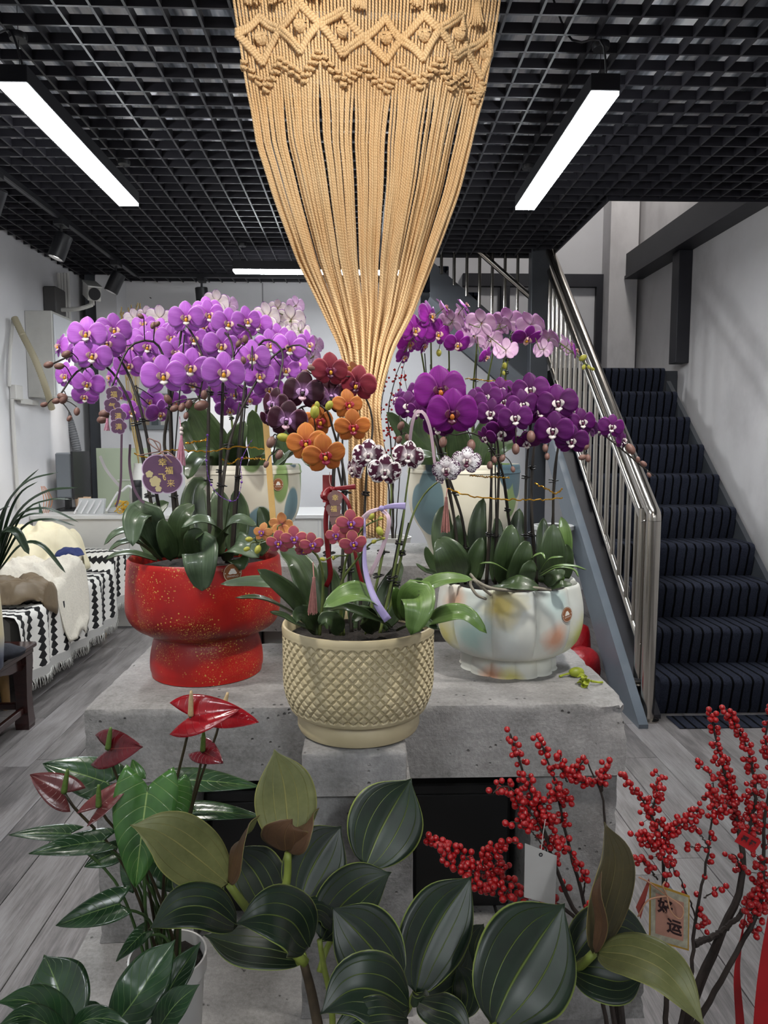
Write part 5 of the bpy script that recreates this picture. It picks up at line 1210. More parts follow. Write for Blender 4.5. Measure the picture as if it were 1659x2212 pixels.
for px_, py_ in ((600, 6), (680, 14), (775, 6), (895, 22), (940, 18), (1035, 28), (545, -6)):
    p = mac(sx(px_, py_), py_) + A(0, -.014, 0); g = G()
    for k_ in range(26):
        a, q = rs.uniform(0, 6.28), rs.uniform(.2, 1) ** .5; o_ = A(.018 * q * math.cos(a), -.006 * math.sin(a) * q - .006, 0)
        g.tube(smooth_line([p + o_ * .5 + A(0, 0, .055), p + o_ * .8 + A(0, 0, .02), p + o_ * 1.2 + A(0, 0, rs.uniform(-.012, 0))], 5), .0026, 5)
    add('tassel', g, M_CORD, mt, 'all')
rod = [mac(.0, -64), mac(.5, -64), mac(1, -64)]
add('rod', G().tube(smooth_line([rod[0] - A(.03, 0, 0), rod[1], rod[2] + A(.03, 0, 0)], 12), .011, 10), plain('wood_rod', '#8a6a44', .6, 0, .2, 30), mt)
for r_ in (rod[0], rod[2]): add('hanging_string', G().tube([r_, A(r_[0], r_[1], 3.08)], .002, 5), M_CORD, mt)
# ================================================================ plants in front of the stand
def vein_leaf_mat(name, dark, mid, vein, margin, rough=.42, veins=(.0, .38, .72), vw=.022):
    t = NT(name); uv = t.coord('UV'); u, v, _ = t.sep(uv); av = t.math('ABSOLUTE', t.math('SUBTRACT', t.math('MULTIPLY', v, 2.0), 1.0))
    n = t.noise(t.coord(), 14, 4); n2 = t.noise(t.coord(), 120, 2)
    col = t.ramp(t.math('ADD', t.math('MULTIPLY', n, .8), t.math('MULTIPLY', n2, .2)), [(.35, dark), (.65, mid)])
    h = None
    for k_, p in enumerate(veins):
        w_ = vw * (1.5 if k_ == 0 else .8)
        f = t.math('SUBTRACT', 1.0, t.math('DIVIDE', t.math('ABSOLUTE', t.math('SUBTRACT', av, p)), w_), clamp=True)
        fade = t.ramp(u, [(.0, 1.0 if k_ < 2 else .4), (.6, .7 if k_ < 2 else .22), (1.0, .2)])
        fc = t.math('MULTIPLY', f, fade)
        col = t.mix(fc, col, vein); h = f if h is None else t.math('MAXIMUM', h, f)
    col = t.mix(t.ramp(av, [(.955, 0.0), (.98, 1.0)]), col, margin)
    t.bump(t.math('SUBTRACT', 1.0, h), .5, .004)
    return t.set(col, rough, **{'Coat Weight': .1, 'Coat Roughness': .3})
M_MED = vein_leaf_mat('medinilla_leaf', '#0d1b10', '#1b301d', '#7f9040', '#8b9a4c')
M_MEDB = plain('medinilla_underside', '#2f4029', .6, 0, .15, 30)
M_OLIVE = vein_leaf_mat('young_olive_leaf', '#5f6338', '#7f8150', '#b5ad6c', '#9a9a58', .5)
M_BROWN = vein_leaf_mat('young_leaf_brown_back', '#4a3524', '#6a4c34', '#8a6a44', '#7d7040', .55)
M_OLDK = vein_leaf_mat('half_ripe_leaf', '#39341c', '#4d4325', '#6a6034', '#8a7a44', .5)
M_STALK = plain('yellow_green_stalk', '#7f8c3c', .5, 0, .2, 40)
M_WOODY = plain('brown_woody_stalk', '#4c4030', .8, 0, .3, 50, .4)
def fleaf(t, pts, w, mats, normal=None, fold=.08, e=.92, q=.58, cup=.0, seed=0, ripple=.006, nu=22, nv=13, base_w=0.0):
    pp = [P(*p) for p in pts]; d = np.mean([p[2] for p in pts]); W = w * mpp(d) * 1.14
    g = leaf_grid(pp, W, normal, nu, nv, e, q, fold, ripple, cup, seed, base_w * W, tip=.75)
    # soft quilting between the parallel veins
    c = smooth_line(pp, nu); T = np.gradient(c, axis=0)
    for i in range(nu):
        N = unit(np.cross(T[i], g[i, -1] - g[i, 0])) if np.linalg.norm(g[i, -1] - g[i, 0]) > 1e-6 else A(0, 0, 0)
        for j in range(nv):
            v = abs(-1 + 2 * j / (nv - 1)); g[i, j] += N * W * .022 * math.sin(math.pi * min(1, v / .38) if v < .38 else math.pi * (v - .38) / .34 if v < .72 else math.pi * (v - .72) / .28) * math.sin(math.pi * i / (nu - 1))
    return add('leaf', G().grid(g, thick=.0016, mi=0, mi_back=1), list(mats), t, 'all')
med_c = A(*P(760, 2212, .90)[:2], 0)
med = thing('potted_medinilla', med_c, 'broad dark green veined foliage plant with olive young leaves, in front of the stand', 'potted plant')
up = (0, -.5, 1)
GM = (M_MED, M_MEDB)
for pts, w_, nrm, mats in (
    ([(512, 1998, .86), (450, 1960, .84), (385, 1962, .83), (322, 2007, .83)], 92, (0, -.65, 1), GM),
    ([(668, 2046, .85), (630, 1990, .82), (570, 1975, .80), (508, 1996, .80)], 122, (.0, -.75, 1), GM),
    ([(648, 1952, .96), (668, 1890, .98), (700, 1832, 1.0), (738, 1784, 1.02)], 128, (.2, -1, .55), GM),
    ([(790, 1872, 1.04), (820, 1800, 1.07), (855, 1735, 1.09), (889, 1681, 1.10)], 152, (.15, -1, .5), GM),
    ([(694, 2032, .90), (730, 1965, .93), (785, 1915, .96), (846, 1884, .98)], 112, (.25, -1, .9), GM),
    ([(868, 2122, .80), (820, 2068, .83), (768, 2010, .86), (716, 1960, .88)], 142, (-.35, -1, .7), GM),
    ([(898, 2145, .82), (918, 2060, .85), (960, 1975, .88), (1020, 1892, .91)], 142, (.15, -1, .6), GM),
    ([(1066, 2215, .76), (1105, 2130, .78), (1160, 2040, .81), (1220, 1951, .84)], 214, (.2, -1, .6), GM),
    ([(884, 2176, .74), (820, 2140, .71), (755, 2140, .70), (690, 2192, .69)], 138, (-.1, -.8, 1), GM),
    ([(880, 2200, .72), (830, 2190, .69), (770, 2205, .68), (700, 2260, .67)], 70, (-.1, -.6, 1), GM),
    ([(905, 2165, .72), (940, 2180, .70), (980, 2195, .69), (1020, 2240, .68)], 70, (.1, -.6, 1), GM),
    ([(1230, 2085, .92), (1280, 2020, .94), (1340, 2000, .95), (1412, 2038, .95)], 96, (0, -.7, 1), GM),
    ([(1235, 2095, .86), (1290, 2110, .84), (1340, 2120, .83), (1392, 2108, .83)], 92, (0, -.8, .9), GM),
    ([(470, 1965, .98), (430, 1905, 1.0), (395, 1880, 1.01), (359, 1870, 1.02)], 92, (-.2, -1, .8), GM),
    ([(600, 1990, .98), (560, 1900, 1.02), (530, 1860, 1.04), (500, 1830, 1.05)], 110, (-.1, -1, .7), GM),
    ([(660, 2070, .94), (590, 2050, .94), (520, 2040, .95), (440, 2020, .96)], 96, (0, -.4, 1), GM),
    ([(900, 2160, .88), (960, 2120, .9), (1000, 2080, .92), (1010, 2040, .94)], 80, (.5, -.7, .5), GM),
    ([(1030, 2100, .92), (1025, 2050, .94), (1035, 2015, .96), (1045, 1995, .97)], 66, (0, -1, .6), GM),
    ([(1000, 2200, .86), (1010, 2150, .88), (1000, 2110, .9), (985, 2085, .91)], 66, (-.4, -.8, .5), GM),
    ([(640, 1975, .90), (690, 1965, .92), (720, 1990, .92), (735, 2030, .91)], 56, (.2, -.5, 1), GM),
    ([(890, 2172, .76), (905, 2150, .74), (920, 2150, .73), (925, 2165, .72)], 28, (.3, -.6, 1), GM),
    # young shoots: olive in front, brown behind
    ([(625, 1838, .97), (620, 1760, .99), (612, 1690, 1.0), (592, 1618, 1.01)], 122, (.1, -1, .25), (M_OLIVE, M_BROWN)),
    ([(622, 1838, .96), (640, 1815, .95), (665, 1780, .96), (690, 1745, .98)], 60, (.9, .6, .3), (M_OLIVE, M_BROWN)),
    ([(618, 1838, .955), (615, 1805, .94), (620, 1785, .935), (632, 1768, .94)], 96, (0, .9, .5), (M_OLIVE, M_BROWN)),
    ([(492, 1908, .92), (420, 1848, .90), (350, 1800, .88), (280, 1782, .87)], 118, (.1, -.9, .8), (M_OLIVE, M_BROWN)),
    ([(495, 1908, .92), (508, 1850, .91), (530, 1800, .92), (562, 1760, .94)], 66, (.95, .4, .3), (M_OLIVE, M_BROWN)),
    ([(1282, 2058, .84), (1310, 1960, .85), (1330, 1860, .86), (1305, 1775, .87)], 96, (.25, -1, .15), (M_OLDK, M_BROWN)),
    ([(1285, 2058, .83), (1300, 1995, .82), (1290, 1930, .82), (1300, 1880, .83)], 36, (-.9, -.5, .1), (M_BROWN, M_BROWN)),
    ([(1290, 2055, .83), (1370, 2065, .78), (1450, 2110, .74), (1525, 2222, .71)], 104, (.15, -.8, .8), (M_OLIVE, M_BROWN))):
    fleaf(med, pts, w_, mats, nrm, seed=int(pts[0][0]))
for pts, r in (([(622, 1842, .965), (620, 1900, .96), (608, 1965, .95), (650, 2080, .93)], .0062), ([(495, 1910, .92), (520, 1945, .92), (560, 1990, .92), (660, 2080, .93)], .0062), ([(1282, 2060, .84), (1262, 2080, .85), (1230, 2110, .87), (1100, 2260, .90)], .0062), ([(690, 2030, .90), (700, 2090, .90), (715, 2160, .90), (720, 2260, .90)], .0042), ([(898, 2145, .82), (880, 2180, .82), (860, 2212, .84), (840, 2290, .88)], .005), ([(1066, 2212, .76), (1050, 2240, .78), (1000, 2290, .85)], .005), ([(650, 1952, .96), (640, 2000, .95), (660, 2080, .93)], .004), ([(790, 1872, 1.04), (760, 1960, 1.0), (710, 2040, .95), (690, 2100, .93)], .004)):
    add('stalk', G().tube(smooth_line([P(*q) for q in pts], 16), [r * .85, r, r * 1.1], 9), M_STALK, med, 'all')
bz = .38
for pts in ([(655, 2075, .93), (680, 2180, .93)], [(720, 2260, .90), (730, 2300, .90)], [(840, 2290, .88), (800, 2330, .9)], [(1100, 2260, .90), (900, 2400, .9)], [(1000, 2290, .85), (860, 2420, .9)]):
    a_, b_ = P(*pts[0]), P(*pts[1]); e_ = med_c + A(random.uniform(-.04, .04), random.uniform(-.04, .04), bz)
    add('woody_stem', G().tube(smooth_line([a_, b_, e_], 14), [.006, .008, .011], 8), M_WOODY, med, 'all')
def simple_pot(t, c, r, h, mat, hole=True):
    pr = [(0, 0), (r * .74, 0), (r * .76, .004), (r * .95, h * .86), (r * .96, h * .87), (r * 1.03, h * .875), (r * 1.03, h), (r * .98, h), (r * .93, h * .85), (0, h * .85)]
    add('pot', G().lathe(pr, 40, c, closed=False), mat, t, 40)
    g = G(); rs_ = random.Random(2); n = 24; V = [(c[0], c[1], c[2] + h * .9)]
    for j in (1, 2, 3):
        for k_ in range(n): V.append((c[0] + r * .94 * j / 3 * math.cos(k_ * 2 * math.pi / n), c[1] + r * .94 * j / 3 * math.sin(k_ * 2 * math.pi / n), c[2] + h * .88 + rs_.uniform(0, .012)))
    g.add(V, [(0, 1 + k_, 1 + (k_ + 1) % n) for k_ in range(n)] + [(1 + j * n + k_, 1 + (j + 1) * n + k_, 1 + (j + 1) * n + (k_ + 1) % n, 1 + j * n + (k_ + 1) % n) for j in (0, 1) for k_ in range(n)])
    add('soil', g, M_SOIL, t, 'all')
M_PWHITE = plain('white_plastic_pot', '#c9c7c4', .35)
M_PBRN = plain('brown_plastic_pot', '#4a332a', .5)
simple_pot(med, med_c, .11, .40, M_PBRN)
# ---------------------------------------------------------------- anthurium
def anth_mat(name, dark, mid, vein, rough=.28):
    t = NT(name); uv = t.coord('UV'); u, v, _ = t.sep(uv); av = t.math('ABSOLUTE', t.math('SUBTRACT', t.math('MULTIPLY', v, 2.0), 1.0))
    n = t.noise(t.coord(), 18, 3)
    ch = t.math('FRACT', t.math('MULTIPLY', t.math('SUBTRACT', u, t.math('MULTIPLY', av, .35)), 8.0))
    sv = t.math('SUBTRACT', 1.0, t.math('DIVIDE', t.math('ABSOLUTE', t.math('SUBTRACT', ch, .5)), .06), clamp=True)
    f = t.math('SUBTRACT', 1.0, t.math('DIVIDE', av, .035), clamp=True)
    col = t.mix(t.math('MAXIMUM', f, t.math('MULTIPLY', sv, .35)), t.ramp(n, [(.35, dark), (.65, mid)]), vein)
    t.bump(t.math('ADD', t.math('MULTIPLY', sv, -.5), t.noise(t.coord(), 40, 2)), .35, .004)
    return t.set(col, rough, **{'Coat Weight': .25, 'Coat Roughness': .15})
M_ANL = anth_mat('anthurium_leaf', '#17301a', '#2a4a2a', '#7f9a58')
M_ANL2 = anth_mat('anthurium_leaf_bright', '#33592a', '#4c7a38', '#a7bf70')
M_ANB = plain('anthurium_leaf_back', '#2c4527', .5, 0, .15, 30)
M_SPR = anth_mat('red_spathe', '#7d0a14', '#a51420', '#6e0a12', .2)
M_SPD = anth_mat('maroon_spathe', '#4a0c14', '#651620', '#7d3a34', .22)
M_SPO = anth_mat('faded_maroon_spathe', '#5a2a2a', '#7a4040', '#8f5a50', .25)
M_SPX, M_SPXG = plain('cream_spadix', '#d3b88a', .6, 0, .1, 200, .4), plain('green_spadix', '#5f7a35', .6, 0, .2, 200, .4)
M_ASTEM = plain('anthurium_stem', '#3c3420', .5, 0, .25, 40); M_ASTEMG = plain('anthurium_leaf_stem', '#3f5a2c', .5, 0, .2, 40)
def heart_grid(c, axis, normal, L, W, droop=.15, cup=.1, lobes=.22, nu=20, nv=13):
    """heart leaf: c is where the stalk joins, axis points to the tip"""
    N = unit(normal); T = unit(np.asarray(axis) - N * (np.asarray(axis) @ N)); B = np.cross(N, T); g = np.zeros((nu, nv, 3))
    for i in range(nu):
        u = i / (nu - 1)
        for j in range(nv):
            v = -1 + 2 * j / (nv - 1)
            h = W / 2 * (math.sin(math.pi * min(1, u * .86 + .14) ** .8) ** .75 if u < 1 else 0) * (1 - .25 * u)
            if u == 1: h = 0
            x = L * (u * (1 + lobes) - lobes * abs(v) ** .8 * (1.0) * (1 - u) - lobes * u) if True else 0
            z = -droop * L * u * u + cup * W * (v * v) * (1 - .5 * u) - .02 * W * math.cos(v * 6)
            g[i, j] = c + T * x + B * h * v + N * z
    return g
an_base = P(362, 2062, 1.10)
an_floor = .2895
an_c = A(an_base[0], an_base[1], an_floor)
an = thing('potted_anthurium', an_c, 'red and maroon flowering anthurium in a white plastic pot, left of the stand', 'potted plant')
an_h = an_base[2] - an_floor
simple_pot(an, an_c, .060, an_h, M_PWHITE)
ring_l = [an_c + A(.075 * math.cos(a), .075 * math.sin(a), .02) for a in np.linspace(0, 2 * math.pi, 33)]
add('saucer', G().lathe([(0, 0), (.068, 0), (.078, .02), (.074, .021), (.065, .005), (0, .005)], 40, an_c, closed=False), M_PWHITE, an)
an_top = an_c + A(0, 0, an_h * .9)
def stem_to(t, c, r, m, bow=.3, name='stem'):
    b = an_top + A(random.uniform(-.03, .03), random.uniform(-.03, .03), 0)
    mid = (b + c) / 2 + A((c[0] - b[0]) * -.12, 0, .03)
    add(name, G().tube(smooth_line([c, c * .85 + mid * .15 - A(0, 0, .004), mid, b], 14), [r * .9, r, r * 1.2], 7), m, t, 'all')
def px_axis(p0, p1): return P(*p1) - P(*p0)
def hleaf(p0, p1, w, m, nrm, lob=.22, droop=.15, cup=.08, name='leaf'):
    c = P(*p0); a = px_axis(p0, p1); L = np.linalg.norm(a); W = w * mpp(p0[2])
    n = unit(np.asarray(nrm, float)); n = unit(n - unit(a) * (n @ unit(a)) * .9)
    o = add(name, G().grid(heart_grid(c, a, n, L, W, droop, cup, lob), thick=.0015, mi=0, mi_back=1), [m, M_ANB if m in (M_ANL, M_ANL2) else m], an, 'all')
    return c, o
for p0, p1, w_, m, nrm in (
    ((319, 1700, 1.02), (287, 1925, .97), 150, M_ANL2, (.15, -1, .45)), ((232, 1690, 1.10), (91, 1639, 1.10), 105, M_ANL, (0, -.7, .9)), ((150, 1800, 1.06), (20, 1790, 1.04), 48, M_ANL, (0, -.5, 1)),
    ((222, 1816, 1.03), (61, 1830, 1.00), 66, M_ANL, (0, -.6, 1)), ((256, 1952, 1.02), (115, 1993, 1.0), 82, M_ANL, (0, -.7, .9)), ((310, 2014, 1.04), (250, 2068, 1.0), 44, M_ANL, (-.2, -.8, .7)),
    ((394, 1684, 1.16), (560, 1686, 1.16), 66, M_ANL, (0, -.6, 1)), ((420, 1750, 1.12), (560, 1750, 1.10), 52, M_ANL, (0, -.55, 1)), ((372, 1700, 1.08), (385, 1800, 1.06), 90, M_ANL2, (.3, -1, .4)),
    ((250, 1840, 1.08), (180, 1870, 1.06), 56, M_ANL, (0, -.7, .6)), ((340, 1860, 1.12), (400, 1930, 1.1), 90, M_ANL, (.2, -.8, .6)), ((300, 1900, 1.14), (260, 1840, 1.15), 70, M_ANL, (0, -1, .4)), ((300, 1680, 1.06), (285, 1640, 1.07), 36, M_ANL2, (.2, -1, .3)), ((400, 1850, 1.14), (470, 1840, 1.14), 70, M_ANL, (.1, -.8, .6))):
    c, o = hleaf(p0, p1, w_, m, nrm); stem_to(an, c, .0022, M_ASTEMG, name='leaf_stalk')
for p0, p1, w_, m, nrm, sx_, sd in (
    ((233, 1618, 1.06), (292, 1612, 1.02), 92, M_SPD, (-.1, -1, .55), (239, 1572, 1.05), M_SPXG), ((138, 1712, 1.03), (66, 1672, 1.02), 80, M_SPO, (.1, -.9, .8), (146, 1662, 1.02), M_SPXG),
    ((213, 1742, 1.00), (292, 1670, 1.03), 66, M_SPO, (-.2, -.7, .9), (213, 1696, .99), M_SPXG), ((412, 1546, 1.05), (514, 1528, 1.04), 100, M_SPR, (-.1, -1, .62), (413, 1493, 1.04), M_SPX),
    ((478, 1545, 1.10), (557, 1556, 1.09), 66, M_SPR, (.05, -.9, .8), (492, 1496, 1.10), M_SPX), ((438, 1622, 1.10), (472, 1640, 1.06), 62, M_SPD, (.1, -.9, .6), (440, 1580, 1.08), M_SPXG)):
    c, o = hleaf(p0, p1, w_, m, nrm, .42, .12, .10, 'spathe'); b_ = P(*sx_)
    sp = add('spadix', G().tube(smooth_line([c + (b_ - c) * .02, c * .5 + b_ * .5, b_], 10), [.0045, .004, .0036, .002], 10), sd, o, 'all')
    stem_to(an, c, .0023, M_ASTEM, name='flower_stalk')
# ---------------------------------------------------------------- plant at the lower left corner
bl_c = A(*P(190, 2212, .82)[:2], 0)
bl = thing('potted_foliage_plant', bl_c, 'dark glossy broad-leaved plant at the lower left corner of the photo', 'potted plant')
GL = (M_ANL, M_ANB)
for pts, w_, nrm in (([(140, 2230, .82), (135, 2170, .84), (115, 2110, .86), (95, 2062, .87)], 124, (.1, -1, .5)), ([(240, 2225, .80), (290, 2160, .80), (335, 2090, .82), (380, 2028, .84)], 100, (-.2, -1, .6)), ([(330, 2215, .84), (370, 2130, .86), (405, 2075, .88), (434, 2034, .89)], 54, (-.2, -1, .5)), ([(330, 2240, .78), (370, 2180, .77), (400, 2150, .77), (432, 2126, .77)], 60, (-.2, -1, .7)),
    ([(160, 2240, .76), (100, 2180, .74), (50, 2160, .73), (-10, 2165, .72)], 70, (0, -.7, 1)), ([(185, 2240, .84), (195, 2200, .84), (198, 2180, .85), (190, 2160, .86)], 44, (0, -1, .5)), ([(140, 2240, .74), (180, 2205, .72), (230, 2200, .71), (285, 2215, .71)], 50, (0, -.6, 1)), ([(150, 2250, .72), (90, 2205, .70), (40, 2195, .69), (-10, 2220, .68)], 50, (0, -.6, 1))):
    fleaf(bl, pts, w_, GL, nrm, seed=int(pts[3][0]))
    a_ = P(*pts[0]); add('leaf_stalk', G().tube(smooth_line([a_, a_ * .6 + (bl_c + A(0, 0, .4)) * .4, bl_c + A(0, 0, .3)], 8), .004, 7), M_ASTEMG, bl, 'all')
simple_pot(bl, bl_c, .1, .34, M_PBRN)
# ================================================================ winterberry branches
M_BERRY = plain('red_berry', '#a01216', .25, 0, .25, 25, **{'Coat Weight': .3})
M_TWIG = plain('dark_twig', '#2a211c', .8, 0, .35, 60, .6)
bg = G(); bg.ball((0, 0, 0), 1.0, 10, 7); bg.ball((0, 0, -.97), .14, 6, 4, 1)
BERRY = mesh('berry', bg, [M_BERRY, plain('berry_tip', '#1c100c', .8)], 'all')
brs = random.Random(21)
def berries(t, l, i0, i1, n, spread, rad=.0051, n2=None):
    """berries seated round the twig l between samples i0..i1"""
    placed = []; n = int(n * .8) if n > 14 else n
    tries = 0
    while len(placed) < n and tries < n * 12:
        tries += 1; f = brs.uniform(i0, i1) * (len(l) - 1); a = int(f); p = l[a] + (l[min(a + 1, len(l) - 1)] - l[a]) * (f - a)
        d = unit(A(brs.gauss(0, 1), brs.gauss(0, 1), brs.gauss(0, 1))); q = p + d * spread * brs.uniform(.45, 1.0); r = rad * brs.uniform(.85, 1.12)
        if any(np.linalg.norm(q - z) < rad * 1.45 for z in placed): continue
        placed.append(q); inst('berry', BERRY, t, q, frame(d * -1, (.3, .2, .9)), r)
    return placed
def branch(label, twigs, foot, group='winterberry branches'):
    """twigs: list of (points, start radius, end radius, [(i0,i1,count,spread)])"""
    t = thing('winterberry_branch', foot, label, 'branch', group); g = G()
    for pts, r0, r1, bs in twigs:
        l = smooth_line([P(*q) if not isinstance(q, np.ndarray) else q for q in pts], 30); wob = np.array([[brs.uniform(-1, 1), brs.uniform(-1, 1), brs.uniform(-.6, .6)] for _ in l]) * .0016
        wob[0] = 0; l = l + wob; g.tube(l, [r0, (r0 + r1) / 2, r1], 7)
        for i0, i1, n, sp in bs:
            for q in berries(t, l, i0, i1, n, sp):
                j = int(np.argmin(np.linalg.norm(l - q, axis=1))); 
                if np.linalg.norm(l[j] - q) > .009: g.tube([l[j], q], .0006, 4, False)
    add('branch', g, M_TWIG, t, 40)
    return t
vl = A(*P(1370, 2212, .95)[:2], 0); vr = A(*P(1440, 2212, 1.12)[:2], 0)
LA = lambda dz=0: A(vl[0], vl[1], .27 + dz)
RA = lambda dz=0: A(vr[0], vr[1], .22 + dz)
branch('winterberry branch with the tallest dense berry spike before the right block', [
    ([LA(), (1330, 2090, 1.03), (1246, 1974, 1.08), (1204, 1880, 1.10), (1171, 1782, 1.12), (1143, 1702, 1.13), (1100, 1586, 1.14)], .0062, .0016, [(.58, .68, 8, .016), (.68, .86, 52, .022), (.84, 1.0, 36, .014)]),
    ([(1180, 1815, 1.11), (1140, 1745, 1.11), (1100, 1700, 1.11), (1065, 1712, 1.10)], .002, .001, [(.35, 1.0, 40, .017)]),
    ([(1160, 1760, 1.12), (1185, 1720, 1.11), (1200, 1700, 1.11)], .002, .001, [(.0, 1.0, 26, .018)]),
    ([(1190, 1850, 1.1), (1150, 1800, 1.09), (1110, 1775, 1.09), (1095, 1785, 1.08)], .0014, .0008, [(.6, 1, 8, .009)]),
    ([(1170, 1790, 1.12), (1140, 1780, 1.1), (1130, 1755, 1.1)], .0014, .0008, [(.3, 1, 14, .011)]), ([(1175, 1785, 1.12), (1190, 1770, 1.1), (1180, 1755, 1.1)], .0014, .0008, [(.3, 1, 12, .010)])], LA())
branch('winterberry branch second from left, tip pointing at the pastel pot', [
    ([LA(.01), (1320, 2080, 1.05), (1270, 1970, 1.10), (1237, 1857, 1.13), (1209, 1740, 1.15), (1190, 1660, 1.16), (1162, 1592, 1.17)], .0058, .0014, [(.72, .86, 24, .013), (.86, 1.0, 22, .011)]),
    ([(1209, 1740, 1.15), (1222, 1720, 1.14), (1232, 1735, 1.13)], .0014, .0008, [(.3, 1, 9, .009)]), ([(1225, 1690, 1.15), (1213, 1660, 1.15), (1210, 1630, 1.15)], .0014, .0008, [(.1, 1, 11, .009)]),
    ([(1260, 1940, 1.11), (1262, 1890, 1.10), (1235, 1850, 1.09), (1200, 1812, 1.09)], .0016, .0008, [(.25, 1.0, 24, .009)]), ([(1262, 1960, 1.1), (1275, 1950, 1.09), (1282, 1945, 1.09)], .0012, .0008, [(.3, 1, 5, .008)])], LA(.01))
branch('forked winterberry branch with sparse berries before the slab right corner', [
    ([LA(.02), (1330, 2050, 1.05), (1318, 1900, 1.10), (1307, 1772, 1.13), (1298, 1711, 1.14), (1284, 1678, 1.15), (1266, 1632, 1.16)], .0062, .0012, []),
    ([(1298, 1708, 1.14), (1305, 1670, 1.14), (1316, 1648, 1.14)], .003, .001, [(.25, 1, 22, .012)]), ([(1286, 1690, 1.15), (1262, 1690, 1.14), (1243, 1682, 1.13), (1232, 1660, 1.13)], .0022, .001, [(.0, .5, 10, .009), (.5, 1, 12, .011)]),
    ([(1262, 1690, 1.14), (1240, 1675, 1.13), (1262, 1640, 1.13)], .0018, .001, [(.4, 1, 20, .012)])], LA(.02))
branch('low winterberry branch reaching left over the dark hollow', [
    ([LA(-.01), (1310, 2100, 1.02), (1232, 1974, 1.04), (1134, 1927, 1.06), (1054, 1885, 1.07), (974, 1829, 1.08), (915, 1808, 1.09)], .0055, .0012, [(.70, .80, 22, .014), (.78, .93, 44, .015), (.93, 1.0, 12, .009)]),
    ([(1054, 1885, 1.07), (1000, 1880, 1.06), (955, 1850, 1.06), (945, 1825, 1.06)], .0018, .0008, [(.2, 1.0, 26, .010)]), ([(1040, 1875, 1.07), (1050, 1840, 1.06), (1055, 1830, 1.06)], .0014, .0008, [(.5, 1, 11, .009)]),
    ([(1075, 1890, 1.07), (1085, 1870, 1.06), (1070, 1868, 1.06)], .0014, .0008, [(.2, 1, 14, .012)]), ([(1065, 1893, 1.07), (1085, 1825, 1.05), (1118, 1820, 1.05)], .0014, .0008, [(.45, 1, 16, .009)])], LA(-.01))
branch('short winterberry branch with a fat berry cluster behind the biggest leaf', [
    ([LA(-.02), (1290, 2110, 1.0), (1200, 2030, 1.0), (1150, 1985, 1.0), (1095, 1925, 1.01)], .005, .0014, [(.62, 1.0, 62, .018)]),
    ([(1150, 1985, 1.0), (1170, 1965, 1.0), (1195, 1950, 1.0)], .0016, .001, [(.2, 1, 18, .010)]), ([(1110, 1945, 1.01), (1060, 1930, 1.02), (1010, 1900, 1.03)], .002, .001, [(.55, 1, 12, .009)]), ([(1095, 1925, 1.01), (1070, 1915, 1.02), (1055, 1920, 1.02)], .0012, .0008, [(.3, 1, 12, .009)])], LA(-.02))
branch('winterberry branch with a dense round head in front of the plank floor', [
    ([RA(), (1439, 2204, 1.13), (1436, 1969, 1.18), (1429, 1829, 1.20), (1410, 1765, 1.21), (1418, 1720, 1.22), (1422, 1675, 1.22)], .0058, .0016, [(.73, .88, 66, .024), (.88, 1.0, 30, .015)]),
    ([(1410, 1765, 1.21), (1390, 1730, 1.21), (1365, 1700, 1.21), (1345, 1674, 1.21)], .002, .001, [(.2, 1, 26, .009)]), ([(1429, 1815, 1.2), (1460, 1788, 1.19), (1485, 1765, 1.19), (1508, 1748, 1.19)], .002, .001, [(.2, 1, 40, .014)]),
    ([(1425, 1830, 1.2), (1390, 1810, 1.18), (1370, 1805, 1.18)], .002, .001, [(.1, 1, 32, .013)]), ([(1420, 1900, 1.19), (1398, 1870, 1.17), (1375, 1850, 1.17)], .0016, .0008, [(.4, 1, 12, .011)]), ([(1432, 1930, 1.18), (1450, 1870, 1.17), (1448, 1840, 1.17)], .0012, .0007, [(.2, 1, 6, .007)])], RA())
branch('thin sparse winterberry branch left of the thick curved trunk', [
    ([RA(.01), (1490, 2120, 1.14), (1500, 2007, 1.17), (1528, 1847, 1.20), (1540, 1750, 1.22), (1542, 1690, 1.23)], .0048, .0012, [(.55, .9, 16, .010), (.9, 1, 10, .010)]),
    ([(1505, 1985, 1.17), (1470, 1900, 1.16), (1440, 1860, 1.15), (1436, 1840, 1.15)], .0016, .0008, [(.3, 1, 7, .007)]), ([(1535, 1830, 1.2), (1500, 1830, 1.19), (1487, 1828, 1.19)], .0012, .0008, [(.4, 1, 4, .006)]), ([(1520, 1940, 1.18), (1550, 1920, 1.17), (1562, 1916, 1.17)], .0012, .0008, [(.5, 1, 4, .008)]), ([(1512, 1960, 1.18), (1518, 1985, 1.17), (1520, 2005, 1.17)], .0012, .0008, [(.1, 1, 11, .011)]), ([(1530, 1830, 1.2), (1510, 1800, 1.19), (1490, 1780, 1.19)], .0012, .0008, [(.5, 1, 4, .007)]), ([(1540, 1740, 1.22), (1560, 1755, 1.21), (1570, 1750, 1.21)], .0012, .0008, [(.0, 1, 12, .011)])], RA(.01))
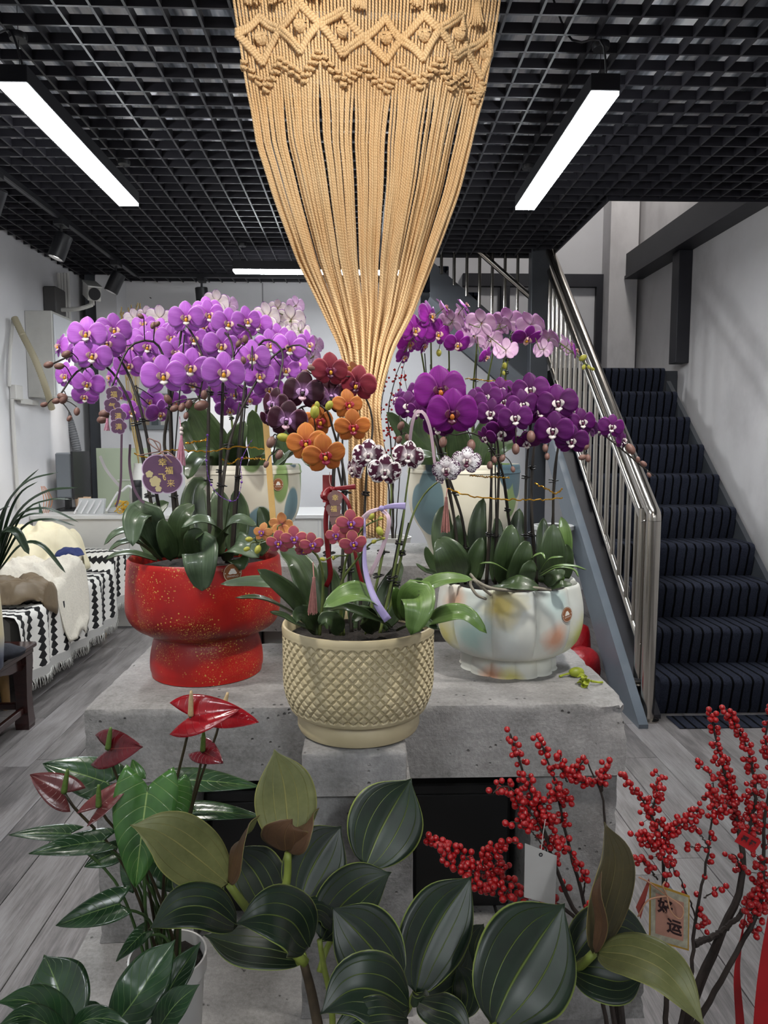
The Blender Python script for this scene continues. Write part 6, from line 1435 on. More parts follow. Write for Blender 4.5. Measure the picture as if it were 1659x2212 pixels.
branch('thick winterberry trunk curving right with the highest berry tips', [
    ([RA(-.01), (1504, 2143, 1.15), (1565, 2007, 1.20), (1598, 1922, 1.23), (1603, 1829, 1.25), (1585, 1740, 1.27), (1560, 1650, 1.28), (1533, 1526, 1.30)], .011, .0016, [(.66, .76, 22, .012), (.74, .86, 48, .017), (.86, .99, 34, .012)]),
    ([(1500, 2040, 1.17), (1545, 2020, 1.19), (1585, 1990, 1.2), (1610, 1960, 1.21)], .006, .004, []), ([(1603, 1829, 1.25), (1630, 1740, 1.26), (1625, 1660, 1.27), (1605, 1600, 1.28), (1568, 1532, 1.29)], .004, .0014, [(.12, .5, 70, .022), (.5, .8, 34, .014), (.8, 1.0, 30, .011)]),
    ([(1585, 1750, 1.27), (1545, 1725, 1.25), (1515, 1722, 1.25)], .0016, .001, [(.1, 1, 14, .011)]), ([(1575, 1700, 1.27), (1530, 1670, 1.26), (1500, 1645, 1.26)], .0016, .001, [(.3, 1, 8, .008)]), ([(1600, 1880, 1.24), (1590, 1850, 1.22), (1575, 1845, 1.22)], .0014, .0008, [(.1, 1, 12, .012)])], RA(-.01))
branch('winterberry branch cut by the right picture edge, with hanging clusters', [
    ([RA(.02), (1560, 2110, 1.10), (1640, 1960, 1.13), (1650, 1850, 1.15), (1648, 1780, 1.16), (1665, 1680, 1.17), (1655, 1600, 1.18), (1665, 1530, 1.19)], .006, .0014, [(.45, .64, 80, .024), (.66, .8, 20, .016), (.84, 1.0, 26, .010)]),
    ([(1645, 1930, 1.13), (1625, 1950, 1.12), (1625, 1975, 1.12)], .002, .001, [(.1, 1, 26, .017)]), ([(1640, 1800, 1.16), (1610, 1790, 1.15), (1590, 1790, 1.15)], .0014, .0008, [(.4, 1, 6, .009)])], RA(.02))
M_VASE = plain('dark_grey_vase', '#3a3a3c', .4)
for v_, lab, hh in ((vl, 'dark vase holding the left winterberry branches, below the picture', .36), (vr, 'dark vase holding the right winterberry branches, below the picture', .29)):
    solo('floor_vase', G().lathe([(0, 0), (.06, 0), (.072, .02), (.075, hh * .5), (.065, hh * .8), (.055, hh - .02), (.06, hh), (.054, hh), (.05, hh * .75), (0, hh * .55)], 32, v_, closed=False), M_VASE, lab, 'vase')
# ---------------------------------------------------------------- cards and ribbons hung in the branches
def card(corners, d0, mat, th=.0008):
    pts = [P(*c) for c in corners]; n = unit(np.cross(pts[1] - pts[0], pts[3] - pts[0])); 
    if n @ (CAMP - pts[0]) < 0: n = -n
    return G().prism(pts, -n, th), n, pts
M_CARD = plain('grey_white_card', '#b9b6b2', .6, 0, .03, 30)
g, n_, pts = card([(1134, 1822, .98), (1203, 1849, .98), (1199, 1956, .98), (1132, 1938, .98)], 1, M_CARD)
tc = thing('price_card', pts[3], 'blank grey white card hanging in the left winterberry branches', 'card')
o = add('card', g, M_CARD, tc, False); ho = P(1168, 1846, .98) + n_ * .0006
add('eyelet', G().tube([ho + _R * .0022 * math.cos(a) + _U * .0022 * math.sin(a) for a in np.linspace(0, 6.28, 12)], .0008, 5, False), M_BLACK, tc); add('string', G().tube(smooth_line([ho, P(1172, 1810, 1.0), P(1178, 1770, 1.06)], 8), .0006, 5), M_CARD, tc)
M_GCARD = plain('gold_card_rim', '#b9923c', .4, .3, .1, 40); M_PCARD = plain('dusty_pink_print', '#a97a68', .6, 0, .12, 30); M_INK = plain('dark_red_ink', '#2a0f12', .6)
cc = [(1403, 1905, 1.04), (1490, 1935, 1.04), (1488, 2054, 1.04), (1402, 2030, 1.04)]
g, n_, pts = card(cc, 1, M_GCARD); tc = thing('greeting_card', pts[3], 'pink and gold printed card with dark brush characters tied to a winterberry branch', 'card')
base_o = add('card', g, M_GCARD, tc, False)
ctr = sum(pts) / 4; inn = [ctr + (p - ctr) * .93 + n_ * .0005 for p in pts]; add('print', G().prism(inn, n_, .0002), plain('pale_scroll_print', '#9f9a86', .6, 0, .25, 90), base_o, False)
inn = [ctr + (pts[i] - ctr) * .70 + n_ * .0009 for i in range(4)]; add('panel', G().prism(inn, n_, .0002), M_PCARD, base_o, False)
rt = unit(pts[1] - pts[0]); up_ = unit(pts[0] - pts[3]); gt = G(); put_text(gt, '好', .026, ctr + n_ * .0014 - rt * .008 + up_ * .014, rt, up_, n_, .0008); put_text(gt, '运', .026, ctr + n_ * .0014 + rt * .008 - up_ * .014, rt, up_, n_, .0008); add('lettering', gt, M_INK, base_o, False)
M_LEATHER = plain('tan_leather_cord', '#b98a6c', .6)
kp = P(1441, 1935, 1.03)
for q in ([(1441, 1935, 1.03), (1400, 1905, 1.02), (1380, 1895, 1.02)], [(1441, 1935, 1.03), (1400, 1945, 1.02), (1378, 1980, 1.02)], [(1441, 1935, 1.03), (1475, 1960, 1.02), (1470, 1985, 1.02), (1450, 1970, 1.02), (1441, 1937, 1.03)], [(1441, 1935, 1.03), (1432, 1915, 1.02), (1436, 1905, 1.03)]):
    add('leather_tie', G().tube(smooth_line([P(*z) for z in q], 14), .0012, 6), M_LEATHER, tc, 'all')
g, n_, pts = card([(1402, 1898, 1.03), (1404, 1906, 1.03), (1384, 1985, 1.02), (1374, 1960, 1.02)], 1, M_GCARD)
solo('folded_card', g, plain('brick_red_card', '#8f3a30', .6), 'narrow red card edge beside the printed gold card', 'card', smooth=False)
M_REDF = plain('red_satin', '#b01018', .22, .25)
g, n_, pts = card([(1603, 1793, 1.13), (1645, 1818, 1.13), (1628, 1843, 1.12), (1587, 1818, 1.12)], 1, M_REDF)
tc = thing('red_foil_tag', pts[3], 'shiny red foil tag with black characters in the right winterberry', 'tag'); base_o = add('tag', g, M_REDF, tc, False)
gt = G(); ctr = sum(pts) / 4; rt = unit(pts[1] - pts[0]); up_ = unit(pts[0] - pts[3]); put_text(gt, '福', .012, ctr + n_ * .0006 - rt * .008, rt, up_, n_, .0004); put_text(gt, '禄', .012, ctr + n_ * .0006 + rt * .008, rt, up_, n_, .0004); add('lettering', gt, M_INK, base_o, False)
def ribbon(pts, w, nrm=(0, -1, .1), n=26, twist=None):
    l = smooth_line([P(*q) for q in pts], n); T = np.gradient(l, axis=0); g = np.zeros((n, 4, 3))
    for i in range(n):
        N = np.asarray(nrm, float)
        if twist: a = np.interp(i / (n - 1), [0, .5, 1], twist); N = A(math.sin(a), -math.cos(a), .1)
        B = unit(np.cross(N, T[i])); ww = w[0] + (w[-1] - w[0]) * i / (n - 1) if not np.isscalar(w) else w
        for j in range(4): g[i, j] = l[i] + B * ww * (j / 3 - .5)
    return G().grid(g, thick=.0005)
M_RIB = plain('red_ribbon', '#a01219', .45, 0, .1, 20)
solo('ribbon', ribbon([(1612, 1965, 1.12), (1598, 2050, 1.11), (1592, 2110, 1.10), (1598, 2200, 1.09), (1602, 2260, 1.08)], [.004, .020], twist=[.8, .1, .3]), M_RIB, 'narrow red ribbon hanging from the right winterberry berries', 'ribbon')
solo('ribbon', ribbon([(1668, 1960, 1.06), (1655, 2060, 1.05), (1648, 2150, 1.04), (1645, 2260, 1.03)], [.014, .03], twist=[.4, .1, -.1]), M_RIB, 'wide red ribbon at the lower right picture edge', 'ribbon')
# ================================================================ the back of the shop
from mathutils import noise as mnoise
M_WPAINT = plain('white_laminate', '#cfcdc8', .4, 0, .03, 8)
M_WTOP = plain('white_counter_top', '#d6d5d3', .25)
YC = Pz(270, 1356, 0)[1]; ZK = P(180, 1113, YC)[2]
ct = thing('counter', (-1.3, YC, 0), 'long white counter along the back wall behind the daybed', 'counter')
for k in range(3):
    x0 = XL + .02 + k * .68; add('front_panel', G().box(x0, x0 + .677, YC, YC + .02, .01, ZK - .03, .001), M_WPAINT, ct, False)
add('side_panel', G().box(XL + .02 + 3 * .68, XL + .04 + 3 * .68, YC, YC + .62, .01, ZK - .03), M_WPAINT, ct, False)
add('worktop', G().box(XL + .01, XL + .06 + 3 * .68, YC - .02, YC + .64, ZK - .028, ZK, .002), M_WTOP, ct, False)
def on_counter(px, dy=.2): q = P(px, 1000, YC + dy); return A(q[0], q[1], ZK)
M_MON = plain('grey_monitor_back', '#6f747a', .5); M_DK = plain('dark_plastic', '#1d1e20', .4)
mo = thing('monitor', on_counter(140, .3), 'grey computer monitor seen edge-on, standing on the white counter', 'monitor')
yy = YC + .30; a_, b_ = P(122, 1076, yy), P(152, 978, yy)
add('back_shell', G().box(a_[0], b_[0], yy, yy + .32, a_[2], b_[2], .01), M_MON, mo, False)
add('screen', G().box(b_[0] + .001, b_[0] + .018, yy - .005, yy + .33, a_[2] - .01, b_[2] + .01, .003), M_DK, mo, False)
add('stand', G().box(a_[0] + .02, a_[0] + .055, yy + .1, yy + .15, ZK + .012, a_[2] + .05), M_DK, mo, False)
add('foot', G().box(a_[0] - .04, b_[0] + .07, yy + .0, yy + .25, ZK + .0005, ZK + .012, .003), M_DK, mo, False)
M_GREYP, M_ANT = plain('light_grey_plastic', '#b6b8b8', .4), plain('white_antenna', '#dcdcdc', .4)
def router(px, dy, n, label, w_=.19):
    c = on_counter(px, dy); t = thing('router', c, label, 'router', 'routers on the counter')
    add('body', G().add([(c[0] - w_ / 2, c[1], ZK + .001), (c[0] + w_ / 2, c[1], ZK + .001), (c[0] + w_ / 2, c[1] + .05, ZK + .11), (c[0] - w_ / 2, c[1] + .05, ZK + .11), (c[0] - w_ / 2, c[1] + .035, ZK + .001), (c[0] + w_ / 2, c[1] + .035, ZK + .001), (c[0] + w_ / 2, c[1] + .075, ZK + .105), (c[0] - w_ / 2, c[1] + .075, ZK + .105)],
        [(0, 1, 2, 3), (7, 6, 5, 4), (0, 4, 5, 1), (3, 2, 6, 7), (1, 5, 6, 2), (0, 3, 7, 4)]), M_GREYP, t, False)
    for k_ in range(n):
        x_ = c[0] - w_ / 2 + .012 + k_ * w_ / max(1, n) ; add('antenna', G().tube([(x_ - .02, c[1] - .03, ZK + .006), (x_ + .03, c[1] - .012, ZK + .10)], .006, 8), M_ANT, t)
router(190, .10, 4, 'grey router with four white antennas on the counter')
t2 = on_counter(252, .16); t = thing('router', t2, 'second router with one long white antenna beside yellow cables', 'router', 'routers on the counter')
add('body', G().box(t2[0] - .08, t2[0] + .1, t2[1], t2[1] + .12, ZK + .001, ZK + .035, .004), M_GREYP, t, False)
add('antenna', G().tube([t2 + A(-.07, -.05, .02), t2 + A(.01, -.02, .16)], .007, 8), M_ANT, t); add('antenna', G().tube(smooth_line([t2 + A(.03, 0, .16), t2 + A(.08, 0, .20), t2 + A(.12, 0, .17)], 8), .009, 8), M_ANT, t)
rs = random.Random(9); M_YEL = plain('yellow_cable', '#d0a21c', .45)
cb = thing('cable_bundle', on_counter(262, .05), 'tangle of yellow network cables on the counter', 'cable')
for k in range(4):
    c = on_counter(258 + k * 3, .06); l = [c + A(rs.uniform(-.06, .06), rs.uniform(-.03, .03), rs.uniform(.01, .11)) for _ in range(7)]
    add('cable', G().tube(smooth_line(l, 40), .0035, 6), M_YEL, cb, 'all')
c = on_counter(294, .02)
th = thing('thermos', c, 'tall black thermos bottle at the counter end', 'thermos')
add('body', G().lathe([(0, 0), (.033, 0), (.035, .005), (.035, .19), (.033, .2), (0, .2)], 24, c, closed=False), M_DK, th); add('lid', G().lathe([(0, .2005), (.034, .2005), (.035, .205), (.034, .245), (.03, .25), (0, .25)], 24, c, closed=False), M_BLACK, th)
c = on_counter(176, .42); solo('storage_box', G().lathe([(0, 0), (.05, 0), (.06, .1), (.055, .1), (.045, .01), (0, .01)], 16, c, closed=False), plain('peach_plastic', '#d8b89a', .5), 'small peach coloured tub behind the router', 'tub')
c = on_counter(70, .15); fl = thing('paper_pennant', c, 'dark green paper pennant with orange threads at left counter end', 'pennant')
add('pennant', G().prism([c + A(-.05, 0, .0), c + A(.06, 0, .0), c + A(.0, .02, .17)], A(0, 1, 0), .004), plain('green_paper', '#3d5a4c', .7), fl, False)
for k in range(4): add('thread', G().tube(smooth_line([c + A(.06 + .012 * k, 0, .003), c + A(.075 + .02 * k, -.01, .1), c + A(.055 + .008 * k, 0, .2)], 8), .0022, 5), plain('orange_thread', '#c9762c', .6), fl)
a_, b_ = P(213, 1072, YC + .62), P(292, 968, YC + .62)
gp = thing('glass_panel', A((a_[0] + b_[0]) / 2, YC + .62, ZK), 'pale green back panel standing on the counter', 'panel')
add('pane', G().box(a_[0], b_[0] + .12, YC + .60, YC + .625, ZK + .001, b_[2], .002), plain('pale_green_glass', '#a9b49d', .25), gp, False)
add('joint', G().box(a_[0] + .16, b_[0] + .12, YC + .596, YC + .5995, ZK + .22, ZK + .226), M_WTOP, gp, False)
a_, b_ = P(280, 928, YB - .04), P(368, 850, YB - .04)
nb = thing('notice_board', A(a_[0], YB - .04, a_[2]), 'grey framed board with small pictures on the back wall behind purple blooms', 'notice board')
add('frame', G().box(a_[0], b_[0], YB - .03, YB - .001, a_[2], b_[2], .004), plain('grey_frame', '#6d7276', .5), nb, False)
for k in range(4): add('picture', G().box(a_[0] + .03 + k * .08, a_[0] + .09 + k * .08, YB - .034, YB - .0305, a_[2] + .04, b_[2] - .05), plain('picture_print', ['#2f3338', '#8a7a66', '#3c4448', '#a8a7a0'][k], .4), nb, False)
# dried grass in a vase
c = on_counter(300, .45); dg = thing('dried_grass', c, 'pale dried wheat grass in a vase by the back wall', 'dried flowers')
add('vase', G().lathe([(0, 0), (.06, 0), (.08, .1), (.06, .26), (.035, .34), (.04, .36), (.034, .36), (0, .3)], 24, c, closed=False), M_WPAINT, dg)
M_STRAW = plain('straw', '#b39a63', .8)
for k in range(16):
    tp = P(rs.uniform(262, 306), rs.uniform(655, 720), YC + .45) + A(0, rs.uniform(-.05, .05), 0); l = smooth_line([c + A(0, 0, .34), (c + tp) / 2 + A(-.02, 0, .1), tp], 12); g = G().tube(l, .0022, 5)
    for q in range(9):
        b = l[-1 - (q // 3)] + A(0, 0, -.02 * q); g.ball(b + A(rs.uniform(-.014, .014), 0, 0), (.005, .005, .014), 5, 4)
    add('stalk', g, M_STRAW, dg, 'all')
# ---------------------------------------------------------------- left wall: distribution box, conduits, camera
M_EBOX = plain('off_white_metal_box', '#bcbbb6', .45, 0, .06, 10)
q0 = Px(56, 760, XL); ya = q0[1]; zt_, zb_ = Px(56, 672, XL)[2], Px(60, 858, XL)[2]; bd = .19
yb2 = Px(158, 760, XL + bd)[1]
eb = thing('distribution_box', A(XL, ya, zb_), 'off-white electrical distribution box on the left wall', 'electrical box')
add('box', G().box(XL + .001, XL + bd, ya, yb2, zb_, zt_, .004), M_EBOX, eb, False)
dr = add('door', G().box(XL + bd + .0005, XL + bd + .012, ya + .015, yb2 - .02, zb_ + .02, zt_ - .02, .003), plain('white_box_door', '#d3d6da', .3), eb, False)
add('lock', G().tube([A(XL + bd + .012, yb2 - .06, zt_ - .09), A(XL + bd + .02, yb2 - .06, zt_ - .09)], .014, 12), M_INOX, dr)
M_COND, M_HOSE, M_HOSEG = plain('white_conduit', '#c6c4c0', .5), plain('beige_corrugated_hose', '#9a927a', .6), plain('grey_corrugated_hose', '#6d6f72', .5)
def wallpt(px, py, off): return Px(px, py, XL + off)
cd = thing('conduit', wallpt(38, 1090, .02), 'white flat conduit with a junction box running down the left wall', 'conduit')
add('pipe', G().tube(smooth_line([wallpt(28, 690, .02), wallpt(22, 760, .02), wallpt(20, 835, .02)], 10), .012, 8), M_COND, cd); add('pipe', G().tube([wallpt(26, 862, .02), wallpt(31, 960, .02), wallpt(40, 1098, .02)], .014, 8), M_COND, cd)
w0 = wallpt(27, 848, 0); add('junction_box', G().box(XL + .001, XL + .05, w0[1] - .05, w0[1] + .05, w0[2] - .05, w0[2] + .05, .006), M_COND, cd, False)
add('branch_pipe', G().box(XL + .001, XL + .03, w0[1] + .05, ya + .1, w0[2] - .07, w0[2] - .035), M_COND, cd, False)
def hose(pts, r, m):
    l = smooth_line(pts, 90); return G().tube(l, [r * (1.06 if k_ % 2 else .94) for k_ in range(90)], 10)
solo('corrugated_hose', hose([wallpt(31, 686, .045), wallpt(48, 722, .10), wallpt(75, 775, .20), wallpt(98, 835, .24), wallpt(112, 882, .22)], .022, M_HOSE), M_HOSE, 'beige corrugated hose bending down across the distribution box', 'hose')
solo('corrugated_hose', hose([P(128, 868, YC + .78), P(148, 905, YC + .78), P(165, 965, YC + .78), P(173, 1020, YC + .78), P(174, 1078, YC + .78)], .034, M_HOSEG), M_HOSEG, 'thick grey corrugated hose hanging behind the monitor', 'hose')
for k, px in enumerate((126, 132, 139, 146)):
    solo('wall_pipe', G().tube([Px(px, 590, XL + .03), A(*Px(px, 590, XL + .03)[:2], 1.9)], .013, 8), M_COND, ['leftmost', 'second', 'third', 'rightmost'][k] + ' of four thin white pipes beside the security camera', 'pipe', 'thin wall pipes')
c = wallpt(118, 652, .05); sc = thing('security_camera', c, 'white bullet security camera on a grey bracket on the left wall', 'camera')
add('mount_box', G().box(XL + .001, XL + .10, c[1] - .09, c[1] + .09, c[2] - .1, c[2] + .1, .01), plain('grey_mount', '#4d4b4a', .6), sc, False)
j = c + A(.28, 0, -.02); add('arm', G().tube(smooth_line([c + A(.04, 0, -.06), c + A(.18, 0, -.05), j], 10), .016, 8), M_EBOX, sc)
dr_ = unit(A(.40, -.75, -.28)); R = frame(dr_); b_c = j + A(.0, 0, .1)
g = G(); g.obox(b_c, R[:, 0] * .045, R[:, 1] * .05, dr_ * .14); add('housing', g, M_EBOX, sc, False)
add('hood', G().obox(b_c + R[:, 1] * .056 + dr_ * .02, R[:, 0] * .05, R[:, 1] * .005, dr_ * .16), M_EBOX, sc, False)
disc = [b_c + dr_ * .1401 + R[:, 0] * .042 * math.cos(q) + R[:, 1] * .045 * math.sin(q) for q in np.linspace(0, 6.283, 25)[:-1]]; add('lens', G().prism(disc, dr_, .012), M_BLACK, sc, False)
add('bracket', G().tube([j, b_c - R[:, 1] * .05], .02, 8), M_EBOX, sc)
# ---------------------------------------------------------------- daybed with blanket and coats
DX1, DY0, DY1, DZ = -1.70, 3.45, 5.02, .50
db = thing('daybed', (-2.0, 4.2, 0), 'low daybed on wooden legs along the left wall under a patterned blanket', 'daybed')
add('base', G().box(XL + .03, DX1 - .03, DY0 + .03, DY1 - .03, .20, .30, .01), plain('daybed_frame', '#57493a', .6), db, False)
add('mattress', G().box(XL + .02, DX1 - .02, DY0 + .02, DY1 - .02, .301, DZ - .015, .03), plain('grey_fabric', '#8d8a85', .9), db, False)
M_BEECH = plain('light_beech', '#b08a55', .5, 0, .12, 20)
for xx in (XL + .1, DX1 - .09):
    for yy_ in (DY0 + .12, DY1 - .08): add('leg', G().tube([(xx, yy_, 0), (xx - .01, yy_, .2)], [.018, .026], 10), M_BEECH, db)
def blanket_mat():
    t = NT('black_white_fern_blanket'); uv = t.coord('UV'); u, v, _ = t.sep(uv)
    cu = t.math('MULTIPLY', u, 17.0); c = t.math('ABSOLUTE', t.math('SUBTRACT', t.math('FRACT', cu), .5))
    saw = t.math('FRACT', t.math('ADD', t.math('MULTIPLY', v, 26.0), t.math('MULTIPLY', c, 1.4)))
    th_ = t.math('ADD', .10, t.math('MULTIPLY', saw, .22)); f = t.math('LESS_THAN', c, th_)
    hem = t.math('GREATER_THAN', v, .955)
    n = t.noise(t.coord(), 200, 2); t.bump(n, .4, .004)
    return t.set(t.mix(hem, t.mix(f, '#d8d5cf', '#0d0d0f'), '#a9a7a3'), .95)
M_BLK = blanket_mat()
nu, nv = 60, 34; g = np.zeros((nu, nv, 3))
for i in range(nu):
    y_ = DY0 - .02 + (DY1 - DY0 + .04) * i / (nu - 1); arm = .10 * max(0, min(1, (y_ - 4.72) / .12))
    for j_ in range(nv):
        s_ = j_ / (nv - 1) * 1.02; flat = .66
        if s_ < flat: x_ = XL + .02 + s_; z_ = DZ + arm + .008 * math.sin(y_ * 17 + s_ * 9)
        else:
            h = s_ - flat; k_ = min(1, h / .06); x_ = XL + .02 + flat + .03 * math.sin(k_ * math.pi / 2) + .018 * math.sin(y_ * 24 + .7) * min(1, h / .15) + .01; z_ = DZ + arm - max(0, h - .02) * 1.05
        g[i, j_] = (x_, y_, z_)
bl_o = thing('blanket', (-1.75, 4.2, .15), 'black and white fern patterned blanket draped over the daybed', 'blanket')
add('cloth', G().grid(g[:, ::1], thick=-.006), M_BLK, bl_o, 'all')
gf = G(); M_FRINGE = plain('grey_fringe', '#a9a7a2', .95)
for i in range(230):
    f_ = i / 229 * (nu - 1); a = int(min(f_, nu - 2)); p = g[a, -1] + (g[a + 1, -1] - g[a, -1]) * (f_ - a); gf.tube([p, p + A(rs.uniform(-.004, .008), rs.uniform(-.008, .008), -.022), p + A(rs.uniform(-.005, .012), rs.uniform(-.014, .014), -.05)], .0022, 4)
fo = add('fringe', gf, M_FRINGE, bl_o, 'all'); fo['kind'] = 'stuff'
def heap(name, label, cx, cy, rx, ry, h, z0, mat, seed, rot=0.0, over=None, n=72, folds=.05, cat='coat'):
    """a garment dropped in a heap: a puffed sheet whose rim lies on what is below"""
    off = Vector((seed * 3.7, seed * 1.9, 0)); rp = random.Random(seed); puffs = [(rp.uniform(-.6, .6), rp.uniform(-.6, .6), rp.uniform(.3, .55), rp.uniform(.5, 1.0), rp.uniform(.6, 1.6)) for _ in range(9)]; gr = np.zeros((n, n, 3)); cr, sr = math.cos(rot), math.sin(rot)
    for i in range(n):
        for j_ in range(n):
            a, b = -1 + 2 * i / (n - 1), -1 + 2 * j_ / (n - 1)
            x_ = a * math.sqrt(1 - b * b / 2); y_ = b * math.sqrt(1 - a * a / 2); r2 = x_ * x_ + y_ * y_
            n1 = mnoise.noise(Vector((x_ * 1.6, y_ * 1.6, 0)) + off); n2 = 1 - abs(mnoise.noise(Vector((x_ * 2.6 + n1, y_ * 2.6, 3)) + off)) * 3; n3 = 1 - abs(mnoise.noise(Vector((x_ * 6.5 + n1, y_ * 4.5 + n1 * 2, 7)) + off)) * 3
            ed = 1 + .16 * n1
            cap = 0.0
            for qx, qy, qr, qh, sxx in puffs:
                dd = ((x_ - qx) * sxx) ** 2 + ((y_ - qy) / sxx) ** 2; c_ = qh * math.sqrt(max(0, 1 - dd / (qr * qr)))
                cap = math.log(math.exp(cap * 9) + math.exp(c_ * 9) - 1) / 9 if c_ > 0 else cap
            wr = 1 - abs(mnoise.noise(Vector((x_ * 3 + n1, y_ * 2.2, 3)) + off)) * 2.4; wr2 = mnoise.noise(Vector((x_ * 5 + 3 * n1, y_ * 9, 9)) + off)
            zz = h * (.55 * cap + .45 * max(0, 1 - r2) ** .5) + folds * (.34 * wr + .2 * wr2) * max(0, 1 - r2 ** 2) ** .6
            X = cx + (x_ * cr * rx - y_ * sr * ry) * ed; Y = cy + (x_ * sr * rx + y_ * cr * ry) * ed; Z = z0 + max(.004, zz)
            if X > DX1 + .03: Z -= min(.28, (X - DX1 - .03) * 2.4); X = DX1 + .03 + (X - DX1 - .03) * .35 + .012
            gr[i, j_] = (X, Y, Z)
    return solo(name, G().grid(gr, thick=.012), mat, label, cat, 'clothes heaped on the daybed', 'all')
M_CREAM, M_FLEECE, M_TAN, M_NAVY = plain('cream_down_nylon', '#d9cfb0', .55, 0, .06, 12, .25, .01), plain('ivory_fleece', '#cfc8ba', .95, 0, .08, 90, .6, .006), plain('tan_nylon', '#6b5b45', .5, 0, .1, 14, .25, .01), plain('navy_cloth', '#1c2a5e', .7)
p = P(88, 1225, 4.60); heap('puffer_jacket', 'cream puffer jacket heaped highest at the back of the daybed', p[0], 4.60, .30, .34, .33, DZ + .02, M_CREAM, 1, .3, folds=.09)
p = P(88, 1300, 4.14); heap('fleece_coat', 'ivory fleece lined coat lying in front of the cream jacket, hanging off the edge', p[0], 4.12, .36, .27, .17, DZ + .015, M_FLEECE, 2, -.15, folds=.06)
p = P(38, 1330, 3.80); heap('puffer_jacket', 'tan brown puffer jacket on the near end of the daybed', p[0], 3.80, .20, .17, .13, DZ + .015, M_TAN, 3, .2, folds=.05)
p = P(152, 1262, 4.36); heap('collar_patch', 'dark blue folded cloth between the cream and ivory coats', p[0], 4.36, .085, .07, .05, .66, M_NAVY, 4, .4, folds=.01, n=16, cat='cloth')
# ---------------------------------------------------------------- dark carved low table with an arching orchid
def wood_dark():
    t = NT('dark_red_lacquered_wood'); c = t.coord(); f = t.noise(t.mapping(c, (3, 30, 30)), 3, 5)
    return t.set(t.ramp(f, [(.3, '#1e0d0c'), (.7, '#3a1c18')]), .25, **{'Coat Weight': .4, 'Coat Roughness': .15})
M_ROSE = wood_dark(); q = Pz(66, 1566, 0); LX, LY = q[0] + .02, q[1]; LZ_ = P(86, 1387, LY)[2]
lt = thing('low_table', (LX - .35, LY - .45, 0), 'dark red carved wooden low table at the left picture edge', 'table')
lx0, ly0 = LX - .7, LY - .95
add('top', G().box(lx0 - .02, LX + .02, ly0, LY + .02, LZ_ - .025, LZ_, .006), M_ROSE, lt, False)
add('moulding', G().box(lx0 - .005, LX + .008, ly0 + .01, LY + .008, LZ_ - .05, LZ_ - .0255, .004), M_ROSE, lt, False)
for xx in (lx0 + .03, LX - .03):
    for yy_ in (ly0 + .05, LY - .03):
        g = G(); pr = [(.030, 0), (.033, .03), (.029, .07), (.026, .15), (.03, .25), (.034, LZ_ - .09), (.034, LZ_ - .051)]
        for (r0, z0_), (r1, z1_) in zip(pr[:-1], pr[1:]):
            V = [(xx + a * r, yy_ + b * r, z_) for r, z_ in ((r0, z0_), (r1, z1_)) for a, b in ((-1, -1), (1, -1), (1, 1), (-1, 1))]
            g.add(V, [(0, 1, 5, 4), (1, 2, 6, 5), (2, 3, 7, 6), (3, 0, 4, 7), (3, 2, 1, 0), (4, 5, 6, 7)])
        add('leg', g, M_ROSE, lt, False)
def apron(p0, p1):
    n = 30; d = (np.array(p1) - p0); g = G(); V = []
    sd = unit(np.cross(d, A(0, 0, 1))) * .011
    for i in range(n):
        f_ = i / (n - 1); low = LZ_ - .125 + .045 * math.sin(math.pi * f_) ** .5 + .006 * math.cos(f_ * 25)
        b = p0 + d * f_
        for s_ in (-1, 1): V += [A(b[0], b[1], low) + sd * s_, A(b[0], b[1], LZ_ - .0505) + sd * s_]
    F_ = []
    for i in range(n - 1):
        a = i * 4; F_ += [(a, a + 4, a + 5, a + 1), (a + 3, a + 7, a + 6, a + 2), (a + 2, a + 6, a + 4, a)]
    g.add(V, F_)
    return g
add('apron', apron(A(LX - .03, ly0 + .085, 0), A(LX - .03, LY - .066, 0)), M_ROSE, lt, False); add('apron', apron(A(lx0 + .066, LY - .03, 0), A(LX - .066, LY - .03, 0)), M_ROSE, lt, False)
add('stretcher', G().box(LX - .042, LX - .018, ly0 + .085, LY - .062, .075, .105, .003), M_ROSE, lt, False); add('stretcher', G().box(lx0 + .063, LX - .065, LY - .042, LY - .018, .09, .12, .003), M_ROSE, lt, False)
cyc = A(Px(2, 1300, -1.62)[0], LY - .42, LZ_); cyc[0] = P(-34, 1300, cyc[1])[0]
cy = thing('potted_cymbidium', cyc, 'arching narrow-leaved cymbidium in a pale glazed pot at the left edge', 'orchid')
pt = NT('pale_blue_dipped_glaze'); zc_ = pt.sep(pt.coord())[2]; M_DIP = pt.set(pt.ramp(pt.math('MULTIPLY', zc_, 4.0), [(.2, '#3c4358'), (.35, '#8b8f96'), (.6, '#cfc2a0')]), .3)
ph_ = P(0, 1225, cyc[1])[2] - LZ_
add('pot', G().lathe([(0, 0), (.05, 0), (.058, .01), (.066, ph_ * .3), (.062, ph_ * .6), (.055, ph_ * .85), (.06, ph_), (.055, ph_), (.048, ph_ * .9), (0, ph_ * .88)], 28, cyc, closed=False), M_DIP, cy)
M_CYM = plain('cymbidium_leaf', '#24371f', .4, 0, .2, 20)
dcy = cyc[1]
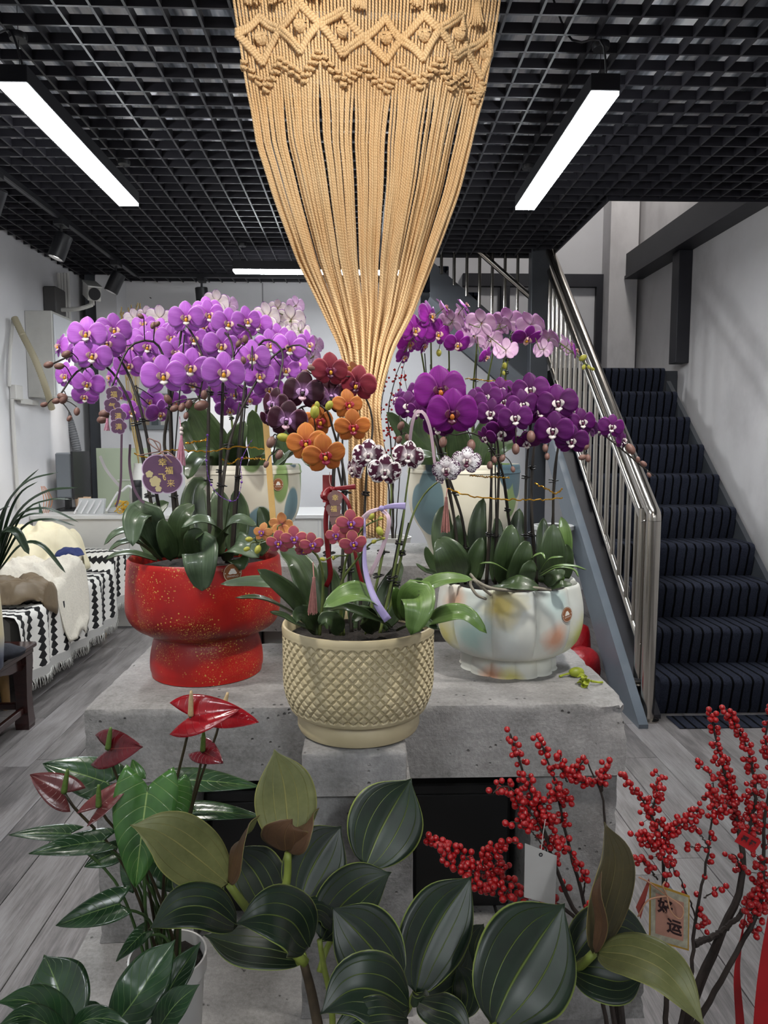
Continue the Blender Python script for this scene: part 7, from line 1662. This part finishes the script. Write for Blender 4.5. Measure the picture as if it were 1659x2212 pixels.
for pts, w_ in (([(-12, 1230), (10, 1105), (45, 1050), (84, 1013)], 9), ([(-14, 1230), (15, 1095), (60, 1040), (126, 1020)], 10), ([(-10, 1230), (18, 1120), (45, 1065), (82, 1040)], 9), ([(-8, 1230), (35, 1115), (95, 1064), (168, 1053)], 12), ([(-6, 1230), (50, 1110), (105, 1080), (157, 1079)], 7), ([(-8, 1230), (30, 1125), (95, 1098), (170, 1128)], 9), ([(-4, 1230), (50, 1140), (105, 1122), (163, 1136)], 9),
    ([(-10, 1230), (5, 1155), (35, 1150), (63, 1198)], 22), ([(0, 1230), (45, 1178), (90, 1178), (142, 1238)], 11), ([(-6, 1230), (25, 1140), (60, 1113), (96, 1109)], 9), ([(-30, 1230), (-15, 1130), (0, 1102), (22, 1094)], 10), ([(-25, 1230), (-10, 1150), (0, 1120), (20, 1075)], 10)):
    pp = [(a, b, dcy - .02 * i * (1 if w_ > 9 else -1)) for i, (a, b) in enumerate(pts)]
    add('leaf', G().grid(leaf_grid([P(*q_) for q_ in pp], w_ * mpp(dcy), (0, -.6, 1), 18, 5, .8, .35, .2, 0, 0, 1, w_ * mpp(dcy) * .8), thick=.0015), M_CYM, cy, 'all')
c = A(*P(16, 1400, LY - .25)[:2], LZ_); g = G(); g.ball(c + A(-.02, 0, .03), (.09, .08, .035), 16, 10)
v = np.array(g.v); v = c + (v - c) * np.array([[1 + .25 * mnoise.noise(Vector(q_) * 14)] for q_ in v]); v[:, 2] = np.maximum(v[:, 2], LZ_ + .001); g.v = v.tolist()
solo('cloth_bundle', g, plain('navy_grey_cloth', '#22242c', .9, 0, .3, 30, .4, .01), 'dark blue cloth bundle on the carved low table', 'cloth')
# ---------------------------------------------------------------- below and beside the stairs
M_BAG = plain('red_plastic_bag', '#8f1018', .3, 0, .2, 18, .6, .02)
for k, (px, py, d_, w_, h_) in enumerate(((1262, 1330, 3.75, .09, .24), (1278, 1395, 3.45, .08, .17), (1250, 1300, 3.98, .075, .3))):
    b = P(px, py, d_); g = G(); g.ball((b[0], b[1], h_ * .5), (w_, w_ * .8, h_ * .52), 26, 18); v = np.array(g.v)
    for i_, q_ in enumerate(v):
        v[i_] = A(b[0], b[1], h_ * .5) + (q_ - A(b[0], b[1], h_ * .5)) * (1 + .3 * mnoise.noise(Vector(q_ * 9)) + .12 * abs(mnoise.noise(Vector(q_ * 25))))
    v[:, 2] = np.maximum(v[:, 2], .001); v[:, 2] += (b[2] - h_ * .5) * 0; g.v = v.tolist()
    solo('plastic_bag', g, M_BAG, ['crumpled red plastic bag in the middle beside the stair stringer', 'crumpled red plastic bag nearest the viewer beside the stair stringer', 'tall red plastic bag farthest back beside the stairs'][k], 'bag', 'red plastic bags')
b = P(1190, 1330, 4.35); M_BSK = plain('white_basket_plastic', '#b9b9b6', .5)
for k in range(5):
    z_ = k * .17
    t = thing('plastic_basket', A(b[0], b[1], z_ + .001), ['lowest', 'second lowest', 'middle', 'second highest', 'topmost'][k] + ' white plastic basket of the stack behind the pastel pot', 'basket', 'stacked white baskets')
    add('body', G().lathe([(0, .0), (.095, 0), (.112, .13), (.104, .13), (.088, .01), (0, .01)], 28, A(b[0], b[1], z_ + .001), closed=False), M_BSK, t)
    add('rim', G().lathe([(.113, .13), (.128, .132), (.128, .155), (.113, .158), (.104, .15)], 28, A(b[0], b[1], z_ + .001), closed=False), M_BSK, t)
# ---------------------------------------------------------------- berries and green plant behind the macrame
vb = A(*P(850, 1100, 2.95)[:2], 0); hv = .95
solo('floor_vase', G().lathe([(0, 0), (.09, 0), (.11, .03), (.12, .5), (.09, .8), (.07, hv - .02), (.075, hv), (.066, hv), (.06, .8), (0, .6)], 32, vb, closed=False), M_WPAINT, 'tall white vase behind the macrame bundle holding berry twigs', 'vase')
vt = lambda dz: A(vb[0], vb[1], hv - .1 + dz)
branch('winterberry twigs behind the macrame, left of the rear lilac orchid', [
    ([vt(0), (845, 980, 2.95), (838, 900, 2.93), (850, 830, 2.92), (868, 780, 2.9)], .005, .0015, [(.5, .95, 46, .02)]), ([vt(.01), (850, 1000, 2.97), (862, 900, 2.97), (866, 820, 2.96), (876, 770, 2.95)], .004, .0012, [(.55, 1, 30, .012)]), ([vt(0), (835, 1000, 2.93), (822, 920, 2.92), (828, 850, 2.9), (838, 800, 2.9)], .004, .0012, [(.45, 1.0, 40, .018)]), ([vt(0), (870, 960, 3.0), (882, 880, 3.0), (872, 800, 3.0)], .003, .001, [(.6, 1, 14, .012)])], vb, 'winterberry branches')
# white foam pack and speckled box under the rear slab
q = Pz(600, 1388, TZ)
solo('foam_block', G().box(-.295, -.17, 2.12, 2.4, 0, BZ - .195, .004), M_WPAINT, 'white foam block standing under the rear concrete slab', 'foam block', smooth=False)
t = NT('speckled_straw'); M_SPK = t.set(t.ramp(t.noise(t.coord(), 220, 2, .6), [(.42, '#57513c'), (.58, '#cfc7a2')]), .9)
solo('woven_box', G().box(-.165, -.05, 2.10, 2.4, 0, BZ - .195, .004), M_SPK, 'speckled straw coloured box under the rear concrete slab', 'box', smooth=False)
# ================================================================ tags, tassels and ribbons on the orchids
M_PTAG, M_PRIM, M_GLD, M_PALE = plain('plum_card', '#63425f', .5, 0, .06, 40), plain('lilac_card_rim', '#c9aecb', .5), plain('gold_ink', '#d9bb72', .4, .3), plain('pale_gold_print', '#c9ba8c', .5)
def flat(c, rt, up_, n, pts2, h, g=None): return (g or G()).prism([c + rt * a + up_ * b for a, b in pts2], n, h)
def axes(d, c): n = unit(CAMP - c); R = frame(n); return R[:, 0], R[:, 1], n
def orchid_outline(r, k=1.0):
    pts = []
    for a in np.linspace(0, 2 * math.pi, 61)[:-1]:
        t_ = (a - math.pi / 2); rr = .62 + .38 * max(abs(math.cos(t_ / 1.0 * 1.0)) ** 3 * 0, abs(math.cos(2.5 * t_)) ** .7)
        pts.append((r * rr * math.cos(a) * 1.1, r * rr * math.sin(a)))
    return pts
def lobed(r, n=4, d=.16, rot=math.pi / 4):
    return [(r * (1 - d + d * abs(math.cos(n / 2 * (a - rot))) ** .6 * 1.0) * math.cos(a), r * (1 - d + d * abs(math.cos(n / 2 * (a - rot))) ** .6) * math.sin(a)) for a in np.linspace(0, 2 * math.pi, 97)[:-1]]
def string_(t, pts, r, m, name='cord', n=24): return add(name, G().tube(smooth_line([P(*q) for q in pts], n), r, 6), m, t, 'all')
def tassel(top, bot, wpx, mat, label, bead=True, cord_from=None):
    a, b = P(*top), P(*bot); t = thing('tassel', b, label, 'tassel'); w_ = wpx * mpp(top[2]) / 2; rs_ = random.Random(int(top[0]))
    g = G(); d = b - a
    for k_ in range(46):
        an, q = rs_.uniform(0, 6.28), math.sqrt(rs_.random()); o_ = A(math.cos(an) * q, math.sin(an) * q, 0); L = rs_.uniform(.94, 1.03)
        g.tube(smooth_line([a + o_ * .002, a + d * .45 * L + o_ * w_ * .6, a + d * L + o_ * w_], 5), .0006, 4, False)
    add('fringe', g, mat, t, 'all')
    add('neck', G().tube([a + A(0, 0, .004), a - A(0, 0, .004)], .0026, 8), mat, t)
    if bead:
        for k_ in range(2): add('bead', G().ball(a + A(0, 0, .009 + k_ * .0085), .0042, 10, 7), plain('pearl_bead', '#d9c9c6', .2), t, 'all')
    if cord_from: add('cord', G().tube(smooth_line([a + A(0, 0, .004), P(*cord_from)], 4), .0009, 5), mat, t)
    return t
M_PINKT, M_ROSET = plain('pink_silk', '#c98ba0', .5, 0, .2, 200), plain('dusty_rose_silk', '#a8736c', .5, 0, .2, 200)
# big plum tag
c = P(351, 1024, 1.44); rt, up_, n = axes(0, c); r = 46 * mpp(1.44)
t = thing('gift_tag', c - up_ * r, 'plum lobed paper tag with gold characters tied on the light purple orchid', 'tag')
o = add('card', flat(c, rt, up_, n, lobed(r), .0008), M_PRIM, t, False); add('face', flat(c + n * .0009, rt, up_, n, lobed(r * .95), .0003), M_PTAG, o, False)
g = G(); b_ = c + n * .0014
for ch, (x_, y_), s_ in (('幸', (.02, .52), .40), ('福', (.30, .14), .38), ('飞', (-.02, -.16), .36), ('来', (.36, -.46), .38)): put_text(g, ch, r * s_, b_ + rt * r * x_ + up_ * r * y_, rt, up_, n, 0.0 if ch == '来' else r * .006)
add('lettering', g, M_GLD, o, False)
g = G()
for x_, y_, s_ in ((-.58, .0, .17), (-.33, -.34, .26), (-.2, -.68, .15)): flat(b_ + rt * r * x_ + up_ * r * y_, rt, up_, n, lobed(r * s_, 5, .25, .3), .0003, g)
add('blossom_print', g, M_PALE, o, False)
M_BRC = plain('brown_cord', '#8a6a62', .6)
for q in ([(346, 975, 1.43), (325, 960, 1.43), (320, 948, 1.43), (332, 952, 1.43), (346, 975, 1.43)], [(346, 975, 1.43), (345, 958, 1.43), (330, 950, 1.43)], [(346, 975, 1.43), (360, 988, 1.42), (372, 1000, 1.42), (366, 996, 1.42), (350, 978, 1.43)], [(346, 975, 1.43), (365, 978, 1.43), (380, 990, 1.43)], [(346, 975, 1.43), (320, 980, 1.45), (300, 984, 1.5)]): string_(t, q, .0012, M_BRC, 'tie')
# chain of orchid shaped tags
t = thing('gift_tag', P(252, 935, 1.5), 'hanging chain of four plum orchid-shaped tags with gold characters', 'tag'); c0 = None
for k, (px, py, ch) in enumerate(((246, 851, '福'), (242, 876, '气'), (255, 898, '满'), (256, 921, '满'))):
    c = P(px, py, 1.49 - .002 * k); rt, up_, n = axes(0, c); r = 17.5 * mpp(1.49)
    o = add('card', flat(c, rt, up_, n, lobed(r, 5, .22, math.pi / 2 - .2), .0007), M_PRIM, t, False); add('face', flat(c + n * .0008, rt, up_, n, lobed(r * .93, 5, .22, math.pi / 2 - .2), .0003), M_PTAG, o, False)
    g = G(); put_text(g, ch, r * .8, c + n * .0012 - up_ * r * .1, rt, up_, n, r * .008); add('lettering', g, M_GLD, o, False)
string_(t, [(240, 842, 1.5), (232, 826, 1.52), (238, 820, 1.55)], .0008, M_BRC, 'string')
tassel((392, 945, 1.46), (391, 1006, 1.46), 22, M_PINKT, 'pink silk tassel with pearl beads beside the big plum tag', True, (388, 900, 1.55))
tassel((232, 908, 1.52), (231, 930, 1.52), 13, M_PINKT, 'short pink tassel hidden behind the plum tag chain', False)
M_PRB, M_SHEER = plain('plum_ribbon', '#5c4456', .45), plain('grey_sheer_ribbon', '#9a9798', .4)
solo('ribbon', ribbon([(263, 930, 1.53), (262, 985, 1.53), (261, 1040, 1.53), (256, 1078, 1.53), (250, 1095, 1.53)], .0045, twist=[.2, .4, .1]), M_PRB, 'plum ribbon hanging straight from the tag chain', 'ribbon')
solo('ribbon', ribbon([(281, 960, 1.54), (280, 1005, 1.54), (288, 1050, 1.54), (302, 1078, 1.54), (312, 1086, 1.54)], .0055, twist=[.9, .3, .2]), M_PRB, 'plum ribbon curving down left of the big plum tag', 'ribbon')
solo('ribbon', ribbon([(216, 985, 1.56), (228, 1012, 1.56), (245, 1035, 1.56), (262, 1054, 1.56)], .006, twist=[.2, .4, .2]), M_SHEER, 'sheer grey ribbon left of the plum ribbons', 'ribbon')
# wooden stick and bead strings in the red pot
add('wooden_stake', G().obox((P(573, 900, 1.60) + P(592, 1150, 1.60)) / 2, (P(592, 1150, 1.60) - P(573, 900, 1.60)) / 2, _R * .0065, A(0, .003, 0)), plain('bamboo', '#c9a566', .6, 0, .1, 30), red_t, False, 'flat tan bamboo stake')
M_PBEAD = plain('purple_bead', '#6a3a9a', .3)
bst = thing('bead_string', P(520, 1078, 1.55), 'string of tiny purple beads looped between the stems over red pot', 'bead string')
l = smooth_line([P(*q) for q in ((448, 940, 1.56), (446, 1000, 1.56), (455, 1045, 1.56), (480, 1075, 1.55), (510, 1080, 1.55), (522, 1040, 1.55), (520, 1000, 1.56), (535, 965, 1.58), (545, 950, 1.58))], 60)
add('string', G().tube(l, .0005, 4), M_PBEAD, bst); BEAD = mesh('bead', G().ball((0, 0, 0), 1, 8, 6), M_PBEAD, 'all')
for k in range(0, 60, 2): inst('bead', BEAD, bst, l[k], None, .0028 if k % 10 == 0 else .0013)
# red ribbon bow with dusty tags, cream pot
M_WRB = plain('wine_ribbon', '#7d141d', .4); M_DUST = plain('dusty_mauve_card', '#7a5a58', .6, 0, .15, 80)
t = thing('ribbon_bow', P(705, 1290, 1.24), 'wine red ribbon bow with long tails in the cream pot orchid', 'ribbon')
for pts, w_, tw in (([(718, 1056, 1.24), (740, 1054, 1.23), (768, 1051, 1.22)], [.006, .009], [.3, .2, .1]), ([(718, 1056, 1.24), (706, 1060, 1.23), (698, 1072, 1.22), (712, 1075, 1.23), (718, 1058, 1.24)], .010, [.4, .0, -.4]), ([(714, 1062, 1.24), (704, 1120, 1.24), (708, 1190, 1.24), (714, 1240, 1.25), (704, 1268, 1.26)], .0085, [.0, .4, .1]),
                    ([(720, 1060, 1.24), (745, 1075, 1.23), (757, 1105, 1.23), (762, 1160, 1.24), (772, 1220, 1.24), (788, 1280, 1.25)], .0065, [.2, .4, .1])):
    add('ribbon_loop' if len(pts) == 5 and pts[0] != pts[-1] and tw[2] < 0 else 'ribbon_tail', ribbon(pts, w_, twist=tw), M_WRB, t, 'all')
add('knot', G().ball(P(718, 1057, 1.238), (.006, .005, .005), 10, 7), M_WRB, t, 'all')
t = thing('gift_tag', P(722, 1125, 1.24), 'chain of dusty mauve flower tags with gold characters under the wine bow', 'tag')
for k, (px, py, ch) in enumerate(((724, 1076, '幸'), (721, 1100, '福'), (728, 1122, None))):
    c = P(px, py, 1.225 - .001 * k); rt, up_, n = axes(0, c); r = 17 * mpp(1.225); o = add('card', flat(c, rt, up_, n, lobed(r, 5, .18, .4), .0007), M_DUST, t, False)
    if ch: g = G(); put_text(g, ch, r * .85, c + n * .0011, rt, up_, n, r * .008); add('lettering', g, M_GLD, o, False)
string_(t, [(720, 1062, 1.23), (712, 1040, 1.26), (712, 1020, 1.3)], .0007, M_BRC, 'string')
c = P(711, 1050, 1.42); g = G().box(c[0] - 14 * mpp(1.42), c[0] + 13 * mpp(1.42), 1.42, 1.4212, P(711, 1085, 1.42)[2], P(711, 1026, 1.42)[2]); solo('gift_card', g, plain('brick_card', '#8c3538', .6), 'plain brick red card behind the wine ribbon bow', 'card', smooth=False)
# lilac ribbon bow
M_LRB = plain('lilac_satin', '#a79ac9', .35); M_LRP = plain('pale_pink_satin', '#d3b7c4', .35)
t = thing('ribbon_bow', P(820, 1335, 1.22), 'lilac and pink satin ribbon bow with long tails over the cream pot leaves', 'ribbon')
for pts, w_, tw, m in (([(824, 1098, 1.22), (848, 1093, 1.21), (876, 1093, 1.20)], [.006, .012], [.2, .1, .0], M_LRB), ([(824, 1098, 1.22), (800, 1106, 1.21), (785, 1120, 1.21)], [.005, .010], [.2, .3, .2], M_LRP), ([(824, 1100, 1.22), (840, 1120, 1.21), (834, 1160, 1.21), (815, 1210, 1.21), (797, 1245, 1.21)], .0075, [.5, .2, .2], M_LRP),
                       ([(788, 1120, 1.21), (788, 1170, 1.20), (788, 1220, 1.19), (798, 1265, 1.18), (815, 1305, 1.17), (838, 1340, 1.17)], [.004, .014], [.8, .3, .1], M_LRB)): add('ribbon_tail', ribbon(pts, w_, twist=tw), m, t, 'all')
add('knot', G().ball(P(824, 1098, 1.215), (.005, .004, .005), 10, 7), M_LRB, t, 'all')
tassel((678, 1252, 1.16), (675, 1326, 1.16), 22, M_ROSET, 'dusty rose silk tassel hanging left in the cream pot', False, (676, 1215, 1.18))
tassel((964, 1078, 1.36), (962, 1150, 1.36), 20, M_ROSET, 'dusty rose silk tassel hanging by the pastel pot leaves', False, (966, 1055, 1.38))
solo('ribbon', ribbon([(884, 985, 1.45), (888, 930, 1.43), (898, 893, 1.42), (915, 892, 1.42), (930, 930, 1.43), (939, 1000, 1.45)], .0065, twist=[.2, .0, .3]), M_LRP, 'pale pink ribbon looped over a dark purple bloom stem', 'ribbon')
